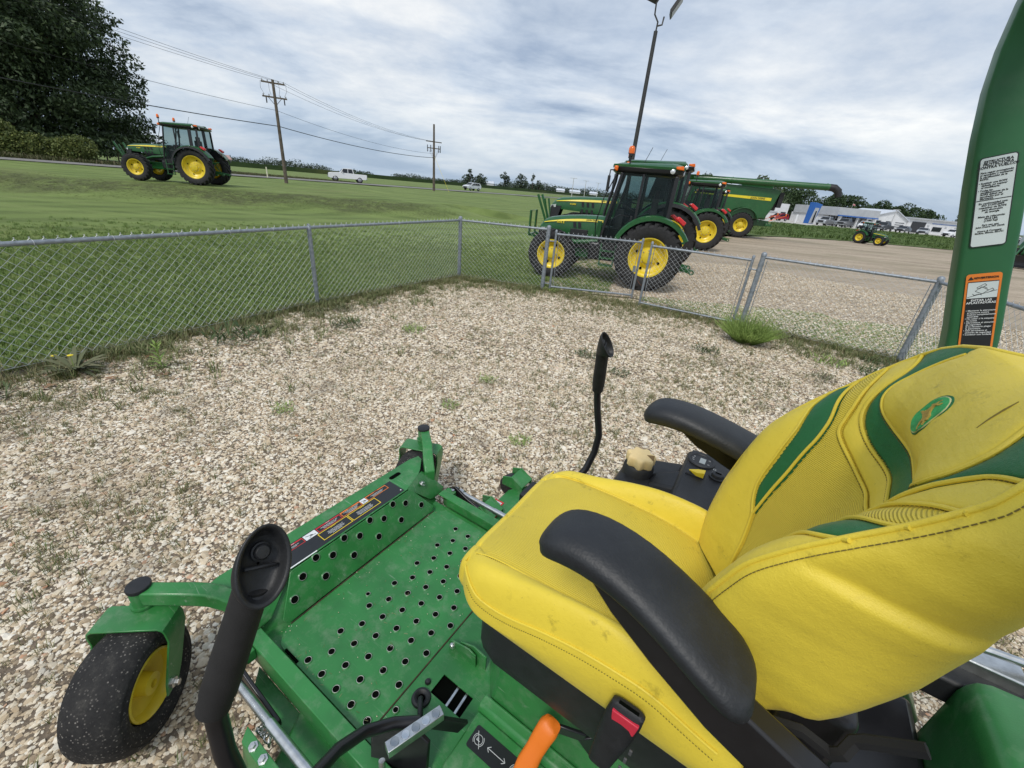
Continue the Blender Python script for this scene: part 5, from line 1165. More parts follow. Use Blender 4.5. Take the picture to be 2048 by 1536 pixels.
# steering levers
for sy in (1, -1):
    V_ = lambda x, y, z: Vector((x, sy * y, z))
    path = [V_(-1.022, .775, 1.125), V_(-1.018, .792, 1.06), V_(-1.030, .80, .98), V_(-1.050, .80, .90), V_(-1.062, .80, .85), V_(-1.060, .79, .76), V_(-1.045, .755, .67), V_(-1.01, .69, .60), V_(-.985, .60, .54), V_(-.985, .52, .485), V_(-1.02, .45, .45), V_(-1.075, .40, .44)]
    Q = []
    for a, b in zip(path[:-1], path[1:]): Q += [a, a.lerp(b, .5)]
    Q.append(path[-1]); mb = MB(); mb.tube(Q, .0165, 16); LV = M_('control_lever', mb, BLACKP)
    top, bot = V_(-1.038, .700, 1.300), V_(-1.018, .784, 1.098); d_l = (top - bot).normalized()
    mb = MB(); mb.tube([bot - d_l * .02, bot - d_l * .018, bot + d_l * .012, bot + d_l * .014, bot.lerp(top, .3), bot.lerp(top, .7), top], [.021, .025, .0255, .0272, .0275, .0262, .0262], 24); GR = ob('foam_grip', mb, pm('foam_rubber', (.013, .0125, .0125), .72, var=.2, scale=30, bump=.15, bscale=500), LV)
    n_o = Vector((-.90, 0, .43)).normalized(); e1 = (d_l - n_o * d_l.dot(n_o)).normalized(); e2 = n_o.cross(e1); ax1 = (Vector((1, 0, 0)) - d_l * d_l.x).normalized(); ax2 = d_l.cross(ax1)
    def rg(c, u_, v_, a_, b_): return [c + u_ * a_ * math.cos(q) + v_ * b_ * math.sin(q) for q in [2 * PI * k / 32 for k in range(32)]]
    oc = top + d_l * .034 + n_o * .016
    # circle frame aligned with opening frame
    f1 = (e1 - d_l * e1.dot(d_l)).normalized(); f2 = d_l.cross(f1); f2 = f2 if f2.dot(e2) > 0 else -f2
    R0 = rg(top - d_l * .004, f1, f2, .027, .027)
    oring = rg(oc, e1, e2, .062, .0405); mid = [(a * .42 + b * .58) + ((a * .42 + b * .58) - (top.lerp(oc, .6))).normalized() * .005 for a, b in zip(R0, oring)]
    lipo = rg(oc + n_o * .004, e1, e2, .0605, .039); lipi = rg(oc + n_o * .003, e1, e2, .0540, .0325); in1 = rg(oc - n_o * .012, e1, e2, .050, .0290); in2 = rg(oc - n_o * .020, e1, e2, .040, .022); in3 = rg(oc - n_o * .022, e1, e2, .002, .002)
    mb = MB(); mb.loft([R0, mid, oring, lipo, lipi, in1, in2, in3], caps=False); HD = ob('lever_head', mb, BLACK, LV); sb = HD.modifiers.new('sub', 'SUBSURF'); sb.levels = 1; sb.render_levels = 2
    mb = MB(); bc = oc + e1 * .018 - n_o * .019; mb.lathe([(.0145, 0), (.0145, .005), (.012, .006), (.0115, .010), (.009, .0125), (0, .013)], bc, n_o, 24); ob('thumb_button', mb, BLACK, HD)
    mb = MB(); mb.bar(oc - e1 * .004 - e2 * .024 - n_o * .012, oc - e1 * .004 + e2 * .024 - n_o * .012, .006, .008, n_o); ob('thumb_rest', mb, BLACK, HD, bevel=.003)
    # pivot plate and perforated bar
    mb = MB(); mb.prism([V_(-1.04, .40, .46), V_(-1.10, .36, .45), V_(-1.10, .38, .28), V_(-1.00, .48, .26), V_(-.97, .50, .36)], (0, 0, -.012)) if False else mb.prism([V_(-.955, .47, .40), V_(-1.05, .41, .44), V_(-1.12, .40, .40), V_(-1.13, .42, .28), V_(-.98, .50, .27)], V_(0, .012, 0)); ob('pivot_plate', mb, BLACKP, LV, bevel=.002)
    mb = MB(); mb.bar(V_(-1.115, .348, .452), V_(-1.055, .505, .452), .030, .032); PBR = ob('adjuster_bar', mb, ZINC, LV, bevel=.0015)
    for k in range(5):
        c = V_(-1.115, .348, .4685).lerp(V_(-1.055, .505, .4685), .12 + k * .185); mb = MB(); mb.lathe([(.0118, .0003), (.0085, -.001)] + [(.004, -.004), (0, -.0045)] if False else [(.0122, .0002), (.0115, .0008), (.006, .0003), (0, .0001)], c, (0, 0, 1), 18); ob('countersunk_hole', mb, pm('bright_dimple_%d%d' % (k, sy + 1), (.75, .76, .75) if k % 2 else (.45, .46, .45), .2, metal=1, var=.05), PBR)
    mb = MB(); mb.bar(V_(-1.105, .37, .425), V_(-1.16, .30, .35), .012, .05); ob('link_strap', mb, BLACKP, LV, bevel=.002)
    mb = MB(); mb.cyl(V_(-1.05, .52, .42), V_(-1.06, .53, .385), .009, 12); ob('bolt', mb, ZINC, LV)
# right console
mb = MB(); zt = .93
def con(z, g): return [(-1.462 + g, -.42, z), (-1.452 + g, -.84 - g, z), (-1.475, -.865 - g, z), (-1.76, -.865 - g, z), (-1.78, -.42, z)]
mb.loft([con(.62, .0), con(zt - .02, .0), con(zt, -.014)]); CN = M_('control_console', mb, BLACK, bevel=.012, seg=3)
mb = MB(); mb.prism([(-1.478, -.44, zt + .001), (-1.468, -.832, zt + .001), (-1.75, -.85, zt + .001), (-1.75, -.44, zt + .001)], (0, 0, .004)); ob('console_face', mb, BLACK, CN, bevel=.002)
gz = zt + .005
mb = MB(); mb.lathe([(.053, 0), (.053, .006), (.049, .0095), (.044, .0085), (.041, .005), (0, .005)], (-1.515, -.760, gz), n=36); GG = ob('hour_meter', mb, BLACK, CN)
mb = MB(); mb.box((-1.520, -.757, gz + .0058), (.022, .040, .0015)); ob('display', mb, pm('lcd_grey', (.30, .33, .33), .3, var=.05), GG)
for a, bd in ((.45, 'C'), (.0, 'E'), (-.45, 'V')): txt(bd, .009, LG, (-1.515 + .032 * math.cos(a), -.76 + .032 * math.sin(a), gz + .0062), (0, -1, 0), (1, 0, 0), GG)
for y in (-.775, -.742): mb = MB(); mb.cyl((-1.544, y, gz + .005), (-1.544, y, gz + .0062), .005, 12); ob('dial_button', mb, pm('dial_grey', (.15, .15, .15), .5), GG)
mb = MB(); mb.loft([[(-1.478, -.628, gz), (-1.478, -.668, gz), (-1.548, -.672, gz), (-1.548, -.634, gz)], [(-1.482, -.632, gz + .006), (-1.482, -.664, gz + .006), (-1.544, -.668, gz + .006), (-1.544, -.638, gz + .006)]]); SW = ob('switch_housing', mb, BLACK, CN, bevel=.002)
mb = MB(); mb.loft([[(-1.488, -.652, gz + .010), (-1.488, -.648, gz + .010), (-1.488, -.648, gz + .012), (-1.488, -.652, gz + .012)], [(-1.518, -.668, gz + .004), (-1.518, -.634, gz + .004), (-1.518, -.636, gz + .018), (-1.518, -.666, gz + .018)], [(-1.544, -.668, gz + .004), (-1.544, -.634, gz + .004), (-1.544, -.638, gz + .026), (-1.544, -.664, gz + .026)]]); ob('rocker_switch', mb, LY, SW, bevel=.002)
mb = MB(); mb.lathe([(.030, 0), (.030, .006), (.024, .008), (.021, .018), (.018, .02), (.0, .02)], (-1.588, -.684, gz), n=28); KS = ob('key_switch', mb, BLACK, CN)
mb = MB(); mb.box((-1.588, -.684, gz + .021), (.022, .005, .003)); ob('key_slot', mb, HOLE, KS)
mb = MB(); mb.lathe([(.017, 0), (.017, .004), (.012, .005), (.010, .009), (0, .009)], (-1.592, -.832, gz), n=20); ob('push_button', mb, BLACK, CN)
for y in (-.735, -.712): mb = ring2(-1.571, y + .0, .0045, .0012, 0, 2 * PI, gz + .0006); ob('symbol', mb, LG, CN, smooth=False)
# fuel tank neck and sun-bleached cap
mb = MB(); mb.loft([[(-1.20, -.50, .55), (-1.20, -.80, .55), (-1.47, -.86, .55), (-1.47, -.42, .55)], [(-1.225, -.52, .80), (-1.225, -.76, .80), (-1.465, -.84, .80), (-1.465, -.43, .80)], [(-1.25, -.54, .855), (-1.25, -.74, .855), (-1.46, -.82, .865), (-1.46, -.44, .865)]]); TK = M_('fuel_tank', mb, BLACK, bevel=.02, seg=3)
mb = MB(); mb.lathe([(.064, 0), (.060, .04), (.052, .05), (0, .05)], (-1.305, -.632, .85), n=28); ob('filler_neck', mb, BLACK, TK)
mb = MB(); mb.loft([[(-1.36, -.56, .85), (-1.36, -.66, .85), (-1.47, -.70, .86), (-1.47, -.52, .86)], [(-1.37, -.57, .875), (-1.37, -.65, .875), (-1.47, -.68, .915), (-1.47, -.54, .915)]]); ob('tank_shoulder', mb, BLACK, TK, bevel=.01)
mb = MB(); rings = []
for z, k_s, sq in ((.0, .92, 1), (.006, 1, 1), (.036, 1, 1), (.043, .93, 1), (.045, .86, 1)):
    rings.append([((-1.305 + (.054 + .0065 * math.cos(7 * q)) * k_s * math.cos(q)), -.632 + (.054 + .0065 * math.cos(7 * q)) * k_s * math.sin(q), .898 + z) for q in [2 * PI * k / 84 for k in range(84)]])
mb.loft(rings); FC = M_('fuel_cap', mb, pm('faded_yellow_plastic', (.80, .61, .30), .62, var=.08, scale=8, bump=.06, bscale=200))
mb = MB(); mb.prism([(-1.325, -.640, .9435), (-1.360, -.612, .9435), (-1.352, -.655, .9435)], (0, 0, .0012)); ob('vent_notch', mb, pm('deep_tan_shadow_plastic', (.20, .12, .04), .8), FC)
# hoses below the seat edge
mb = MB(); mb.tube([(-1.62, -.33, .90), (-1.66, -.36, .86), (-1.72, -.37, .80), (-1.74, -.36, .70)], .009, 8); M_('hose', mb, BLACK)
# grass clippings and grit lying on the foot plate
mbx = MB(); mbx.add([(-.006, -.0006, 0), (.006, -.0004, .0004), (.006, .0006, .0004), (-.006, .0006, 0)], [(0, 1, 2, 3)]); clip_ = shape('clipping', mbx, GDRY)
mbx = MB(); mbx.box((0, 0, .0008), (.0026, .002, .0016)); grit_ = shape('grit', mbx, STONE)
n = 420; fx = RNG.uniform(-.90, -.37, n); fy = RNG.uniform(-.44, .47, n); near_e = (np.minimum(np.abs(fx + .372), np.abs(fy - .47)) < .05) | (RNG.random(n) < .35); fx, fy = fx[near_e], fy[near_e]; n = len(fx)
ct, st_ = math.cos(2.5918), math.sin(2.5918); P = np.c_[-0.88724 + fx * ct - fy * st_, 1.56726 + fx * st_ + fy * ct, np.full(n, .2642)]
gn_scatter('plate_debris', P, np.c_[np.zeros(n), np.zeros(n), RNG.uniform(0, 6.28, n)], np.ones((n, 3)) * RNG.uniform(.6, 1.3, n)[:, None], RNG.integers(0, 2, n), [clip_, grit_], 'dry grass clippings and grit lying on the foot plate')
# roll bar
mb = MB(); mb.box((-1.83, 0, 1.02), (.10, .54, .34)); M_('seat_back_frame', mb, BLACKP, bevel=.02)
ROPSM = pm('shaded_green_paint', (.022, .125, .045), .42, var=.12, scale=5, dirt=.3, dirtcol=(.10, .17, .11))  # mower green darkened in colour to stand for shade on the roll bar
pth = [(-2.115, .637, .55, 0), (-2.075, .637, 1.2, 0), (-2.045, .637, 1.50, 0), (-2.005, .637, 1.66, 0), (-1.975, .637, 1.76, 0), (-1.942, .637, 1.88, 0), (-1.912, .637, 1.98, 0), (-1.885, .637, 2.08, 0), (-1.865, .637, 2.17, 0), (-1.855, .632, 2.24, .1), (-1.85, .615, 2.31, .3), (-1.848, .58, 2.375, .6), (-1.848, .52, 2.43, .95), (-1.848, .44, 2.46, 1.25), (-1.848, .34, 2.472, 1.5), (-1.848, 0, 2.474, PI / 2)]
full = pth + [(x, -y, z, PI - a) for x, y, z, a in pth[::-1][1:]]
mb = MB(); rings = []
for i, (x, y, z, a) in enumerate(full):
    a0, b0 = full[max(0, i - 1)], full[min(len(full) - 1, i + 1)]; tg = Vector((b0[0] - a0[0], b0[1] - a0[1], b0[2] - a0[2])).normalized()
    xd = (Vector((1, 0, 0)) - tg * tg.x).normalized(); yd = tg.cross(xd).normalized(); cc = Vector((x, y, z)); hx, hy, rr = .047, .037, .010; rg_ = []
    for sx, sy in ((1, 1), (-1, 1), (-1, -1), (1, -1)):
        for q in range(4):
            t_ = q / 3 * PI / 2; base = {(1, 1): 0, (-1, 1): PI / 2, (-1, -1): PI, (1, -1): 3 * PI / 2}[(sx, sy)]
            rg_.append(cc + xd * (sx * (hx - rr) + rr * math.cos(base + t_)) + yd * (sy * (hy - rr) + rr * math.sin(base + t_)))
    rings.append(rg_)
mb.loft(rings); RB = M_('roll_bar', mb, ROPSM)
# labels on the inner face of the right-hand post (local frame: u across, v up the post)
yf = -.5975
lp0 = Vector((-1.9205, yf, 1.95)); upv = Vector((-1.885 - -1.942, 0, 2.08 - 1.88)); upv = Vector((.057, 0, .2)).normalized(); acr = Vector((-upv.z, 0, upv.x)) * 1.0  # acr points to the machine's rear = right in the reader's view
def lm(cx, cv, off=.0006): return frame(lp0 + acr * cx + upv * cv + Vector((0, off, 0)), acr, upv)
def rounded(w_, h_, r_, n=5):
    P = []
    for sx, sy, b0 in ((1, 1, 0), (-1, 1, PI / 2), (-1, -1, PI), (1, -1, 3 * PI / 2)):
        for q in range(n): a = b0 + PI / 2 * q / (n - 1); P.append((sx * (w_ / 2 - r_) + r_ * math.cos(a), sy * (h_ / 2 - r_) + r_ * math.sin(a), 0))
    return P
def plate(name, w_, h_, r_, mat, M, parent):
    mb = MB(); P = rounded(w_, h_, r_); mb.add(P, [tuple(range(len(P)))]); me = mb.mesh(name, mat, False); return put(me, name, M, parent)
lp0 = Vector((-1.9165, yf, 1.943)); upv = Vector((.30, 0, .954)).normalized(); acr = Vector((-upv.z, 0, upv.x))
LGR = pm('label_pale_grey', (.60, .66, .66), .45, var=.04)
MX = {}
def put(me, name, M, parent, **tags):
    o = bpy.data.objects.new(name, me); C.objects.link(o); o.parent = parent; o.matrix_local = (MX[parent.name].inverted() @ M) if parent is not RB else M
    MX[o.name] = M; return o
b0 = plate('certification_label', .059, .196, .006, LB, lm(0, 0), RB)
plate('label_face', .055, .192, .005, LGR, lm(0, 0, .0012), b0)
mb = MB(); mb.box((0, 0, 0), (.054, .0016, .0003)); put(mb.mesh('divider_line', LB, False), 'divider_line', lm(0, .006, .0016), b0)
def rt(body, size, mat, cx, cv, parent, align='CENTER', bold=.012, line=1.0): return put(text_mesh(body, size, mat, align=align, bold=bold, line=line), 'lettering', lm(cx, cv, .0017), parent)
rt('ESTRUCTURA\nPROTECTORA\nCONTRA VUELCOS', .0072, LB, 0, .082, b0, bold=.02, line=.82)
rt('Para seguir protegiendo\nal operador y mantener\nla certificaci\u00f3n de la\nROPS:', .0052, LB, -.0255, .0585, b0, 'LEFT', line=.9)
rt('\u2022 Sustituir una ROPS\n   da\u00f1ada, no reparar\n   ni modificarla.', .0052, LB, -.0262, .0385, b0, 'LEFT', line=.9)
rt('\u2022 Todas las\n   modificaciones de la\n   ROPS deben ser\n   aprobadas por el\n   fabricante.', .0052, LB, -.0262, .0185, b0, 'LEFT', line=.85)
rt('En conformidad con:\nISO 21299:2009\nrequisitos de ROPS\npara absorci\u00f3n\nde energ\u00eda', .0054, LB, 0, -.0105, b0, line=.9)
rt('Masa de referencia:\n3018 LBS.\n(1365 Kg)', .0054, LB, 0, -.0350, b0, line=.9)
rt('Para uso con\nJohn Deere 997 Ztrak', .0050, LB, 0, -.0510, b0, line=.9); rt('Deere & Company\nMoline, Illinois, EE.UU.', .0050, LB, 0, -.0645, b0, line=.9)
b1 = plate('overturn_warning_label', .059, .215, .006, LO, lm(.0015, -.268), RB)
mb = MB(); mb.box((0, 0, 0), (.051, .186, .0004)); put(mb.mesh('label_face', LB, False), 'label_face', lm(.0015, -.272, .0012), b1)
mb = MB(); mb.box((0, 0, 0), (.050, .038, .0004)); put(mb.mesh('pictogram_field', LGR, False), 'pictogram_field', lm(.0015, -.2, .0016), b1)
rt('ADVERTENCIA', .0062, LB, .005, -.1705, b1, bold=.02)
mb = MB(); mb.add([(-.0045, -.0035, 0), (.0045, -.0035, 0), (0, .0045, 0)], [(0, 1, 2)]); put(mb.mesh('alert_triangle', LB, False), 'alert_triangle', lm(-.020, -.1705, .0018), b1)
def line_mesh(segs, wd): 
    mb = MB()
    for a, b in segs: mb.bar((a[0], a[1], 0), (b[0], b[1], 0), wd, .0003)
    return mb.mesh('tipping_mower_pictogram', LB, False)
sg = [((-.024, -.016), (.024, -.002)), ((-.012, -.002), (-.002, .008)), ((-.002, .008), (.010, -.001)), ((.010, -.001), (.0, -.009)), ((.0, -.009), (-.012, -.002)), ((-.010, .006), (.003, .015)), ((.003, .015), (.006, .011)), ((.006, .011), (-.006, .003)), ((-.006, .003), (-.010, .006)), ((.006, -.004), (.016, .003)), ((.016, .003), (.019, -.001)), ((.019, -.001), (.009, -.007)), ((-.014, -.012), (-.006, -.009)), ((-.006, -.009), (.0, -.012)), ((-.016, -.008), (-.012, -.013)), ((.002, .008), (.008, .003))]
put(line_mesh(sg, .0010), 'tipping_mower_pictogram', lm(.0015, -.2, .0019), b1)
rt('EVITAR LAS\nAPLASTADURAS', .0068, LW, .0015, -.2275, b1, bold=.02, line=.9)
rt('\u2022 Mantener la estructura\n  protectora contra\n  vuelcos completamente\n  extendida\n\u2022 No saltar si la m\u00e1quina\n  se vuelca\n\u2022 Abrocharse el cintur\u00f3n\n  de seguridad\n  Si es necesario plegar\n  la estructura:\n\u2022 NO abrocharse el\n  cintur\u00f3n de seguridad\n\u2022 Conducir con cuidado', .0050, LW, -.0222, -.2795, b1, 'LEFT', line=1.0)

def put(me, name, M, parent, **tags):
    o = bpy.data.objects.new(name, me); C.objects.link(o); o.parent = parent; o.matrix_local = M
    for k, v in tags.items(): o['category' if k == 'cat' else k] = v
    return o
# ---------------------------------------------------------------- tractors
def lug_tyre(R, W, rim, n=22, lug=.05):
    """agricultural tyre with chevron lugs, axis along y, centre at origin; returns (tyre mb)"""
    mb = MB(); r0 = R - lug; h = W / 2
    mb.lathe([(rim, -h * .72), (rim + .03, -h * .86), (rim + (r0 - rim) * .45, -h * 1.0), (r0 - .05, -h * .97), (r0 - .012, -h * .8), (r0, -h * .45), (r0, h * .45), (r0 - .012, h * .8), (r0 - .05, h * .97), (rim + (r0 - rim) * .45, h), (rim + .03, h * .86), (rim, h * .72)], (0, 0, 0), (0, 1, 0), 56, caps=False)
    for k in range(n):
        for sg in (-1, 1):
            a0 = 2 * PI * (k + (.5 if sg > 0 else 0)) / n; P = []
            # lug from near the centre line out to the shoulder and down the side
            for (yy, da, rb, rt_) in ((-.06 * W, .30, r0 - .01, R), (h * .55, .12, r0 - .01, R), (h * .93, .0, r0 - .06, R - .02), (h * 1.0, -.02, r0 - .12, R - .10)):
                wdt = .036 if yy < h * .5 else .045
                for rr, e in ((rb, 0), (rt_, 0), (rt_, 1), (rb, 1)):
                    aa = a0 + da * (1 if True else 1) + e * wdt / R * 1.7; P.append((rr * math.cos(aa), sg * yy, rr * math.sin(aa)))
            rings = [P[i * 4:(i + 1) * 4] for i in range(4)]; mb.loft(rings)
    return mb
def rim_mb(rr, W, holes=8, hub=.12, deep=.75, out=1):
    mb = MB(); h = W / 2 * .74; d = h * (1 - deep)
    mb.lathe([(rr + .012, out * (h - .02)), (rr + .014, out * (h + .012)), (rr - .012, out * (h + .010)), (rr - .022, out * (h - .03)), (rr - .050, out * (h - .045)), (rr - .058, out * (h - .09)), (rr * .84, out * (d + .01)), (rr * .80, out * (d - .015)), (rr * .60, out * (d - .045)), (rr * .50, out * (d - .02)), (hub * 1.5, out * (d + .0)), (hub * 1.4, out * (d + .02)), (hub, out * (d + .03)), (hub * .95, out * (d + .075)), (hub * .35, out * (d + .09)), (0, out * (d + .09))], (0, 0, 0), (0, 1, 0), 40, caps=False)
    mb.lathe([(rr - .03, -out * h), (rr - .06, 0), (rr - .055, out * (h - .10))], (0, 0, 0), (0, 1, 0), 40, caps=False)
    mb.mi = 1
    for k in range(holes):
        a = 2 * PI * k / holes; c = Vector((hub * 1.22 * math.cos(a), out * (d + .027), hub * 1.22 * math.sin(a))); mb.cyl(c - Vector((0, out * .02, 0)), c + Vector((0, out * .018, 0)), .013, 6)
    mb.mi = 2
    for k in range(4):
        a = 2 * PI * k / 4 + .4; c = Vector((rr * .66 * math.cos(a), out * (d - .02), rr * .66 * math.sin(a))); mb.cyl(c, c + Vector((0, out * .012, 0)), .03, 12)
    return mb
def wheel(nm, parent, x, y, R, W, rr, steer=0, lug=.05, n=22):
    out = 1 if y > 0 else -1
    t = empty(nm, (x, y, R), steer); t.parent = parent
    t2 = t
    key = ('tyre', R, W, rr)
    if key not in WM: WM[key] = lug_tyre(R, W, rr, n, lug).mesh('tyre', RUBBER, True); WM[key].set_sharp_from_angle(angle=math.radians(30))
    o = bpy.data.objects.new('tyre', WM[key]); C.objects.link(o); o.parent = t2
    kr = ('rim', R, W, rr, out)
    if kr not in WM: WM[kr] = rim_mb(rr, W, out=out, hub=rr * .3).mesh('rim', [YELLOW, ZINC, HOLE], True)
    o2 = bpy.data.objects.new('rim', WM[kr]); C.objects.link(o2); o2.parent = t2
    return t
WM = {}
YST = pm('decal_yellow', (.80, .64, .03), .4, var=.05)
SILV = pm('light_silver', (.6, .64, .68), .25, var=.1, metal=.5)
def tractor(label, loc, hd, kind='small', beacon=True, text=None, num=None, group=None, steer=0, loader=False, mirror=True, scale=1):
    """local frame: x forward, y left, z up, origin on the ground under the middle of the rear axle"""
    big = kind == 'big'
    P = dict(wb=2.19, Rr=.735, Wr=.43, rr=.41, Rf=.555, Wf=.30, rf=.315, ty=.76, tf=.70, hoodz=1.46, hoodn=1.20, nose=2.66, hw=.33, cabf=1.08, cabr=-.26, cabw=.60, rz=2.38, top=2.62, fend=1.42)
    if big: P = dict(wb=2.76, Rr=.86, Wr=.50, rr=.53, Rf=.64, Wf=.42, rf=.36, ty=.92, tf=.90, hoodz=1.80, hoodn=1.60, nose=3.45, hw=.40, cabf=1.42, cabr=-.30, cabw=.74, rz=2.62, top=2.86, fend=1.72)
    T = empty('tractor', loc, hd, scale, label=label, cat='tractor', group=group)
    p = lambda name, mb, mat, par=None, **k: ob(name, mb, mat, par or T, **k)
    for sy in (1, -1):
        wheel('rear_wheel', T, 0, sy * P['ty'], P['Rr'], P['Wr'], P['rr'], 0, .05, 22)
        wheel('front_wheel', T, P['wb'], sy * P['tf'], P['Rf'], P['Wf'], P['rf'], steer, .038, 20)
    # chassis, transmission, axles
    mb = MB(); mb.box((P['wb'] * .5, 0, .78 if big else .66), (P['wb'] * .95, .44, .34)); mb.box((.05, 0, P['Rr'] + .05), (.62, .52, .60)); mb.cyl((0, -P['ty'] + .1, P['Rr']), (0, P['ty'] - .1, P['Rr']), .12, 14); mb.box((P['wb'], 0, P['Rf'] + .05), (.26, P['tf'] * 1.7, .16)); mb.box((P['wb'] * 1.0 + .15, 0, P['Rf'] + .2), (.9 if big else .7, .36, .32)); p('chassis', mb, GREEN if not big else GREEN, bevel=.02)
    mb = MB(); mb.box((P['wb'] * .62, 0, P['hoodz'] - .50), (P['wb'] * .60, P['hw'] * 1.35, .56)); p('engine', mb, BLACKP, bevel=.02)
    # hood
    mb = MB(); rings = []
    x1 = P['cabf'] + .02; xn = P['nose']; hz, hn, hw = P['hoodz'], P['hoodn'], P['hw']
    for t in (0, .15, .35, .55, .72, .84, .92, .965, .985):
        x = x1 + (xn - x1) * t; z = hz + (hn - hz) * (t ** 2.2) * .75 - (.20 * max(0, t - .9) / .085 * .6); w_ = hw * (1 - .12 * t - (.16 * max(0, t - .84) / .145)); zb = hz - .50 + (.05 * t if not big else .08 * t)
        if t > .9: zb = hz - .46
        rings.append([(x, -w_, zb), (x, -w_ * 1.02, z - .20), (x, -w_ * .94, z - .075), (x, -w_ * .70, z - .015), (x, -w_ * .35, z), (x, 0, z + .006), (x, w_ * .35, z), (x, w_ * .70, z - .015), (x, w_ * .94, z - .075), (x, w_ * 1.02, z - .20), (x, w_, zb)])
    mb.loft(rings, closed=False, caps=False); mb.add(rings[-1], [tuple(range(11))]); mb.add(rings[0], [tuple(range(10, -1, -1))]); HD_ = p('hood', mb, GREEN, bevel=.0)
    # grille and headlights
    mb = MB(); zt_ = hn - .12
    mb.loft([[(xn - .05, y, z) for y, z in ((-hw * .72, zt_ - .42), (-hw * .76, zt_), (hw * .76, zt_), (hw * .72, zt_ - .42))], [(xn + .01, y, z) for y, z in ((-hw * .60, zt_ - .40), (-hw * .62, zt_ - .06), (hw * .62, zt_ - .06), (hw * .60, zt_ - .40))]]); p('grille', mb, BLACK, HD_, bevel=.02)
    mb = MB()
    for sy in (1, -1): mb.prism([(xn - .34, sy * hw * .93, zt_ - .02), (xn - .02, sy * hw * .74, zt_ - .03), (xn - .02, sy * hw * .72, zt_ - .42), (xn - .16, sy * hw * .90, zt_ - .44), (xn - .26, sy * hw * .94, zt_ - .30)], (0, sy * .006, 0))
    p('side_screen', mb, BLACK, HD_)
    for sy in (1, -1):
        mb = MB(); mb.loft([[(xn - .17, sy * hw * .90, zt_ + .02), (xn - .17, sy * hw * .90, zt_ - .07), (xn + .0, sy * hw * .60, zt_ - .10), (xn + .0, sy * hw * .60, zt_ - .02)], [(xn - .165, sy * (hw * .90 + .012), zt_ + .015), (xn - .165, sy * (hw * .90 + .012), zt_ - .065), (xn + .012, sy * hw * .62, zt_ - .09), (xn + .012, sy * hw * .62, zt_ - .03)]]); p('headlight', mb, LAMP, HD_)
        # yellow stripe following the hood side
        mb = MB(); V = []; F = []; m_ = 14
        for q in range(m_ + 1):
            t = .02 + .90 * q / m_; x = x1 + (xn - x1) * t; z = hz + (hn - hz) * (t ** 2.2) * .75; w_ = hw * (1 - .12 * t - (.16 * max(0, t - .84) / .145)); hh = (.052 if not big else .06) * (1 - max(0, t - .45) / .62)
            za = z - .082; V += [(x, sy * (w_ * .948 + .012), za), (x, sy * (w_ * 1.0 + .014), za - hh)]
            if q: F.append((2 * q - 2, 2 * q - 1, 2 * q + 1, 2 * q))
        mb.add(V, F); ST = p('yellow_stripe', mb, YST, HD_, smooth=False)
        if text:
            t = .13; x = x1 + (xn - x1) * t
            put(text_mesh(text, .05, LB, bold=.015, ext=.001), 'lettering', frame((x1 + (xn - x1) * .18, sy * (hw * 1.0 + .006), hz - .108), (-sy, 0, 0.0), (0, -.25 * sy * sy * 0, 1)), HD_)
        if num:
            put(text_mesh(num, .065, YST, bold=.03, ext=.001), 'lettering', frame((x1 + (xn - x1) * .66, sy * (hw * .985 + .006), hz - (.215 if not big else .26)), (-sy, 0, 0.0), (0, 0, 1)), HD_)
        # side vents
        for q in range(3 if big else 2):
            for rw in range(2 if big else 1):
                x = x1 + (xn - x1) * (.36 + .075 * q); z = hz - .24 - .2 * rw; mb = MB(); mb.prism([(x - .045, sy * hw * 1.0, z - .06), (x + .03, sy * hw * 1.0, z - .06), (x + .05, sy * hw * 1.0, z + .06), (x - .02, sy * hw * 1.0, z + .06)], (0, sy * .008, 0)); p('side_vent', mb, BLACK, HD_)
        if not big:
            mb = MB(); mb.box((x1 + (xn - x1) * .36, sy * (hw + .01), hz - .40), (.42, .03, .14)); p('side_vent', mb, BLACK, HD_, bevel=.01)
    # loader-ready side frames under the hood
    for sy in (1, -1):
        mb = MB(); mb.tube([(P['cabf'] + .10, sy * (hw + .06), hz - .55), (P['wb'] * .78, sy * (hw + .04), hz - .62), (P['wb'] * 1.02, sy * hw * .8, P['Rf'] + .35)], .055, 8); mb.box((P['cabf'] + .12, sy * (hw + .05), hz - .33), (.10, .07, .46)); p('side_frame', mb, GREEN, bevel=.01)
    if not big:
        mb = MB(); 
        for sy in (1, -1): mb.box((xn + .22, sy * .31, 1.16), (.035, .10, .56)); mb.bar((xn + .22, sy * .31, .90), (xn - .1, sy * .2, .80), .05, .06)
        mb.box((xn + .22, 0, .88), (.04, .66, .05)); mb.cyl((xn + .22, -.3, 1.43), (xn + .22, .3, 1.43), .008, 6); p('front_guard', mb, GREEN)
    else:
        mb = MB()
        for sy in (1, -1): mb.bar((xn + .42, sy * .36, 1.72), (xn + .12, sy * .30, 1.0), .05, .07); mb.bar((xn + .20, sy * .36, 1.62), (xn + .05, sy * .30, 1.0), .04, .05)
        mb.box((xn + .02, 0, .95), (.14, .7, .16)); p('front_guard', mb, GREEN)
    # cab
    cf, cr_, cw, rz, tp_ = P['cabf'], P['cabr'], P['cabw'], P['rz'], P['top']
    fl = .92 if not big else 1.12
    A = lambda x, y, z: Vector((x, y, z))
    lean = .20
    pil = MB()
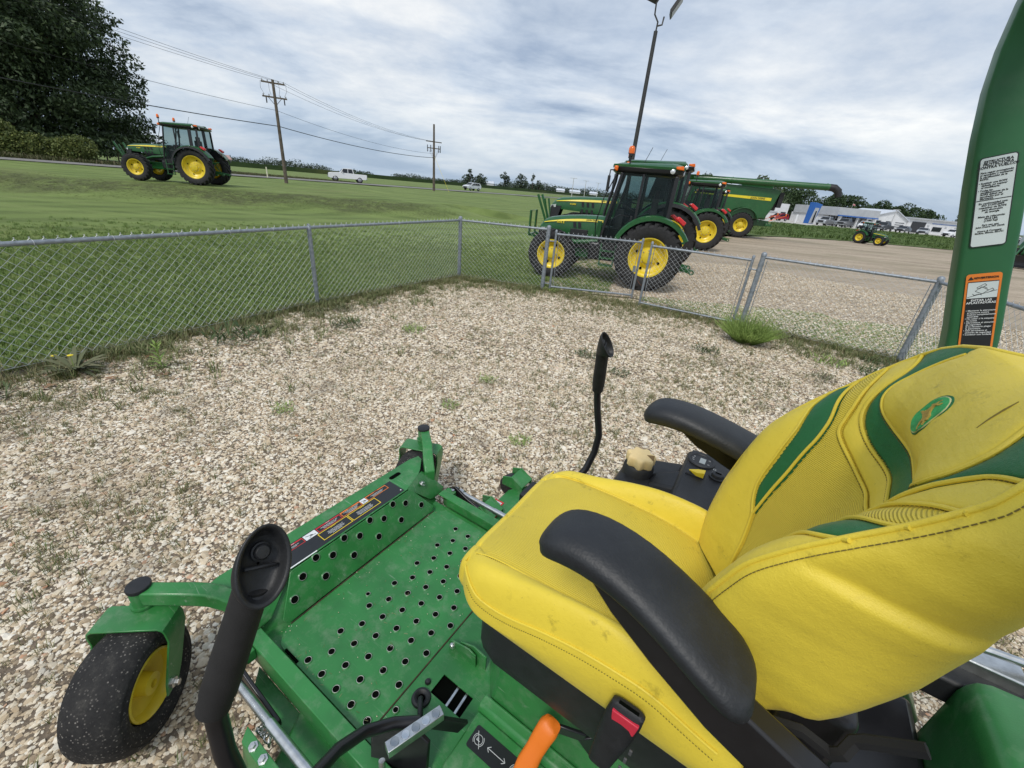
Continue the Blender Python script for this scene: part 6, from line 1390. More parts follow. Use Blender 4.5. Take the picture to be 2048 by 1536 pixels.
    for sy in (1, -1):
        yb, yt = cw, cw * .94
        mb = MB(); mb.bar(A(cf + .06, sy * yb, fl), A(cf - lean, sy * yt, rz), .055, .06, (1, 0, 0)); p('front_pillar', mb, BLACKP, bevel=.012)
        mb = MB(); mb.bar(A(cf - .62 - .02, sy * yb, fl + .05), A(cf - .66, sy * yt, rz), .045, .055, (1, 0, 0)); p('door_pillar', mb, BLACKP, bevel=.01)
        mb = MB(); mb.bar(A(cr_ + .02, sy * yb, P['fend'] - .1), A(cr_ + .0, sy * yt, rz), .06, .085, (1, 0, 0)); p('rear_pillar', mb, BLACKP, bevel=.012)
        if big: mb = MB(); mb.bar(A(cr_ + .36, sy * yb, P['fend'] - .05), A(cr_ + .34, sy * yt, rz), .05, .15, (1, 0, 0)); p('rear_pillar', mb, BLACKP, bevel=.012)
        mb = MB(); mb.add([A(cf + .03, sy * (yb - .005), fl), A(cf - .62, sy * (yb - .005), fl), A(cf - .66, sy * (yt - .005), rz), A(cf - lean + .0, sy * (yt - .005), rz)], [(0, 1, 2, 3)]); D_ = p('door_glass', mb, GLASS, smooth=False)
        mb = MB(); mb.box((cf - .56, sy * (yb + .02), fl + .55), (.05, .03, .14)); p('door_handle', mb, BLACK, D_, bevel=.008)
        mb = MB(); mb.add([A(cf - .64, sy * (yb - .005), fl + .4), A(cr_ + .02, sy * (yb - .005), fl + .4), A(cr_, sy * (yt - .005), rz), A(cf - .66, sy * (yt - .005), rz)], [(0, 1, 2, 3)]); p('side_glass', mb, GLASS, smooth=False)
        mb = MB(); mb.box((cf - .30, sy * (yb + .0), fl - .10), (.74, .05, .22)); mb.tube([A(cf - .1, sy * (yb - .03), fl + .1), A(cf - .14, sy * (yb - .03), fl + .5), A(cf - .3, sy * (yb - .03), fl + .62), A(cf - .5, sy * (yb - .03), fl + .60)], .014, 6); p('sill', mb, BLACKP)
    mb = MB(); mb.add([A(cf + .06, -cw, fl + .3), A(cf + .06, cw, fl + .3), A(cf - lean, cw * .94, rz), A(cf - lean, -cw * .94, rz)], [(0, 1, 2, 3)]); p('windshield', mb, GLASS, smooth=False)
    mb = MB(); mb.add([A(cr_, -cw, fl + .55), A(cr_, cw, fl + .55), A(cr_ - .0, cw * .94, rz), A(cr_ - .0, -cw * .94, rz)], [(0, 1, 2, 3)]); RW = p('rear_window', mb, GLASS, smooth=False)
    mb = MB(); mb.bar(A(cr_ - .03, .0, fl + .6), A(cr_ - .03, .15, fl + 1.0), .02, .02); p('wiper', mb, BLACK, RW)
    # interior
    mb = MB(); mb.box((.28, 0, fl + .30), (.50, .52, .14)); mb.box((.06, 0, fl + .68), (.14, .50, .64)); mb.box((.05, 0, fl + 1.08), (.10, .28, .2)); mb.box((cf - .28, 0, fl + .42), (.18, .34, .6)); mb.box((.2, -.42, fl + .45), (.6, .2, .2)); mb.box((.35, 0, fl - .02), (1.3, cw * 1.9, .10)); mb.lathe([(.19, -.015), (.205, 0), (.19, .015), (.175, 0)], (cf - .42, 0, fl + .78), (-.5, 0, 1), 24, closed=True); p('cab_interior', mb, INTER, bevel=.03)
    # roof
    mb = MB(); rings = []; rl0, rl1 = cr_ - .10, cf - .02
    for z, g, sh in ((rz, .05, 0), (rz + .04, 0, 0), (rz + .12, -.01, 0)):
        rings.append([(rl0 + g + .02, -cw + .05, z), (rl0 + g - .06, -cw * .5, z), (rl0 + g - .06, cw * .5, z), (rl0 + g + .02, cw - .05 - g, z), (rl0 + .2, cw + .04 - g, z), (rl1 - .25, cw + .02 - g, z), (rl1 - g, cw * .86, z), (rl1 + .05 - g, 0, z), (rl1 - g, -cw * .86, z), (rl1 - .25, -cw - .02 + g, z), (rl0 + .2, -cw - .04 + g, z)])
    mb.loft(rings); RF_ = p('roof', mb, BLACKP, bevel=.012)
    mb = MB(); rings = []
    for z, g in ((rz + .115, -.005), (rz + .16, -.012), (tp_ - .03, .06), (tp_, .16)):
        rings.append([(x, y, z - .04 * (1 if (x > rl1 - .3 and z > rz + .2) else 0)) for x, y in [(rl0 + g + (.20 if big else -.02), -cw + .02 + g), (rl0 + g + (.20 if big else -.06), 0), (rl0 + g + (.20 if big else -.02), cw - .02 - g), (rl0 + .25, cw + .045 - g), (rl1 - .25, cw + .025 - g), (rl1 + .02 - g, cw * .84 - g * .5), (rl1 + .07 - g, 0), (rl1 + .02 - g, -cw * .84 + g * .5), (rl1 - .25, -cw - .025 + g), (rl0 + .25, -cw - .045 + g)]])
    mb.loft(rings); p('roof_panel', mb, GREEN, RF_)
    for sy in (1, -1):
        mb = MB(); mb.lathe([(0, -.02), (.045, -.015), (.05, .0), (.03, .012), (0, .015)], (rl0 - .02, sy * (cw - .12), rz + .06), (-1, 0, 0), 16); mb.lathe([(0, -.02), (.045, -.015), (.05, .0), (.03, .012), (0, .015)], (rl0 + .22, sy * (cw + .045), rz + .085), (0, sy, 0), 16); p('work_light', mb, LAMP, RF_)
        mb = MB(); mb.lathe([(0, -.02), (.045, -.015), (.05, .0), (.03, .012), (0, .015)], (rl1 + .02, sy * (cw - .14), rz + .06), (1, 0, 0), 16); p('work_light', mb, LAMP, RF_)
        mb = MB(); mb.loft([[(rl0 + .0 + dx_, sy * (cw + o_), rz + .16 + dz) for dx_, dz in ((0, -.045), (.16, -.03), (.17, .02), (.02, .035))] for o_ in (-.03, .05)]); p('marker_light', mb, ORANGE, RF_, bevel=.012)
        mb = MB(); mb.box((rl1 - .04, sy * (cw + .03), rz + .07), (.08, .10, .10)); p('marker_light', mb, ORANGE, RF_, bevel=.02)
    if beacon:
        for sy in ((1, -1) if big else (1,)):
            mb = MB(); mb.cyl((rl1 - .30 if not big else rl1 - .05, sy * (cw - .05), rz + .12), (rl1 - .30 if not big else rl1 - .05, sy * (cw - .05), tp_ + .10), .016, 8); mb.cyl((rl1 - .30 if not big else rl1 - .05, sy * (cw - .05), tp_ + .08), (rl1 - .30 if not big else rl1 - .05, sy * (cw - .05), tp_ + .13), .055, 12); bs = p('beacon', mb, BLACK, RF_)
            mb = MB(); mb.lathe([(.058, 0), (.056, .08), (.044, .12), (.02, .14), (0, .145)], (rl1 - .30 if not big else rl1 - .05, sy * (cw - .05), tp_ + .13), n=16); p('lens', mb, ORANGE, bs)
    mb = MB(); mb.cyl((.5, -.2, tp_ - .05), (.35, -.2, tp_ + .34), .006, 5); p('antenna', mb, BLACK, RF_)
    # mirrors
    if mirror:
        for sy in (1, -1):
            mb = MB(); mb.tube([(rl1 - .05, sy * (cw + .02), rz + .04), (rl1 + .06, sy * (cw + .26), rz + .02), (rl1 + .06, sy * (cw + .30), rz - .10)], .014, 6); mb.box((rl1 + .06, sy * (cw + .33), rz - .24), (.05, .16, .30)); p('mirror', mb, BLACK, RF_, bevel=.01)
    # fenders with tail lights
    for sy in (1, -1):
        y0_, y1_ = sy * (cw - .05), sy * (P['ty'] + P['Wr'] / 2 - (.02 if not big else .02)); mb = MB(); Rf_ = P['Rr'] + .13; rings = []
        for q in range(15):
            a = math.radians(165 - 142 * q / 14) if True else 0
            a = math.radians(22 + 128 * q / 14); cx, cz = Rf_ * math.cos(a) * (1.0), P['Rr'] + .02 + (Rf_ - .02) * math.sin(a)
            ex = Vector((math.cos(a), 0, math.sin(a)))
            rings.append([(cx, y0_, cz), (cx, y1_ - sy * .04, cz), (cx - ex.x * .02, y1_, cz - ex.z * .025), (cx - ex.x * .10, y1_ + sy * .0, cz - ex.z * .10), (cx - ex.x * .10, y1_ - sy * .012, cz - ex.z * .10), (cx - ex.x * .03, y1_ - sy * .02, cz - ex.z * .035), (cx - ex.x * .03, y0_, cz - ex.z * .03)])
        mb.loft(rings); F_ = p('fender', mb, GREEN, smooth=True)
        if big:
            mb = MB(); rings = []
            for q in range(15):
                a = math.radians(10 + 148 * q / 14); cx, cz = Rf_ * math.cos(a), P['Rr'] + .02 + (Rf_ - .02) * math.sin(a); ex = Vector((math.cos(a), 0, math.sin(a)))
                rings.append([(cx - ex.x * .035, y1_ - sy * .02, cz - ex.z * .035), (cx - ex.x * .05, y1_ + sy * .10, cz - ex.z * .06), (cx - ex.x * .13, y1_ + sy * .11, cz - ex.z * .13), (cx - ex.x * .06, y1_ - sy * .02, cz - ex.z * .07)])
            mb.loft(rings); p('fender_extension', mb, BLACK, F_)
        mb = MB(); a = math.radians(122); c = Vector((Rf_ * math.cos(a) - .02, (y0_ + y1_) / 2 + sy * .06, P['Rr'] + Rf_ * math.sin(a) + .03))
        mb.loft([[(c.x + .10, c.y - .11, c.z + .09), (c.x - .10, c.y - .11, c.z - .06), (c.x - .10, c.y + .11, c.z - .06), (c.x + .10, c.y + .11, c.z + .09)], [(c.x + .02, c.y - .10, c.z + .13), (c.x - .15, c.y - .10, c.z + .02), (c.x - .15, c.y + .10, c.z + .02), (c.x + .02, c.y + .10, c.z + .13)]]); p('tail_light', mb, RED, F_, bevel=.02)
        # inner wheel-arch wall closing the cab side
        mb = MB(); Pq = [(Rf_ * .97 * math.cos(math.radians(a)), sy * (cw - .04), P['Rr'] + Rf_ * .96 * math.sin(math.radians(a))) for a in range(20, 152, 12)]; mb.prism(Pq, (0, -sy * .03, 0)); p('wheel_arch', mb, BLACKP, F_)
    # steps
    for sy in (1, -1):
        mb = MB(); x = cf - .18
        for dx_ in (-.17, .17): mb.bar((x + dx_, sy * (cw + .03), fl - .02), (x + dx_ * .9, sy * (cw + .12), .42), .03, .05)
        for q in range(3 if not big else 3): z = .44 + (fl - .55) * q / 2.4; mb.box((x, sy * (cw + .11 - .03 * q), z), (.34, .17, .03))
        p('steps', mb, GREEN)
    mb = MB(); mb.box((cf - .02, 0, .70 if not big else .85), (.62, 1.0 if not big else 1.3, .40)); p('fuel_tank', mb, BLACKP, bevel=.06, seg=3)
    # three point hitch
    mb = MB()
    for sy in (1, -1): mb.bar((-.22, sy * .24, P['Rr'] - .12), (-1.02, sy * .38, P['Rr'] - .26), .045, .09); mb.bar((-.30, sy * .30, P['Rr'] + .42), (-.62, sy * .34, P['Rr'] - .18), .04, .04); mb.bar((-.12, sy * .28, P['Rr'] + .36), (-.42, sy * .30, P['Rr'] + .46), .06, .08); mb.lathe([(.03, -.03), (.06, -.03), (.06, .03), (.03, .03)], (-1.04, sy * .385, P['Rr'] - .265), (0, 1, 0), 12, closed=True)
    mb.bar((-.25, 0, P['Rr'] + .20), (-.78, .02, P['Rr'] + .32), .05, .05); mb.box((-.35, 0, P['Rr'] - .30), (.5, .10, .10)); mb.box((-.30, 0, P['Rr'] + .02), (.22, .44, .60)); p('hitch', mb, GREEN, bevel=.008)
    mb = MB(); mb.tube([(-.30, cw * .6, P['fend'] - .5), (-.52, cw * .6, P['fend'] - .25), (-.66, cw * .62, P['fend'] + .0)], .012, 6); mb.tube([(-.3, .1, P['Rr'] + .6), (-.5, .12, P['Rr'] + .4), (-.42, .1, P['Rr'] + .1)], .014, 6); mb.tube([(-.3, -.05, P['Rr'] + .6), (-.55, -.02, P['Rr'] + .42), (-.45, 0, P['Rr'] + .12)], .014, 6); p('hydraulic_hose', mb, BLACK)
    # exhaust / intake along the front pillar
    mb = MB(); mb.tube([(cf + .16, -cw + .04, hz - .45), (cf + .12, -cw, hz + .1), (cf - .02, -cw, rz - .15), (cf - .03, -cw, rz + .02)], .035, 10); p('exhaust', mb, BLACKP)
    mb = MB(); mb.tube([(cf + .17, cw - .06, fl + .1), (cf + .20, cw + .0, fl + .4), (cf + .10, cw + .02, fl + .95), (cf - .02, cw + .02, fl + 1.25), (cf - .10, cw, rz)], .012, 6); p('grab_rail', mb, BLACKP)
    if loader:
        mb = MB()
        for sy in (1, -1): mb.bar((cf + .1, sy * .55, hz + .02), (P['nose'] - .1, sy * .55, 1.0), .09, .16); mb.bar((P['nose'] - .1, sy * .55, 1.0), (P['nose'] + .75, sy * .55, .42), .09, .16); mb.box((cf + .12, sy * .55, hz - .35), (.2, .08, .8))
        p('loader_arm', mb, GREEN, bevel=.01)
        mb = MB(); mb.loft([[(P['nose'] + .6 + x, y, z) for x, z in ((.1, .75), (.0, .45), (.05, .12), (.75, .06), (.75, .10), (.12, .18), (.08, .45), (.16, .74))] for y in (-.95, .95)]); p('loader_bucket', mb, BLACKP)
    return T
near_t = tractor('nearest green tractor with orange beacon parked just behind the gates', (2.95, 10.45, 0), math.radians(166.3), 'small', text='JOHN DEERE', num='5075 E', group='tractors parked in a row beyond the fence', steer=0)
t2_ = tractor('large green tractor half hidden directly behind the nearest one', (4.25, 13.9, 0), math.radians(168), 'big', text='JOHN DEERE', num='6130M', group='tractors parked in a row beyond the fence', scale=1.03)
t3_ = tractor('third green tractor of the row with a dark roof rear and one amber light', (8.3, 21.2, 0), math.radians(168), 'small', group='tractors parked in a row beyond the fence', scale=1.12)
t4_ = tractor('green tractor of the row standing right beside the combine', (11.45, 27.9, 0), math.radians(166), 'big', group='tractors parked in a row beyond the fence', beacon=False)
for sx_, (x, y) in ((0, (0, 0)),):
    pass
lawn_t = tractor('lone green tractor parked on the grass bank by the big tree', (-17.2, 23.9, float(hgt(-17.2, 23.9)) - .02), math.radians(190.5), 'big', text='JOHN DEERE', num='6120M', steer=0, scale=.97)
far_t = tractor('small green tractor facing away from the row at the edge of the tall weeds', (30.1, 40.3, 0), math.radians(-60), 'small', mirror=False, beacon=False, scale=.68)
edge_t = tractor('green loader tractor cut off by the right edge of the picture', (33.4, 29.2, 0), math.radians(214), 'small', loader=True, beacon=False)
# ---------------------------------------------------------------- combine harvester
CB = empty('combine_harvester', (15.75, 33.9, 0), math.radians(163), 1.06, label='green combine harvester with its long unloading auger folded back', cat='combine harvester')
cbp = lambda name, mb, mat=GREEN, par=None, **k: ob(name, mb, mat, par or CB, **k)
# local x forward; rear steering axle at x=0
for sy in (1, -1):
    wheel('rear_wheel', CB, 0, sy * 1.45, .80, .55, .42, 0, .05, 22); wheel('front_wheel', CB, 3.75, sy * 1.7, 1.0, .70, .52, 0, .06, 24)
mb = MB(); rings = []
for y, g in ((1.72, .06), (1.78, 0), (1.78, 0)): pass
side = [(-1.55, 1.95), (-1.30, 1.35), (.95 - 1.75, 1.30), (-.78, 1.35), (-.62, 1.62), (-.30, 1.85), (.25, 1.88), (.70, 1.72), (.95, 1.30), (1.2, 1.2), (4.6, 1.15), (5.0, 1.9), (5.0, 3.1), (3.0, 3.25), (-1.30, 3.12), (-1.78, 3.05), (-1.75, 2.85)]
for sy in (1, -1):
    mb = MB(); mb.prism([(x, sy * 1.50, z) for x, z in side], (0, sy * .22, 0)); sp2 = cbp('side_panel', mb, bevel=.04)
    mb = MB(); mb.prism([(-1.35, sy * 1.722, 2.40), (-1.35, sy * 1.722, 2.58), (3.4, sy * 1.722, 2.62), (3.4, sy * 1.722, 2.52)], (0, sy * .008, 0)); ys = cbp('yellow_stripe', mb, YST, sp2)
    put(text_mesh('JOHN DEERE', .15, LB, bold=.02, ext=.002), 'lettering', frame((-.55, sy * 1.734, 2.50), (-sy, 0, 0), (0, 0, 1)), sp2)
    mb = MB(); mb.box((1.62, sy * 1.722, 2.3), (.03, .012, 1.7)); cbp('panel_gap', mb, BLACK, sp2)
    mb = MB(); mb.box((1.95, sy * 1.725, 2.86), (.42, .012, .10)); cbp('badge', mb, YST, sp2)
    mb = MB(); mb.box((1.40, sy * 1.725, 2.84), (.35, .012, .12)); cbp('badge', mb, BLACK, sp2)
    mb = MB(); mb.tube([(-.85 + .83 + 1.0 * math.cos(a) - .0, sy * 1.74, .80 + 1.08 * math.sin(a)) for a in [math.radians(15 + 150 * q / 14) for q in range(15)]], .03, 6); cbp('wheel_arch', mb, GREEN, sp2)
mb = MB(); mb.box((1.7, 0, 2.1), (6.2, 3.0, 1.7)); mb.box((.2, 0, 1.1), (2.6, 1.1, .6)); cbp('body', mb, GREEN, bevel=.05)
mb = MB(); mb.box((0, 0, .8), (.3, 2.6, .22)); mb.box((-1.1, 0, 1.02), (1.3, 2.1, .35)); mb.box((-1.75, 0, .95), (.4, 2.4, .16)); mb.tube([(-1.2, 1.0, 1.2), (-2.0, 1.0, .9)], .05, 8); cbp('chopper', mb, GREEN, bevel=.03)
mb = MB(); mb.loft([[(2.0, -1.5, 3.1), (4.4, -1.5, 3.1), (4.4, 1.5, 3.1), (2.0, 1.5, 3.1)], [(1.7, -1.9, 3.6), (4.7, -1.9, 3.6), (4.7, 1.9, 3.6), (1.7, 1.9, 3.6)]], caps=False); mb.box((3.2, 0, 3.3), (2.4, 2.9, .4)); cbp('grain_tank', mb, GREEN, bevel=.03)
mb = MB(); mb.box((-.4, 0, 3.2), (1.9, 2.4, .25)); cbp('engine_deck', mb, GREEN, bevel=.06)
mb = MB(); mb.box((-1.65, .2, 2.35), (.35, 2.2, 1.0)); cbp('rear_screen', mb, BLACK, bevel=.04)
a0, a1 = Vector((3.6, 1.62, 3.42)), Vector((-4.2, 2.15, 3.42)); mb = MB(); mb.cyl(a0, a1, .19, 24); 
for t in (.0, .3, .55, .98): c = a0.lerp(a1, t); dr = (a1 - a0).normalized(); mb.cyl(c - dr * .03, c + dr * .03, .21, 24)
AU = cbp('unloading_auger', mb, GREEN)
mb = MB(); mb.tube([a1, a1 + Vector((-.25, .02, -.02)), a1 + Vector((-.50, .04, -.18)), a1 + Vector((-.62, .05, -.50))], [.195, .21, .20, .17], 18); cbp('rubber_spout', mb, BLACK, AU)
mb = MB(); mb.loft([[(5.0, -1.1, 1.9), (6.4, -1.0, 1.9), (6.4, 1.0, 1.9), (5.0, 1.1, 1.9)], [(5.0, -1.1, 3.6), (6.0, -1.1, 3.6), (6.0, 1.1, 3.6), (5.0, 1.1, 3.6)]]); cbp('cab', mb, DGLASS, bevel=.05)
mb = MB(); mb.box((5.5, 0, 3.7), (1.5, 2.5, .22)); cbp('cab_roof', mb, GREEN, bevel=.06)
mb = MB(); mb.bar((-2.1, -1.0, 2.45), (-1.6, -1.0, 2.35), .08, .10); mb.box((-1.92, 1.35, 2.5), (.25, .5, .9)); cbp('tail_bracket', mb, BLACK)
for sy in (1, -1):
    mb = MB(); mb.box((-2.6, sy * 1.2, 1.65), (.06, .16, .14)); mb.bar((-1.7, sy * 1.2, 1.2), (-2.6, sy * 1.2, 1.6), .03, .03); cbp('amber_light', mb, ORANGE)
# ---------------------------------------------------------------- trees
BARK = pm('bark', (.07, .055, .042), .9, var=.3, scale=4, bump=.5, bscale=20)
def foliage_mat(name, cols): return leafmat(name, cols, .55)
FM = dict(dark=foliage_mat('dark_maple_leaves', [(.02, .036, .015), (.034, .056, .022), (.05, .078, .03), (.07, .10, .04)]),
          mid=foliage_mat('tree_leaves', [(.022, .042, .016), (.035, .065, .022), (.055, .09, .032)]),
          pale=foliage_mat('bush_leaves', [(.06, .09, .02), (.11, .14, .035), (.17, .19, .05), (.05, .08, .022)]),
          far=foliage_mat('distant_leaves', [(.035, .055, .035), (.05, .075, .045), (.07, .095, .055)]),
          grey=foliage_mat('willow_leaves', [(.05, .08, .04), (.08, .115, .05), (.11, .15, .07)]))
def crown_mesh(lobes, leaf, per, seed, droop=.2, asp=2.0, inner=.55):
    rg_ = np.random.default_rng(seed); V = []; F = []
    A = []; 
    for (cx, cy, cz, rx, ry, rz_) in lobes:
        n = int(per * 22 * (rx * ry + rx * rz_ + ry * rz_) / 3 / leaf ** 2)
        u = rg_.normal(size=(n, 3)); u /= np.linalg.norm(u, axis=1)[:, None]; rr = rg_.uniform(inner, 1.03, n) ** .6
        p = u * rr[:, None] * np.array([rx, ry, rz_]) + np.array([cx, cy, cz]); A.append(np.c_[p, u])
    A = np.concatenate(A); n = len(A)
    p, u = A[:, :3], A[:, 3:]
    t = rg_.normal(size=(n, 3)) + u * .6; t[:, 2] -= droop * 2; t /= np.linalg.norm(t, axis=1)[:, None]
    s = rg_.normal(size=(n, 3)); s -= t * np.sum(s * t, 1)[:, None]; s /= np.linalg.norm(s, axis=1)[:, None]
    L_ = leaf * rg_.uniform(.5, 1.3, n)[:, None]
    P0 = p - t * L_ * .5; P1 = p + s * L_ / asp * .5; P2 = p + t * L_ * .6; P3 = p - s * L_ / asp * .5
    V = np.stack([P0, P1, P2, P3], 1).reshape(-1, 3); me = bpy.data.meshes.new('crown')
    me.vertices.add(len(V)); me.vertices.foreach_set('co', V.astype(np.float32).ravel()); me.loops.add(n * 4); me.loops.foreach_set('vertex_index', np.arange(n * 4, dtype=np.int32))
    me.polygons.add(n); me.polygons.foreach_set('loop_start', np.arange(n, dtype=np.int32) * 4); me.polygons.foreach_set('loop_total', np.full(n, 4, np.int32)); me.update(calc_edges=True); return me
def tree(name, label, x, y, z, h, r, mat, leaf=.4, per=1.6, seed=1, trunk=.3, nl=16, cat='tree', group=None, base=.25, squash=1.0, conical=False):
    rs = random.Random(seed); T = empty(name, (x, y, z), label=label, cat=cat, group=group); lob = []
    for k in range(nl):
        a = rs.uniform(0, 2 * PI); t = rs.random(); zz = h * (base + (1 - base) * (t * .82 + .06))
        prof = math.sin(PI * min(1, .18 + .80 * t)) if not conical else (1.02 - t)
        rad = r * prof * rs.uniform(.25, .72); q = r * rs.uniform(.26, .42) * (.75 + .35 * prof)
        lob.append((rad * math.cos(a), rad * math.sin(a) * squash, zz, q, q * squash, q * rs.uniform(.7, .95)))
    me = crown_mesh(lob, leaf, per, seed); me.materials.append(FM[mat]); put(me, 'crown', Matrix.Identity(4), T)
    mb = MB(); mb.tube([(0, 0, -.3), (.05 * r, 0, h * .25), (0, .03 * r, h * .55)], [trunk, trunk * .8, trunk * .35], 8)
    for k in range(5): l = lob[k]; mb.tube([(0, 0, h * .2 + k * h * .04), (l[0] * .5, l[1] * .5, l[2] * .75), (l[0] * .9, l[1] * .9, l[2])], [trunk * .4, trunk * .25, trunk * .1], 5)
    ob('trunk', mb, BARK, T); return T
# the big maple: layered drooping masses
T = empty('maple_tree', (-65.5, 58.5, .4), label='huge dark maple tree filling the upper left corner', cat='tree')
rs = random.Random(3); lob = []
for k in range(400):
    t = rs.random() ** 1.15; zz = 1.6 + 21.5 * t; prof = math.sqrt(max(0, 1 - abs((t - .26) / .80) ** 2.4)); a = rs.uniform(-PI, PI); R_ = 14.2 * prof * (rs.uniform(.78, .97) if k % 3 else rs.uniform(.3, .8))
    q = rs.uniform(1.4, 2.5); lob.append((R_ * math.cos(a), R_ * math.sin(a), zz - .25 * rs.random(), q, q, q * .5))
for k in range(14): lob.append((rs.uniform(-5, 5), rs.uniform(-5, 5), 4 + rs.uniform(0, 13), 6.5, 6.5, 3.5))
lob += [(0, 0, 8.5, 14.0, 14.0, 8.0), (0, 0, 13.5, 10.5, 10.5, 8.3), (0, 0, 6, 13.2, 13.2, 4.6)]
me = crown_mesh(lob, .46, .85, 5, droop=.32, asp=2.2, inner=.4); me.materials.append(FM['dark']); put(me, 'crown', Matrix.Identity(4), T)
mb = MB(); mb.tube([(0, 0, -.3), (.2, 0, 3), (0, .2, 8), (.3, 0, 14)], [.75, .6, .5, .2], 12)
for k in range(14): l = lob[k * 7]; mb.tube([(0, 0, 3 + k * .5), (l[0] * .45, l[1] * .45, 4 + (l[2] - 4) * .6), (l[0] * .92, l[1] * .92, l[2])], [.28, .17, .06], 6)
ob('trunk', mb, BARK, T)
# roadside growth on the left
tree('roadside_bush', 'yellow green bush at the left edge below the big maple', -53.6, 45.2, .5, 3.2, 4.2, 'pale', .26, 1.6, 11, .08, 22, 'bush', base=.05)
tree('roadside_bush', 'lower olive bush to the right of the yellow green bush under the maple', -48.5, 47.6, .5, 2.3, 3.0, 'pale', .24, 1.5, 12, .06, 16, 'bush', base=.05)
tree('shade_tree', 'small round dark tree seen below the right side of the maple crown', -58.5, 62.5, .4, 3.6, 1.7, 'dark', .25, 1.5, 13, .1, 9, 'tree', base=.45)
tree('shrub', 'single dark rounded shrub at the fence left of the lawn tractor', -48.0, 58.5, .4, 1.75, .75, 'dark', .2, 2.2, 14, .06, 7, 'shrub', base=.35)
n = 3800; t_ = RNG.uniform(-12, 30, n); o_ = RNG.uniform(7.6, 13.5, n); P = np.c_[RP.x + RD.x * (t_ - 8) + RNORM.x * o_, RP.y + RD.y * (t_ - 8) + RNORM.y * o_, np.full(n, .5)]
s = RNG.uniform(.5, 1.5, n) * np.clip(1.3 - (t_ + 12) / 50, .4, 1.2); vw = in_view(P)
gn_scatter('roadside_grass', P[vw], np.c_[np.zeros(n), np.zeros(n), RNG.uniform(0, 6.28, n)][vw], np.c_[s * 1.4, s * 1.4, s][vw], RNG.integers(0, 3, n)[vw], [shape('verge_clump', blade_tuft(22, .3, .3, .03, .5, 70 + k), leafmat('verge_grass_%d' % k, [(.05, .065, .02), (.08, .10, .03), (.12, .12, .05), (.15, .12, .07)])) for k in range(3)], 'uncut grass along the far side of the road')
for k in range(4):
    x, y = [(-57.2, 58.0), (-54.6, 60.0), (-52.0, 62.0), (-66, 52.0)][k]
    mb = MB(); mb.cyl((0, 0, -.1), (.05, 0, 1.5), .08, 8); o = ob('fence_post', mb, WOOD, cat='fence post', group='wooden pasture fence posts', label=['leftmost of the three wooden posts under the right side of the maple', 'middle one of the three wooden posts under the right side of the maple', 'wooden post nearest the lawn tractor in the pasture fence', 'wooden pasture post hidden among the growth under the maple'][k]); o.location = (x, y, .4)
# distant tree line, each clump of the horizon
def line_of_trees(name, u0, u1, d0, d1, hmin, hmax, n, seed, label):
    rs = random.Random(seed); lob = []
    for k in range(n):
        t = k / n + rs.uniform(-.3, .3) / n; u = u0 + (u1 - u0) * t; d = d0 + (d1 - d0) * t + rs.uniform(-12, 12)
        dx_, dy_ = math.sin(u), math.cos(u); h = rs.uniform(hmin, hmax) * (1.3 if rs.random() > .86 else 1) * .8; lob.append((dx_ * d, dy_ * d, h * .42, h * rs.uniform(.9, 1.5), h * .8, h * .55))
    me = crown_mesh(lob, 1.5, .42, seed, inner=.3); me.materials.append(FM['far']); o = put(me, name, Matrix.Identity(4), None); o['kind'] = 'stuff'; o['label'] = label
A_ = math.radians
line_of_trees('far_woodland', A_(-38), A_(-24), 560, 620, 7, 12, 60, 1, 'low wooded skyline beyond the fields on the left')
line_of_trees('far_woodland', A_(-22.5), A_(-19.2), 540, 560, 5, 8, 16, 2, 'short stretch of trees on the skyline behind the white pickup')
line_of_trees('far_woodland', A_(-16.5), A_(-3), 520, 640, 5, 8, 70, 3, 'long low tree line on the skyline in the middle')
line_of_trees('far_woodland', A_(-3), A_(9), 620, 700, 7, 13, 75, 4, 'tree line on the skyline left of the tractors')
line_of_trees('far_woodland', A_(9), A_(26), 640, 640, 8, 12, 60, 5, 'tree line behind the tractors')
line_of_trees('far_woodland', A_(-60), A_(-42), 420, 460, 5, 9, 40, 6, 'low trees on the skyline under the maple crown')
for k, (az, d, h, r, cn, lb) in enumerate([(-7.6, 430, 15, 7.5, 0, 'round tree on the skyline left of the second pole'), (-6.2, 430, 12, 9, 0, 'broad low tree just left of the white farmhouse'), (-3.3, 440, 16, 7, 0, 'tall rounded tree right of the second utility pole'), (-1.2, 440, 15, 9, 0, 'broad tree beside the pointed conifer'), (.25, 440, 18, 5, 1, 'pointed dark conifer on the skyline'), (1.1, 445, 12, 5, 0, 'small tree right of the pointed conifer')]):
    tree('skyline_tree', lb, math.sin(A_(az)) * d, math.cos(A_(az)) * d, 0, h, r, 'far', 1.5, 1.3, 80 + k, .4, 10, conical=bool(cn), group='single trees on the skyline', base=.12)
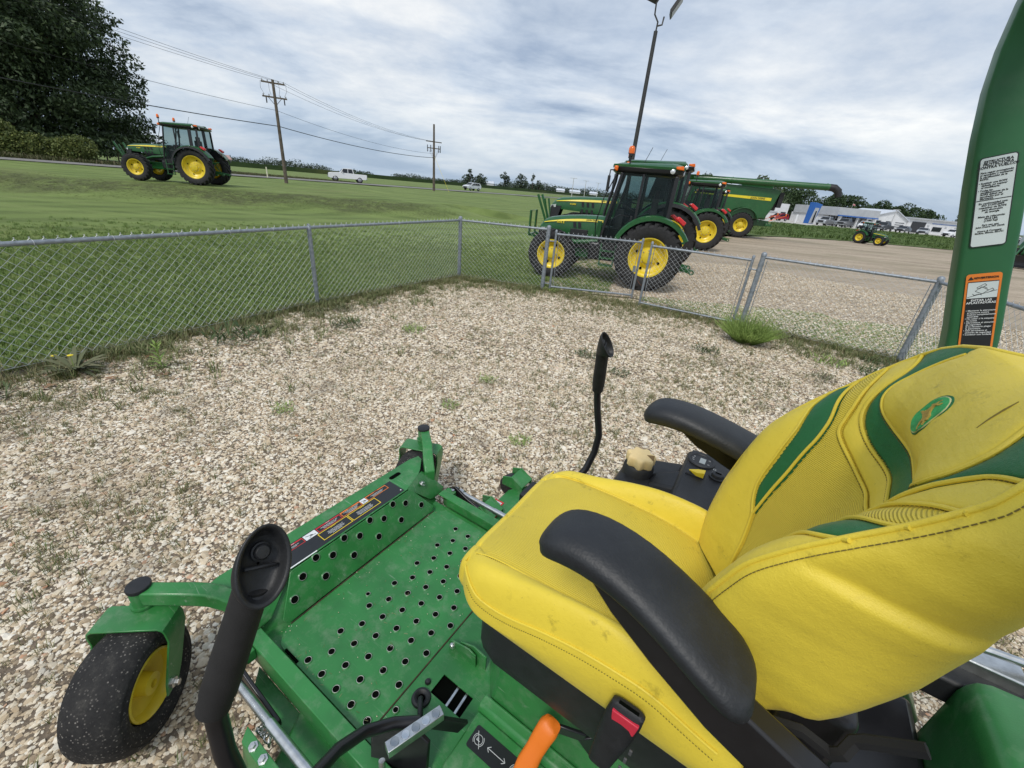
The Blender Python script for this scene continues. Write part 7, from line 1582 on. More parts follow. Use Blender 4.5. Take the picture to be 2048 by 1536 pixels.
for k, (x, y, h, r, m_, lb) in enumerate([(46.5, 124, 9.6, 5.2, 'grey', 'feathery tree top rising behind the third tractor'), (61.0, 124, 10.6, 7.5, 'grey', 'pale green tree behind the combine and its auger'), (84, 146, 11.2, 7.5, 'mid', 'dark tree behind the rear of the combine auger'), (79, 143, 7.5, 5, 'mid', 'lower dark tree left of the blue entrance'), (100, 152, 9.5, 6.5, 'mid', 'dark tree above the grey dealership roof'), (108, 157, 9.4, 6.5, 'mid', 'twin topped dark tree right of the auger spout'), (126, 166, 8.2, 7, 'mid', 'left tree of the green clump above the long white building'), (135, 166, 8.0, 7.5, 'mid', 'middle tree of the green clump above the long white building'), (143, 166, 6.8, 6.5, 'mid', 'low right tree of the clump above the long white building'), (158.5, 166, 8.2, 6, 'mid', 'dark tree left of the green roll bar post')]):
    tree('background_tree', lb, x, y, 0, h, r, m_, .7, 1.3, 100 + k, .3, 14, group='trees behind the dealership', base=.08)
# ---------------------------------------------------------------- poles, wires, lamps
def up_(name, label, x, y, z, **k): return empty(name, (x, y, z), 0, label=label, cat=k.get('cat', 'utility pole'), group=k.get('group'))
P1 = up_('utility_pole', 'tall wooden utility pole with two crossarms left of the white pickup', -24.0, 44.4, .42, group='wooden utility poles along the road'); H1 = 8.45
rdn = Vector((RNORM.x, RNORM.y, 0)); rdd = Vector((RD.x, RD.y, 0))
sidev = Vector((.86, .51, 0))
mb = MB(); mb.tube([(0, 0, -.5), (0, 0, H1)], [.17, .115], 14); ob('pole_shaft', mb, WOOD, P1)
INS = pm('porcelain_grey', (.25, .25, .26), .3); CABLE = pm('black_cable', (.02, .02, .022), .7)
for zc_, hw_ in ((H1 - .25, .95), (H1 - 1.35, 1.0)):
    mb = MB(); mb.bar(-sidev * hw_ + Vector((0, 0, zc_)), sidev * hw_ + Vector((0, 0, zc_)), .10, .12); ca = ob('crossarm', mb, WOOD, P1)
    for q in (-.9, -.45, .45, .9):
        mb = MB(); c = sidev * hw_ * q + Vector((0, 0, zc_ + .06)); mb.lathe([(.02, 0), (.05, .03), (.035, .07), (.055, .10), (.03, .15), (0, .16)], c, n=10); ob('insulator', mb, INS, ca)
mb = MB()
for sg in (-1, 1): mb.bar(sidev * sg * .55 + Vector((0, 0, H1 - 1.37)), Vector((0, 0, H1 - 2.0)), .03, .04)
for q in (-1, -.35, .45, 1): mb.tube([sidev * q + Vector((0, 0, H1 - .2)), sidev * (q * 1.05) + Vector((0, 0, H1 - .75)), sidev * q * .8 + Vector((0, 0, H1 - 1.2))], .012, 5)
for q in (.75, -.7): mb.cyl(sidev * q + Vector((0, 0, H1 - 1.42)), sidev * q + Vector((0, 0, H1 - 1.85)), .05, 8)
ob('hardware', mb, CABLE, P1)
P2 = up_('utility_pole', 'wooden utility pole with one thin crossarm and cutouts between pickup and tractors', -14.9, 70.5, .45, group='wooden utility poles along the road'); H2 = 8.9
mb = MB(); mb.tube([(0, 0, -.5), (0, 0, H2)], [.20, .13], 14); ob('pole_shaft', mb, WOOD, P2)
for zc_, hw_ in ((H2 - 2.25, 1.2), (H2 - 3.1, 1.0)):
    mb = MB(); mb.bar(-sidev * hw_ + Vector((0, 0, zc_)), sidev * hw_ + Vector((0, 0, zc_)), .10, .12); ob('crossarm', mb, WOOD, P2)
mb = MB()
for q in (-1, -.5, .75, 1): c = sidev * q + Vector((0, 0, H2 - 3.1)); mb.cyl(c + Vector((0, 0, .4)), c - Vector((0, 0, .5)), .055, 8); mb.tube([c - Vector((0, 0, .5)), c * .8 + Vector((0, 0, (H2 - 4.2) * .2)), Vector((0, 0, H2 - 4.7))], .015, 5)
ob('cutout_switches', mb, CABLE, P2)
def wire(label, pts, sag, r=.012, grp='overhead wires along the road'):
    root = None; path = []
    for (a, b) in zip(pts[:-1], pts[1:]):
        a, b = Vector(a), Vector(b)
        for k in range(25): t = k / 24; p = a.lerp(b, t); p.z -= sag * 4 * t * (1 - t); path.append(p)
    mb = MB(); mb.tube(path, r, 5); return ob('overhead_wire', mb, CABLE, label=label, cat='wire', group=grp)
b1, b2 = P1.location, P2.location; pL = Vector((-38.5, 12.0, .4))
def off(b, h, q): return b + sidev * q + Vector((0, 0, h))
wire('lowest thick cable passing between the two utility poles', [off(pL, 5.6, 0), off(b1, 4.85, 0), off(b2, 4.55, 0)], .45, .032)
wire('thin neutral wire just above the lowest cable', [off(pL, 8.4, 0), off(b1, 6.1, 0), off(b2, 5.1, 0)], .6, .013)
wire('left one of the high wires on the top crossarm', [off(pL, 11.3, -.9), off(b1, H1 - .1, -.9), off(b2, H2 - 2.2, -.9)], .7, .011)
wire('middle one of the high wires on the top crossarm', [off(pL, 11.6, .4), off(b1, H1 - .1, .4), off(b2, H2 - 2.2, .4)], .8, .011)
wire('right one of the high wires on the top crossarm', [off(pL, 11.8, .9), off(b1, H1 - .1, .9), off(b2, H2 - 2.2, .95)], .75, .011)
mb = MB(); mb.tube([b2 + Vector((0, 0, H2 - 4)), b2 + Vector((2.6, -1.2, 0))], .015, 5); ob('guy_wire', mb, YST, label='yellow guarded guy wire anchored beside the second utility pole', cat='guy wire')
# tall flood light pole behind the tractors
LP_ = empty('light_pole', (7.0, 33.4, 0), label='tall dark pole with flood lights behind the nearest tractor', cat='light pole'); DK = pm('dark_painted_pole', (.035, .035, .035), .5, var=.2)
mb = MB(); mb.tube([(0, 0, 0), (0, 0, 11.55)], [.16, .12], 14); ob('pole_shaft', mb, DK, LP_)
mb = MB(); mb.tube([(0, 0, 11.5), (.02, 0, 12.0), (-.25, 0, 12.35), (-.28, 0, 12.9), (-.10, -.1, 13.25)], .05, 8); mb.tube([(0, 0, 11.8), (.32, .05, 11.9), (.36, .05, 12.3)], .05, 8); ob('bracket', mb, DK, LP_)
def flood(c, d, u, w_, h_, t):
    c, d, u = Vector(c), Vector(d).normalized(), Vector(u).normalized(); s_ = d.cross(u).normalized(); u = s_.cross(d)
    R = Matrix((s_, u, d)).transposed(); mb = MB(); mb.box(c, (w_, h_, t), R, .7); f_ = ob('flood_light', mb, DK, LP_, bevel=.03); mb = MB(); mb.box(c + d * (-t / 2 - .012), (w_ * .84, h_ * .86, .02), R); ob('lens', mb, pm('flood_glass', (.32, .31, .28), .3, var=.2), f_)
flood((.22, -.25, 13.75), (.15, .80, .58), (.2, -.4, .9), .85, 1.15, .22)
flood((.95, .05, 12.85), (-.75, .25, .45), (.6, 0, .8), .8, 1.15, .22)
flood((-.45, .35, 13.5), (.2, -.9, .4), (.2, .3, .9), .8, 1.1, .22)
LGY = pm('light_grey_pole', (.5, .5, .5), .5)
for k, (x, y, h) in enumerate(((14.4, 156, 6.5), (22.0, 184, 6.8), (30.9, 211, 7.1), (88.4, 111.2, 4.8))):
    T = empty('parking_lot_light', (x, y, 0), label=['leftmost of three slender lot lights left of the nearest cab', 'middle one of three slender lot lights left of the nearest cab', 'lot light closest to the nearest tractor cab', 'white T shaped lot light in front of the long white building'][k], cat='lot light', group='distant lot lights')
    mb = MB(); mb.tube([(0, 0, 0), (0, 0, h)], [.14, .09], 8); ob('pole_shaft', mb, LGY, T); mb = MB(); mb.box((0, 0, h + .05), (2.2 if k < 3 else 1.6, .3, .12)); ob('lamp_heads', mb, LGY, T)
mb = MB(); mb.tube([(-32.2, 55.4, .4), (-32.2, 55.4, 1.7)], .07, 8); ob('marker_post', mb, pm('faded_yellow_white', (.7, .68, .5), .6), label='short pale marker post by the road left of the tall pole', cat='marker post')
# ---------------------------------------------------------------- vehicles
TIRE = pm('car_tyre', (.02, .02, .02), .8); ALLOY = pm('alloy', (.45, .46, .48), .3, metal=.8); CHROME = pm('chrome', (.6, .62, .64), .15, metal=.9)
def car(label, x, y, z, hd, kind, paint, cat='car', group=None, detail=True):
    T = empty(kind if kind in ('pickup_truck', 'van') else 'parked_car' if group else 'suv', (x, y, z), hd, label=label, cat=cat, group=group)
    if kind == 'pickup_truck': L_, W_c, G = 5.75, 1.98, [(-2.85, .62), (-2.88, 1.05), (-2.84, 1.22), (-.95, 1.24), (-.93, 1.30), (-.80, 1.86), (-.55, 1.93), (.35, 1.93), (.62, 1.87), (1.15, 1.30), (2.45, 1.22), (2.78, 1.10), (2.85, .95), (2.86, .50), (2.6, .42), (-2.7, .48)]; wx = (-1.75, 1.85); wr = .40; gl = ((-.80, -.1), (0.0, .62)); gz = (1.28, 1.84)
    elif kind == 'van': L_, W_c, G = 5.3, 1.95, [(-2.6, .45), (-2.65, 1.9), (-2.5, 2.05), (1.2, 2.05), (1.9, 1.35), (2.5, 1.15), (2.62, .85), (2.6, .42)]; wx = (-1.6, 1.7); wr = .34; gl = ((.5, 1.35),); gz = (1.25, 1.8)
    elif kind == 'suv': L_, W_c, G = 4.55, 1.82, [(-2.2, .50), (-2.27, .90), (-2.2, 1.15), (-1.95, 1.55), (-1.65, 1.66), (.2, 1.70), (.55, 1.64), (1.15, 1.15), (1.95, 1.02), (2.2, .85), (2.27, .60), (2.2, .40), (-2.1, .42)]; wx = (-1.32, 1.35); wr = .35; gl = ((-1.75, -.98), (-.92, -.18), (-.10, .66)); gz = (1.10, 1.56)
    else: L_, W_c, G = 4.7, 1.8, [(-2.3, .45), (-2.35, .85), (-2.2, 1.02), (-1.6, 1.06), (-1.0, 1.40), (-.5, 1.46), (.3, 1.44), (1.05, 1.02), (2.0, .88), (2.3, .70), (2.33, .42), (-2.2, .38)]; wx = (-1.4, 1.4); wr = .33; gl = ((-1.05, -.3), (-.22, .62)); gz = (1.04, 1.36)
    mb = MB(); h_ = W_c / 2; rings = []
    for yy, ins in ((-h_, .05), (-h_ * .96, .0), (h_ * .96, .0), (h_, .05)): rings.append([(px * (1 - ins * .3), yy * (1 if pz < 1.3 * (1.05 if kind == 'pickup_truck' else .9) else .84), pz) for px, pz in G])
    mb.loft(rings); B = ob('body', mb, paint, T, bevel=.05, seg=2)
    for sy in (1, -1):
        for gi, (a, b) in enumerate(gl):
            mb = MB(); sh = .10; last = gi == len(gl) - 1; y0_, y1_ = sy * (h_ * (.845 if kind == 'van' else 1.0) - .004), sy * (h_ * .845 + .0)
            mb.prism([(a, y0_, gz[0]), (b + (.30 if last else 0), y0_, gz[0]), (b, y1_, gz[1]), (a + (.12 if gi == 0 else 0), y1_, gz[1])], (0, sy * .02, 0)); ob('window', mb, DGLASS, B)
        for wx_ in wx:
            mb = MB(); mb.lathe([(0, -.11), (wr * .62, -.11), (wr * .95, -.10), (wr, -.05), (wr, .05), (wr * .95, .10), (wr * .62, .11), (0, .11)], (wx_, sy * (h_ - .10), wr), (0, 1, 0), 22); w__ = ob('wheel', mb, TIRE, T)
            mb = MB(); mb.lathe([(wr * .66, .0), (wr * .60, .02), (wr * .2, .03), (0, .03)], (wx_, sy * (h_ + .01), wr), (0, sy, 0), 14, caps=False); ob('rim', mb, ALLOY, w__)
            mb = MB(); mb.lathe([(wr * 1.18, -.02), (wr * 1.18, .0), (0, .0)], (wx_, sy * (h_ - .035), wr + .02), (0, sy, 0), 22); ob('wheel_arch', mb, BLACK, B)
        mb = MB(); mb.box((L_ / 2 - .10 if kind != 'pickup_truck' else 2.72, sy * h_ * .78, gz[0] - .30), (.22, .34, .16)); ob('headlight', mb, LAMP, B, bevel=.03)
        mb = MB(); mb.box((G[1][0] + .10, sy * h_ * .86, gz[0] - .25), (.14, .16, .34)); ob('tail_light', mb, RED, B, bevel=.02)
        mb = MB(); mb.box((gl[-1][1] + .12, sy * (h_ + .06), gz[0] + .06), (.14, .16, .14)); ob('mirror', mb, BLACK if kind != 'pickup_truck' else paint, B, bevel=.02)
    # windscreen and rear glass lie on the sloping faces
    wsx = gl[-1][1]
    mb = MB(); q = {'pickup_truck': ((.68, 1.83), (1.12, 1.33)), 'van': ((1.25, 2.0), (1.88, 1.40)), 'suv': ((.60, 1.61), (1.12, 1.18)), 'sedan': ((.36, 1.42), (1.0, 1.05))}[kind]
    mb.prism([(q[0][0] + .012, -h_ * .74, q[0][1]), (q[1][0] + .012, -h_ * .86, q[1][1]), (q[1][0] + .012, h_ * .86, q[1][1]), (q[0][0] + .012, h_ * .74, q[0][1])], (.012, 0, .012)); ob('windshield', mb, DGLASS, B)
    mb = MB(); q = {'pickup_truck': ((-.815, 1.82), (-.925, 1.33)), 'van': ((-2.62, 1.8), (-2.64, 1.3)), 'suv': ((-1.97, 1.52), (-2.19, 1.15)), 'sedan': ((-1.03, 1.385), (-1.55, 1.08))}[kind]
    mb.prism([(q[0][0] - .012, -h_ * .70, q[0][1]), (q[1][0] - .012, -h_ * .78, q[1][1]), (q[1][0] - .012, h_ * .78, q[1][1]), (q[0][0] - .012, h_ * .70, q[0][1])], (-.012, 0, .012)); ob('rear_glass', mb, DGLASS, B)
    fx = G[-3][0] if kind == 'pickup_truck' else L_ / 2
    mb = MB(); mb.box((2.86 if kind == 'pickup_truck' else L_ / 2 - .02, 0, .88 if kind == 'pickup_truck' else .66), (.06, 1.15, .42 if kind == 'pickup_truck' else .26)); ob('grille', mb, BLACK, B, bevel=.02)
    mb = MB(); mb.box((2.88 if kind == 'pickup_truck' else L_ / 2, 0, .60 if kind == 'pickup_truck' else .44), (.12, W_c * .9, .14)); mb.box((-L_ / 2 + .0, 0, .55), (.12, W_c * .92, .16)); ob('bumper', mb, CHROME if kind == 'pickup_truck' else BLACK, B, bevel=.03)
    if kind == 'pickup_truck':
        mb = MB(); mb.box((-1.9, 0, 1.245), (1.7, 1.6, .012)); ob('cargo_bed', mb, BLACK, B)
    return T
PW = pm('car_white', (.78, .79, .80), .25, var=.02, coat=.5); PS = pm('car_silver', (.42, .44, .46), .28, var=.04, metal=.5, coat=.5); PG = pm('car_dark_grey', (.05, .055, .06), .28, var=.1, coat=.5); PR = pm('car_red', (.30, .02, .025), .28, var=.08, coat=.5); PK = pm('car_charcoal', (.09, .095, .10), .3, var=.08, coat=.4)
car('white crew cab pickup driving on the road between the two poles', -29.2, 72.6, .56, math.radians(206), 'pickup_truck', PW, 'pickup truck')
car('silver white compact suv on the road right of the second pole', -13.8, 108.5, .56, math.radians(232), 'suv', pm('car_pale_silver', (.62, .65, .68), .25, var=.02, coat=.5), 'suv')
row = [(68.5, 104.5, 'pickup_truck', PS, 'silver pickup nearest the blue entrance in the front row'), (71.8, 103.0, 'pickup_truck', PK, 'grey pickup second from the left in the front row'), (76.5, 103.2, 'suv', PW, 'white crossover in front of the showroom posts'), (79.8, 102.0, 'pickup_truck', PG, 'dark crew cab pickup right of the white crossover'), (84.0, 101.6, 'sedan', PG, 'black low car in front of the showroom corner'), (87.6, 100.6, 'sedan', PS, 'silver sedan just left of the small green tractor'), (95.2, 101.4, 'suv', PW, 'white car just right of the small green tractor cab'), (101.0, 101.2, 'suv', PK, 'grey suv in front of the dark garage opening'), (103.2, 100.4, 'suv', PR, 'dark red suv partly behind the grey suv'), (106.8, 100.2, 'sedan', PW, 'white sedan between the red cars'), (109.2, 99.6, 'sedan', PK, 'grey green car beside the red pickup'), (111.0, 98.8, 'suv', PR, 'maroon car left of the bright red pickup'), (113.6, 98.6, 'pickup_truck', PR, 'bright red pickup in front of the long white building'), (117.6, 98.0, 'sedan', PW, 'white sedan right of the red pickup'), (119.6, 97.4, 'sedan', PW, 'second white sedan beside the white van'), (122.6, 97.2, 'van', PW, 'white van at the right end of the car row')]
for k, (x, y, kd_, pt, lb) in enumerate(row):
    car(lb, x, y, .065, math.radians([215, 218, 222, 212, 216, 224][k % 6] - (0 if k < 6 else 24)), kd_, pt, 'van' if kd_ == 'van' else 'pickup truck' if 'pickup' in lb else 'car', 'vehicles parked in front of the dealership')
car('red car at the far left of the dealership by the white sign', 62.6, 113.5, .065, math.radians(200), 'suv', PR, 'car', 'vehicles parked in front of the dealership')
# ---------------------------------------------------------------- dealership buildings
WALLW = pm('white_block_wall', (.72, .73, .74), .8, var=.06, scale=.6, dirt=.15, dirtcol=(.5, .48, .45)); WALLG = pm('light_grey_panel', (.46, .48, .50), .6, var=.06, scale=.8); BLUE = pm('blue_sign_panel', (.03, .13, .42), .4, var=.06); ROOFW = pm('pale_metal_roof', (.62, .66, .72), .4, var=.05); DARKI = pm('dark_interior', (.02, .022, .025), .4)
bd = Vector((.965, .262, 0)).normalized(); bn = Vector((bd.y, -bd.x, 0))
def bldg(name, label, x, y, cat='building'): return empty(name, (x, y, .06), math.atan2(bd.y, bd.x), label=label, cat=cat)
# local: x along the facade to the right, y away from the viewer
SH = bldg('showroom', 'grey roofed showroom with a blue stripe and dark glass front', 73.2, 112.0)
mb = MB(); mb.box((6.0, 6, 1.2), (12.0, 9.5, 2.4)); ob('wall', mb, WALLW, SH)
mb = MB(); mb.box((6.0, 3.6, 3.25), (12.6, 13, 1.9)); ob('roof_fascia', mb, WALLG, SH, bevel=.03)
mb = MB(); mb.box((6.0, -2.96, 2.42), (12.7, .12, .26)); ob('blue_stripe', mb, BLUE, SH)
mb = MB(); mb.box((6.4, 1.2, 1.25), (9.2, .1, 2.1)); g_ = ob('glass_front', mb, DGLASS, SH)
for k in range(6): mb = MB(); mb.box((2.2 + 1.7 * k, 1.1, 1.25), (.09, .12, 2.1)); ob('mullion', mb, WALLW, g_)
for x in (1.2, 6.6, 11.6): mb = MB(); mb.box((x, -2.4, 1.15), (.55 if x < 2 or x > 11 else .18, .5, 2.3)); ob('column', mb, WALLW, SH)
mb = MB(); mb.cyl((5.2, -1, 4.2), (5.2, -1, 5.3), .03, 6); fp_ = ob('flag_pole', mb, LGY, SH); mb = MB(); mb.tube([(5.2, -1, 5.1), (5.6, -1, 5.0), (6.0, -.9, 4.9)], [.10, .2, .14], 6); ob('flag', mb, pm('faded_red_flag', (.6, .25, .25), .8), fp_)
BE = bldg('blue_entrance_tower', 'bright blue slanted entrance tower of the dealership', 69.0, 110.6, 'entrance tower')
mb = MB(); mb.loft([[(-.8, 0, 0), (.7, 0, 0), (.7, 1.5, 0), (-.8, 1.5, 0)], [(-.7, -.3, 4.0), (1.1, -.3, 4.0), (1.1, 1.5, 4.0), (-.7, 1.5, 4.0)], [(-.7, -.3, 4.75), (1.35, -.3, 4.4), (1.35, 1.5, 4.4), (-.7, 1.5, 4.75)]]); ob('tower', mb, BLUE, BE, bevel=.04)
mb = MB(); mb.loft([[(-.75, -.02, .1), (.75, -.02, .1), (.75, .06, .1), (-.75, .06, .1)], [(-.55, -.32, 3.6), (.6, -.32, 3.6), (.6, -.2, 3.6), (-.55, -.2, 3.6)]]); ob('white_panel', mb, WALLG, BE); mb = MB(); mb.box((.1, -.24, 1.6), (.35, .1, 2.6)); ob('door', mb, DGLASS, BE)
WS = bldg('white_shop', 'low white shop building at the left end of the dealership', 58.5, 116.5)
mb = MB(); mb.box((4.6, 4, 1.5), (6.0, 8, 3.0)); mb.box((7.6, 2.8, 2.0), (2.6, 6, 4.0)); ob('wall', mb, WALLW, WS); mb = MB(); mb.box((7.6, -.24, 1.2), (1.5, .1, 1.7)); ob('garage_opening', mb, DARKI, WS); mb = MB(); mb.box((4.0, -.06, 1.9), (4.0, .1, .3)); ob('eave', mb, WALLG, WS)
GB = bldg('gabled_garage', 'white garage with a low pitched pale roof beside the showroom', 85.4, 115.4)
mb = MB(); mb.prism([(0, 0, 0), (13.5, 0, 0), (13.5, 0, 2.6), (8.4, 0, 4.75), (0, 0, 2.9)], (0, 9, 0)); ob('wall', mb, WALLW, GB)
mb = MB(); mb.prism([(-.4, -.4, 2.85), (8.4, -.4, 4.85), (13.9, -.4, 2.55), (13.9, -.4, 2.42), (8.4, -.4, 4.70), (-.4, -.4, 2.72)], (0, 9.6, 0)); ob('roof', mb, ROOFW, GB)
for x in (.8, 3.4, 6.6): mb = MB(); mb.box((x + .6, -.03, 1.1), (1.5, .1, 2.1)); o = ob('garage_door', mb, DGLASS, GB)
for z in (.5, 1.0, 1.5, 2.0): mb = MB(); mb.box((11.2, -.04, z), (3.0, .08, .12)); ob('door_slat', mb, DGLASS, GB)
LB_ = bldg('long_white_building', 'long flat roofed white building with a blue line along its wall', 98.6, 118.6)
mb = MB(); mb.box((14.5, 5, 1.75), (29, 10, 3.5)); ob('wall', mb, WALLW, LB_)
mb = MB(); mb.box((14.5, 4.8, 3.45), (29.6, 10.8, .28)); ob('roof_edge', mb, WALLG, LB_)
mb = MB(); mb.box((18.5, -.04, 2.55), (20.5, .08, .14)); ob('blue_line', mb, BLUE, LB_)
mb = MB(); mb.box((3.6, -.06, 1.35), (4.8, .14, 2.6)); ob('open_garage', mb, DARKI, LB_)
for x, w_ in ((10.6, 3.2), (20.2, 3.0)): mb = MB(); mb.box((x, -.05, 1.25 if x < 15 else 1.1), (w_, .1, 1.1 if x < 15 else 1.3)); f_ = ob('window', mb, DGLASS if x < 15 else WALLG, LB_)
for x in (7.2, 13.6, 17.2): mb = MB(); mb.box((x, -.06, 1.9), (.7, .08, .4)); ob('wall_sign', mb, WALLG, LB_)
RB_ = empty('white_commercial_building', (81.5, 71.5, .05), math.radians(-38), label='white flat roofed building with a purple blue sign behind the right roll bar', cat='building')
mb = MB(); mb.box((6, 5, 2.3), (14, 10, 4.6)); ob('wall', mb, WALLW, RB_); mb = MB(); mb.box((6, -.15, 3.9), (14.4, .5, 1.5)); ob('fascia', mb, WALLG, RB_); put(text_mesh('Sup', 1.3, pm('purple_sign', (.06, .05, .25), .5), bold=.02, ext=.05, shear=.3), 'lettering', frame((1.2, -.45, 3.9), (1, 0, 0), (0, 0, 1)), RB_)
mb = MB(); mb.bar((-.6, -.1, 0), (.6, -.1, 3.0), .3, .3); mb.box((4, -.06, 1.3), (6, .1, 2.4)); ob('glass_front', mb, DGLASS, RB_)
SG = empty('roadside_sign', (64.6, 109.6, .06), label='small white upright sign left of the blue tower', cat='sign'); mb = MB(); mb.box((0, 0, .9), (.35, .12, 1.8)); ob('panel', mb, WALLW, SG)
FH = empty('farmhouse', (-197, 284, 0), math.radians(30), label='pinkish farm building on the horizon behind the lawn tractor', cat='house')
mb = MB(); mb.box((0, 0, 1.6), (18, 8, 3.2)); ob('wall', mb, pm('tan_siding', (.42, .36, .32), .8), FH); mb = MB(); mb.prism([(-9.4, -4.4, 3.2), (9.4, -4.4, 3.2), (9.4, 4.4, 3.2), (-9.4, 4.4, 3.2)], (0, 0, .1)); mb.loft([[(-9.4, -4.4, 3.3), (9.4, -4.4, 3.3), (9.4, 4.4, 3.3), (-9.4, 4.4, 3.3)], [(-8, -.1, 5.6), (8, -.1, 5.6), (8, .1, 5.6), (-8, .1, 5.6)]]); ob('roof', mb, pm('faded_pink_roof', (.42, .27, .24), .8), FH)
for k, (az, d, w_) in enumerate(((-5.0, 436, 7), (3.8, 520, 9), (5.6, 540, 12), (7.9, 560, 9))):
    o = empty('farm_building', (math.sin(A_(az)) * d, math.cos(A_(az)) * d, 0), label=['tiny white house between skyline trees right of the second pole', 'low pale farm building on the skyline left of the lot lights', 'long pale farm building on the skyline by the lot lights', 'pale farm building behind the tractor hoods'][k], cat='farm building', group='pale buildings on the skyline')
    mb = MB(); mb.box((0, 0, 2), (w_, 8, 4)); ob('wall', mb, WALLW, o); mb = MB(); mb.loft([[(-w_ / 2 - .5, -4.5, 4), (w_ / 2 + .5, -4.5, 4), (w_ / 2 + .5, 4.5, 4), (-w_ / 2 - .5, 4.5, 4)], [(-w_ / 2, -.2, 6), (w_ / 2, -.2, 6), (w_ / 2, .2, 6), (-w_ / 2, .2, 6)]]); ob('roof', mb, ROOFW, o)
# ---------------------------------------------------------------- individual weeds in the yard
def leaf(mb, base, d, ln, wd, curl=.3, up=.4):
    b = Vector(base); d = Vector(d).normalized(); s_ = d.cross(Vector((0, 0, 1))).normalized(); V = []; F = []
    for k, (t, w_) in enumerate(((0, .15), (.3, .8), (.6, 1), (.85, .6), (1, .05))):
        c = b + d * ln * t + Vector((0, 0, ln * (up * t - curl * t * t))); V += [c - s_ * wd * w_ / 2, c + s_ * wd * w_ / 2]
        if k: F.append((2 * k - 2, 2 * k - 1, 2 * k + 1, 2 * k))
    mb.add(V, F)
WG = leafmat('weed_bright_green', [(.14, .22, .045), (.22, .32, .075), (.32, .42, .12)]); WD = leafmat('weed_dark_green', [(.035, .065, .022), (.06, .095, .03), (.09, .12, .045)]); WO = leafmat('weed_olive', [(.09, .11, .05), (.13, .14, .07), (.18, .17, .09), (.06, .09, .03)])
def plant(label, x, y, kind, size, mat, seed, cat='weed', z=.01):
    rs = random.Random(seed); T = empty('weed' if kind != 'dandelion' else 'dandelion', (x, y, z), label=label, cat=cat); mb = MB()
    if kind == 'bush':     # dense upright fleabane dome
        for k in range(int(900)):
            a = rs.uniform(0, 2 * PI); q = math.sqrt(rs.random()); r_ = q * size * .42; tilt = q * 1.0; ln = size * rs.uniform(.36, .86) * (1 - .3 * q * rs.random())
            b = Vector((r_ * .5 * math.cos(a), r_ * .5 * math.sin(a), 0)); d = Vector((math.sin(tilt) * math.cos(a), math.sin(tilt) * math.sin(a), math.cos(tilt)))
            s_ = d.orthogonal().normalized() * .0035; tip = b + d * ln
            mb.add([b - s_, b + s_, tip + s_ * .5, tip - s_ * .5], [(0, 1, 2, 3)])
            for j in range(7):
                t = .35 + .62 * j / 7; c = b.lerp(tip, t); e = Vector((rs.uniform(-1, 1), rs.uniform(-1, 1), rs.uniform(.2, 1))).normalized(); f_ = c + (e + d * .8).normalized() * size * .085; w_ = e.cross(d).normalized() * .0028
                mb.add([c - w_, c + w_, f_], [(0, 1, 2)])
    elif kind == 'stem':
        for k in range(9):
            z_ = size * k / 9
            for j in range(4): a = k * 1.1 + j * PI / 2; leaf(mb, (0, 0, z_), (math.cos(a), math.sin(a), 0), size * (.42 - .025 * k), size * .07, .35, .5 + .08 * k)
        mb.tube([(0, 0, 0), (0, 0, size)], .004, 5)
    else:                   # rosettes and sprawling mats
        nl = 44 if kind == 'dandelion' else 120
        for k in range(nl):
            a = rs.uniform(0, 2 * PI)
            if kind == 'mat':
                r_ = size * math.sqrt(rs.random()) * .55; b = (r_ * math.cos(a), r_ * math.sin(a), rs.uniform(0, size * .10)); a2 = rs.uniform(0, 2 * PI); leaf(mb, b, (math.cos(a2), math.sin(a2), 0), size * rs.uniform(.10, .24), size * .035, .3, rs.uniform(.2, 1.6))
            else: leaf(mb, (0, 0, .01), (math.cos(a), math.sin(a), 0), size * rs.uniform(.35, .62), size * .085, .5, rs.uniform(.5, 1.1))
    ob('leaves', mb, mat, T, smooth=False)
    if kind == 'dandelion':
        for (dx_, dy_, h_) in ((.0, .0, .17), (-.28, .10, .10)):
            ms = MB(); ms.tube([(dx_, dy_, 0), (dx_ + .01, dy_, h_)], .003, 5); st = ob('stem', ms, WG, T); ms = MB(); ms.lathe([(.002, -.006), (.020, .0), (.022, .006), (.012, .010), (0, .010)], (dx_ + .01, dy_, h_), n=14); ob('flower', ms, YST, st)
    return T
plant('bright green bushy weed at the foot of the right gate post', 3.57, 6.25, 'bush', .66, WG, 1)
plant('dandelion with one open yellow flower at the left fence', -4.02, 3.33, 'dandelion', .46, WO, 2, 'dandelion')
plant('upright leafy green weed a little right of the dandelion', -3.42, 3.58, 'stem', .26, WG, 3)
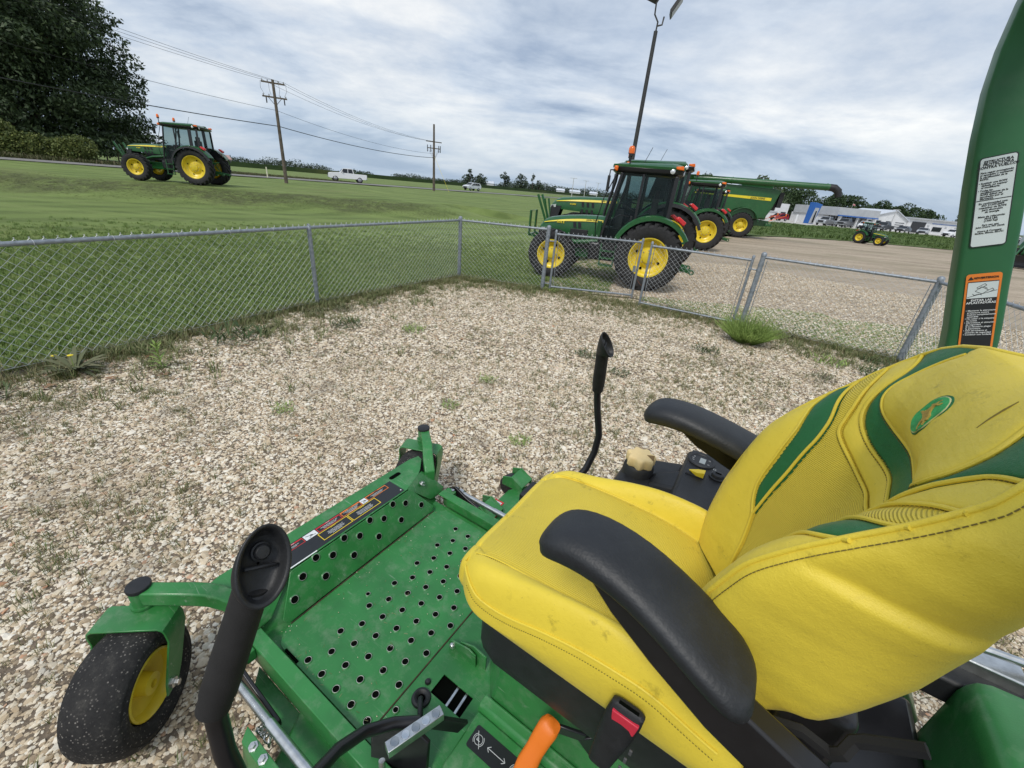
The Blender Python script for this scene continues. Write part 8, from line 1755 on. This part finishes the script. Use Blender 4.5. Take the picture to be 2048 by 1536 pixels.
WP = [(2.70, 5.62, .34, WD, 'dark green sprawling weed left of the bushy weed'), (-3.28, 4.52, .55, WD, 'wide dark weed patch under the left fence'), (-2.30, 5.28, .36, WD, 'flat dark weed near the fence right of the first post'), (-2.95, 5.72, .34, WO, 'olive weed mat at the foot of the left fence post'), (-2.62, 6.0, .32, WO, 'olive weed mat just past the left fence post'), (-1.42, 5.35, .28, WG, 'small grassy weed in the middle of the yard'), (-1.92, 3.02, .17, WG, 'small bright weed left of centre in the gravel'), (-.26, 3.98, .18, WG, 'small bright weed near the centre of the yard'), (.10, 2.86, .16, WG, 'tiny round bright weed above the mower seat'), (.92, 5.0, .26, WD, 'dark little weed right of the far control lever'), (1.25, 4.5, .22, WD, 'dark leafy weed just right of the far lever grip'), (4.45, 5.6, .38, WG, 'grassy weed between bushy weed and the leaning post'), (4.85, 5.2, .42, WD, 'dark weed patch near the leaning fence post'), (5.25, 5.75, .36, WD, 'dark weed patch at the fence left of the leaning post'), (3.95, 4.95, .26, WO, 'olive weed above the seat back'), (.62, 8.62, .30, WG, 'tall green grass tuft at the hinge side of the left gate'), (4.35, 6.75, .4, WO, 'grey green weed mat behind the bushy weed'), (-4.25, 2.75, .42, WD, 'dark flat weed at the left edge of the picture'), (-.55, 3.35, .15, WG, 'tiny weed in the open gravel near the centre')]
for k, (x, y, s_, m_, lb) in enumerate(WP): plant(lb, x, y, 'mat', s_, m_, 30 + k)
DL = leafmat('dead_leaf', [(.22, .10, .04), (.30, .18, .10), (.16, .10, .07)])
for k, (x, y) in enumerate(((-3.72, 3.78), (-3.28, 3.42), (-3.95, 3.02), (-3.62, 3.25), (-4.15, 3.5))):
    mb = MB()
    for j in range(4): a = j * 1.7 + k; leaf(mb, (0, 0, .015), (math.cos(a), math.sin(a), 0), .055, .028, .5, .6)
    o = ob('dead_leaf', mb, DL, smooth=False, label=['dry brown leaf hanging at the fence right of the dandelion', 'rusty dead leaf at the foot of the upright weed', 'greyish dead leaf lying in front of the dandelion', 'dead leaf between the dandelion and the upright weed', 'dead leaf behind the dandelion at the fence'][k], cat='leaf', group='dead leaves by the fence'); o.location = (x, y, .01)
